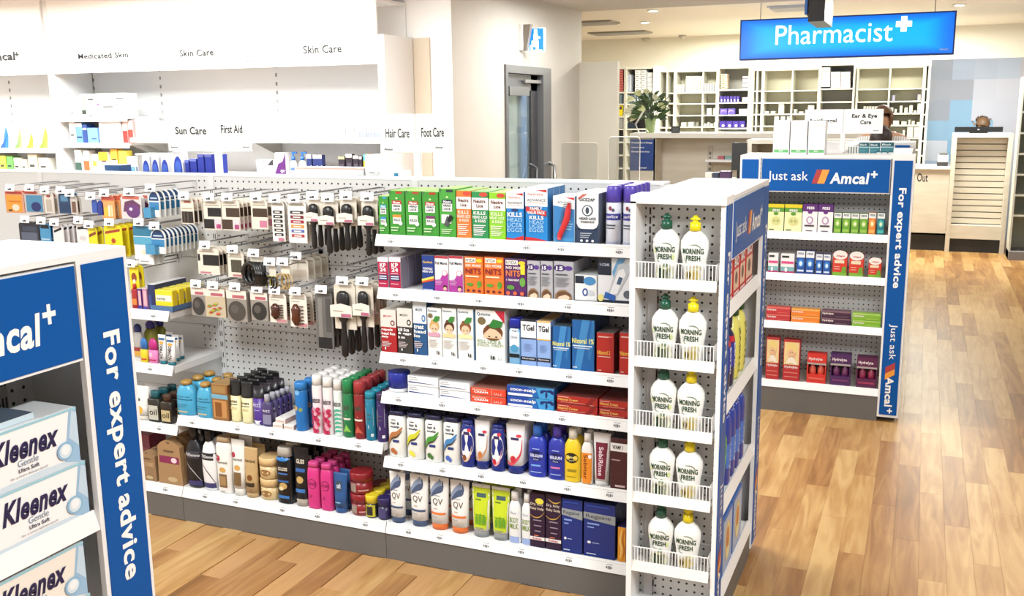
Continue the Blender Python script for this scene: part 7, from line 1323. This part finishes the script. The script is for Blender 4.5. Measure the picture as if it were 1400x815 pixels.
# ================================================================ SCRIPTS OUT DESK, SLATWALL CABINET, MOSAIC WALL
YK = 13.05
g0, g1 = .335, 1.0; x0 = at(1303, 182, Y=YK).x; x1 = at(1386, 184, Y=YK).x; zk = 1.435
kb = thing('slatwall_cabinet', 'cream slatwall display cabinet with black plinth at right', 'cabinet', ((x0+x1)/2, YK, 0))
fw = .05
for a, b in ((x0, x0+fw), (x1-fw, x1)): M().box(a, b, YK, YK+.4, 0, zk, mBeige).build('side_panel', kb)
M().box(x0+fw, x1-fw, YK, YK+.4, zk-.05, zk, mBeige).build('top_panel', kb)
M().box(x0+fw, x1-fw, YK+.01, YK+.4, .165, .33, mBeige).build('bottom_rail', kb); M().box(x0+fw, x1-fw, YK+.04, YK+.36, 0, .163, mat('2a2a2c', .5)).build('plinth', kb)
n = 14; za, zb_ = .335, zk-.055; sh_ = (zb_-za)/n
M().box(x0+fw, x1-fw, YK+.17, YK+.18, za, zb_, mat('7c7466', .6)).build('groove_backing', kb)
for k in range(n): M().box(x0+fw+.001, x1-fw-.001, YK+.15, YK+.17, za+k*sh_+.006, za+(k+1)*sh_-.006, mBeige).build('slat', kb)
mo = at(1305, 182, Y=YK+.1); mr = at(1371, 182, Y=YK+.1)
tm = thing('monitor', 'wide black monitor back on top of the slatwall cabinet', 'monitor', ((mo.x+mr.x)/2, YK+.1, zk))
M().box(mo.x, mr.x, YK+.12, YK+.16, zk+.015, zk+.075, mat('1c1d20', .3)).build('screen_case', tm); M().box((mo.x+mr.x)/2-.1, (mo.x+mr.x)/2+.1, YK+.08, YK+.2, zk+.0005, zk+.016, mat('151517', .3)).build('foot', tm)
M().loft([(zk+.03, .012, .004, 2), (zk+.05, .012, .004, 2)], mat('8a8c90', .3), 10, cx=(mo.x+mr.x)/2, cy=YK+.119).build('badge', tm)
dk = thing('scripts_out_desk', 'cream desk front lettered Scripts Out with black plinth', 'desk', (0, YK, 0)); dx0, dx1 = -.75, x0-.002; zdk = at(1275, 228, Y=YK).z
M().box(dx0, dx1, YK+.0, YK+.6, zdk-.03, zdk, mat('f0ece4', .35)).build('worktop', dk); fp_ = M().box(dx0, dx1, YK+.03, YK+.06, .2, zdk-.03, mBeige).box(dx0, dx1, YK+.03, YK+.6, .2, .22, mBeige).build('front_panel', dk)
M().box(dx0, dx1, YK+.07, YK+.5, 0, .2, mat('2c2c2e', .5)).build('plinth', dk)
p, r = at(1253.5, 248.5, Y=YK+.03), at(1269, 237, Y=YK+.03)
lettering(dk, 'lettering', [('Out', 0, 0, 1, 1, '2a2c30', .02, 0)], p.x, r.x, p.z, r.z, YK+.0295)
wd = r.x-p.x; lettering(dk, 'lettering', [('Scripts', 0, -.22, 1, 1.0, '2a2c30', .02, 0)], p.x-wd*2.25, p.x-wd*.22, p.z, r.z, YK+.0295)
pp = at(1281, 226, Y=YK+.15); pq = at(1297, 210, Y=YK+.15)
pt = thing('printer', 'small white and dark printer on the Scripts Out desk', 'printer', ((pp.x+pq.x)/2, YK+.15, zdk))
M().box(pp.x, pq.x, YK+.15, YK+.4, zdk+.0005, zdk+.05, mat('3a3a3c', .4)).build('base', pt); M().box(pp.x+.005, pq.x, YK+.16, YK+.4, zdk+.05, pq.z-.02, mat('e4e0d8', .4)).build('case', pt); M().box(pp.x+.02, pq.x-.01, YK+.18, YK+.38, pq.z-.02, pq.z, mat('6a6a68', .4)).build('lid', pt)
mk('note_pad', M().box(at(1252, 227, Y=YK+.1).x, at(1259, 227, Y=YK+.1).x, YK+.1, YK+.2, zdk+.0005, zdk+.006, mat('e88aa0', .5)), 'small pink note pad on the Scripts Out desk', 'note pad', (.0, YK+.1, zdk))

YM = 14.35
mw = M(); mx0 = at(1269, 150, Y=YM).x; bs = .2635; zt0 = at(1300, 81, Y=YM).z
grid = [['aab2c6', 'bccae6', 'c4cfe8', 'c8d4ec', 'd0cfdc', 'd8d6e4', 'dcdcea'], ['aeb4c6', 'b0b6c8', 'd8dcf0', 'dcdff2', 'dcdff2', 'e0e0f2', 'dcdcee'], ['a8b0c4', '9cc8ee', 'dadef2', 'dadef2', 'dcdff2', 'dcdff2', 'dcdcee'], ['9cc4ea', '9cc8ee', '98c4ec', 'd8dcf0', 'e6e0f0', 'dcdff2', 'dcdcee'], ['dce2f4', '98c4ec', 'cfd8ee', 'd0d8ee', 'd6daf0', 'b8c8e8', 'dcdcee'], ['b4cae6', 'bcd0ea', 'c4d2ec', 'ccd6ee', 'd2d8f0', '90b8dc', 'c8cce0'], ['b4cae6', 'bcd0ea', 'c4d2ec', 'ccd6ee', 'd2d8f0', 'c8cce8', 'a8b4d8'], ['c0cce6']*5+['b4bcd8', 'c0c4dc'], ['c4d0ea']*7]
for j, rw in enumerate(grid):
    for i, c in enumerate(rw):
        a, b = mx0+i*bs, mx0+(i+1)*bs; z1 = zt0-j*bs; z0 = max(0, z1-bs)
        if z1 > 0: mw.add([(a, YM, z0), (b, YM, z0), (b, YM, z1), (a, YM, z1)], [(0, 1, 2, 3)], mat(c, .6, k=.6))
mw.box(mx0, mx0+7*bs, YM+.001, YM+.1, 0, zt0, mat('d4d4de', .6)); struct('wall_mosaic', mw)
# shelving past the mosaic wall at the right edge
x0 = at(1391, 200, Y=12.6).x
t = thing('wall_shelving', 'grey green empty shelving cut by the right edge', 'shelving', (x0+.4, 12.6, 0)); zt_ = at(1395, 105, Y=12.6).z
M().box(x0, x0+.9, 12.95, 12.97, .1, zt_, mat('9aa094', .6)).build('back_panel', t); M().box(x0, x0+.02, 12.6, 12.95, 0, zt_, mat('d8dcd4', .5)).build('side_panel', t); M().box(x0, x0+.9, 12.55, 12.95, 0, .1, mat('8a8a90', .6)).build('base', t)
z = .5
while z < zt_: M().box(x0+.02, x0+.9, 12.6, 12.95, z, z+.02, mat('d0d4cc', .5)).build('shelf', t); z += .235

# ================================================================ PEOPLE
def skin_mesh(name, nodes, edges, mts, parent=None, root=0, sub=2):
    me = bpy.data.meshes.new(name); me.from_pydata([n[0] for n in nodes], edges, []); o = bpy.data.objects.new(name, me); COL.objects.link(o)
    md = o.modifiers.new('skin', 'SKIN'); md.use_smooth_shade = True
    for i, n in enumerate(nodes):
        sv = me.skin_vertices[0].data[i]; sv.radius = n[1] if isinstance(n[1], tuple) else (n[1], n[1]); sv.use_root = (i == root)
    s = o.modifiers.new('sub', 'SUBSURF'); s.levels = s.render_levels = sub
    dg = bpy.context.evaluated_depsgraph_get(); m2 = bpy.data.meshes.new_from_object(o.evaluated_get(dg)); bpy.data.objects.remove(o)
    for p in m2.polygons: p.use_smooth = True
    m2.materials.clear(); m2.materials.append(mts)
    r = bpy.data.objects.new(name, m2); COL.objects.link(r)
    if parent: r.parent = parent
    return r
skin = mat('d8a888', .5)
def person(x, y, rz, label, hair, shirt, bend=0, nod=0, hs=1.72, hairlen=.1):
    s = hs/1.72; tilt = bend+nod
    def T(px, py, pz):   # bend the trunk forward (towards -y) about the hips
        if nod and pz > 1.45: k = pz-1.45; py, pz = py-k*math.sin(nod)-.03, 1.45+k*math.cos(nod)
        if pz > .95: d = pz-.95; return (px*s, (py-d*math.sin(bend))*s, (.95+d*math.cos(bend)+py*math.sin(bend)*0)*s)
        return (px*s, py*s, pz*s)
    N = [((0, 0, .95), (.14, .1)), ((0, 0, 1.12), (.13, .09)), ((0, 0, 1.3), (.15, .1)), ((0, 0, 1.42), (.1, .07)), ((0, 0, 1.5), (.05, .05)), ((0, -.01, 1.58), (.07, .085)), ((0, -.01, 1.66), (.072, .09)),
         ((-.17, 0, 1.4), .055), ((-.2, -.04, 1.16), .042), ((-.2, -.2, 1.0), .033), ((-.19, -.27, .97), (.03, .018)), ((.17, 0, 1.4), .055), ((.2, -.04, 1.16), .042), ((.2, -.2, 1.0), .033), ((.19, -.27, .97), (.03, .018)),
         ((-.09, 0, .86), .085), ((-.1, -.02, .5), .055), ((-.1, .01, .1), .038), ((-.1, -.12, .04), (.04, .03)), ((.09, 0, .86), .085), ((.1, -.02, .5), .055), ((.1, .01, .1), .038), ((.1, -.12, .04), (.04, .03))]
    for sd in (-1, 1):
        for k in range(4): N.append(((sd*(.19+(k-1.5)*.018), -.31-.01*(k % 2), .955-.01*abs(k-1)), .0085)); N.append(((sd*(.19+(k-1.5)*.019), -.345, .935), .0075))
        N.append(((sd*.155, -.28, .965), .010)); N.append(((sd*.14, -.31, .95), .0085))
    E = [(0, 1), (1, 2), (2, 3), (3, 4), (4, 5), (5, 6), (3, 7), (7, 8), (8, 9), (9, 10), (3, 11), (11, 12), (12, 13), (13, 14), (0, 15), (15, 16), (16, 17), (17, 18), (0, 19), (19, 20), (20, 21), (21, 22)]
    b0 = 23
    for sd, hnd in ((0, 10), (1, 14)):
        for k in range(5): i = b0+sd*10+k*2; E += [(hnd, i), (i, i+1)]
    nodes = [(T(*n[0]), tuple(q*s for q in n[1]) if isinstance(n[1], tuple) else n[1]*s) for n in N]
    o = skin_mesh('person', nodes, E, skin); o.location = (x, y, 0); o.rotation_euler = (0, 0, rz); setl(o, label, 'person')
    tidx = [0, 1, 2, 3, 7, 8, 11, 12]; tm_ = {v: i for i, v in enumerate(tidx)}
    tn = [(nodes[i][0], (tuple(q*1.13+.008 for q in nodes[i][1]) if isinstance(nodes[i][1], tuple) else nodes[i][1]*(1.75 if i in (7, 11) else 1.3)+.012)) for i in tidx]
    skin_mesh('shirt', tn, [(tm_[a], tm_[b]) for a, b in E if a in tm_ and b in tm_], shirt, o)
    li = [0, 15, 16, 17, 19, 20, 21]; lm = {v: i for i, v in enumerate(li)}
    skin_mesh('trousers', [(nodes[i][0], (tuple(q*1.1+.008 for q in nodes[i][1]) if isinstance(nodes[i][1], tuple) else nodes[i][1]*1.15+.008)) for i in li], [(lm[a], lm[b]) for a, b in E if a in lm and b in lm], mat('23252c', .7), o)
    hc = Vector(T(0, -.005, 1.645)); m = M(); m_h = mat(hair, .55); R_ = .098*s; nn = 16
    up = Vector((0, -math.sin(tilt), math.cos(tilt))); fw_ = Vector((0, -math.cos(tilt), -math.sin(tilt))); rt = Vector((1, 0, 0))
    vs, fs = [], []
    for i in range(9):
        ph = math.pi*.5-math.pi*(.08+.8*i/8)*.9
        for k in range(nn):
            th = 2*math.pi*k/nn; back = -math.cos(th); cut = 1
            z_ = math.sin(ph); r_ = math.cos(ph)
            if z_ < .25 and back < .25: z_ = .25; r_ = .97          # hairline above the brow
            jit = 1+.05*math.sin(k*2.3+i*1.7)
            q = hc+rt*(R_*.9*r_*math.sin(th)*jit)+fw_*(R_*1.1*r_*math.cos(th)*jit)+up*(R_*1.12*z_*(1.0 if z_ > 0 else 1+hairlen*4))
            vs.append(tuple(q))
    for i in range(8):
        for k in range(nn): fs.append((i*nn+k, i*nn+(k+1) % nn, (i+1)*nn+(k+1) % nn, (i+1)*nn+k))
    vs.append(tuple(hc+up*R_*1.14)); fs += [(len(vs)-1, (k+1) % nn, k) for k in range(nn)]
    m.add(vs, fs, m_h, True); m.build('hair', o, local=True)
    f = M(); hc2 = Vector(T(0, -.01, 1.61))
    for sd in (-1, 1):
        f.loft([(-.006, .008, .004, 2), (0, .013, .008, 2), (.006, .008, .004, 2)], mat('f4f0ea', .3), 8, cx=0, cy=0); n0 = len(f.v)-24
        for j in range(n0, len(f.v)): p = Vector(f.v[j]); f.v[j] = tuple(hc2+rt*(sd*.033*s+p.x)+fw_*(.083*s-p.y)+up*(p.z+.012))
        f.loft([(-.004, .004, .003, 2), (.004, .004, .003, 2)], mat('3a2a20', .3), 8); n0 = len(f.v)-16
        for j in range(n0, len(f.v)): p = Vector(f.v[j]); f.v[j] = tuple(hc2+rt*(sd*.033*s+p.x)+fw_*(.09*s-p.y)+up*(p.z+.012))
    f.add([tuple(hc2+fw_*.085+up*.01), tuple(hc2+fw_*.11-up*.02+rt*0), tuple(hc2+fw_*.084-up*.028+rt*.016), tuple(hc2+fw_*.084-up*.028-rt*.016)], [(0, 1, 2), (0, 3, 1), (1, 3, 2)], skin, True)
    f.add([tuple(hc2+fw_*.084-up*.045-rt*.022), tuple(hc2+fw_*.09-up*.05), tuple(hc2+fw_*.084-up*.045+rt*.022), tuple(hc2+fw_*.09-up*.041)], [(0, 1, 2, 3)], mat('b86a60', .5))
    f.build('face', o, local=True)
    return o
def stripe_mat():
    m = bpy.data.materials.new('striped_cotton'); m.use_nodes = True; nt = m.node_tree; b = nt.nodes['Principled BSDF']
    tc = nt.nodes.new('ShaderNodeTexCoord'); w_ = nt.nodes.new('ShaderNodeTexWave'); w_.inputs['Scale'].default_value = 16; w_.inputs['Distortion'].default_value = .5
    cr = nt.nodes.new('ShaderNodeValToRGB'); cr.color_ramp.elements[0].color = (.5, .48, .47, 1); cr.color_ramp.elements[1].color = (.82, .8, .8, 1); cr.color_ramp.elements[0].position = .3; cr.color_ramp.elements[1].position = .45
    nt.links.new(tc.outputs['Object'], w_.inputs[0]); nt.links.new(w_.outputs[0], cr.inputs[0]); nt.links.new(cr.outputs[0], b.inputs['Base Color']); b.inputs['Roughness'].default_value = .8; return m
pb = at(1209, 184, Y=9.0); 
person(pb.x-.03, 9.45, 0, 'person in white striped shirt with dark hair bending forward', '2c1a16', stripe_mat(), bend=.15, nod=1.75, hs=1.82)
pc = at(1205, 162, Y=10.9)
person(pc.x+.05, 10.55, -.6, 'person with brown hair standing behind the Ear and Eye board', '7a5438', mat('b8b4b0', .7), bend=.05, hs=1.75)
pd = at(1341, 175, Y=13.85)
person(pd.x, 13.85, .1, 'person with tied up brown hair behind the cabinet monitor', '5e4228', mat('c8ccd8', .7), bend=.1, nod=.3, hs=1.6)
o = [x for x in bpy.data.objects if x.name.startswith('person') and abs(x.location.y-13.85) < .01][0]
hm = M(); rr = random.Random(5)
for k in range(46):
    a_ = rr.uniform(0, 6.28); q_ = rr.uniform(0, .085); bx_, by_ = q_*math.cos(a_), -.06+q_*math.sin(a_); bz = 1.5+math.sqrt(max(0, .0085-q_*q_))*.9
    hm.tube([(bx_, by_, bz-.02), (bx_*1.3+rr.uniform(-.01, .01), by_+rr.uniform(-.02, .02), bz+rr.uniform(.015, .045)), (bx_*1.6+rr.uniform(-.02, .02), by_-.02, bz+rr.uniform(.02, .06))], [.012, .008, .003], mat(['6a4a2c', '9a7446', '4c3420'][k % 3], .6), 5)
hm.build('hair_strands', o, local=True, kind='stuff')
print('OBJECTS', len(bpy.data.objects), 'TOP', sum(1 for o in bpy.data.objects if not o.parent))
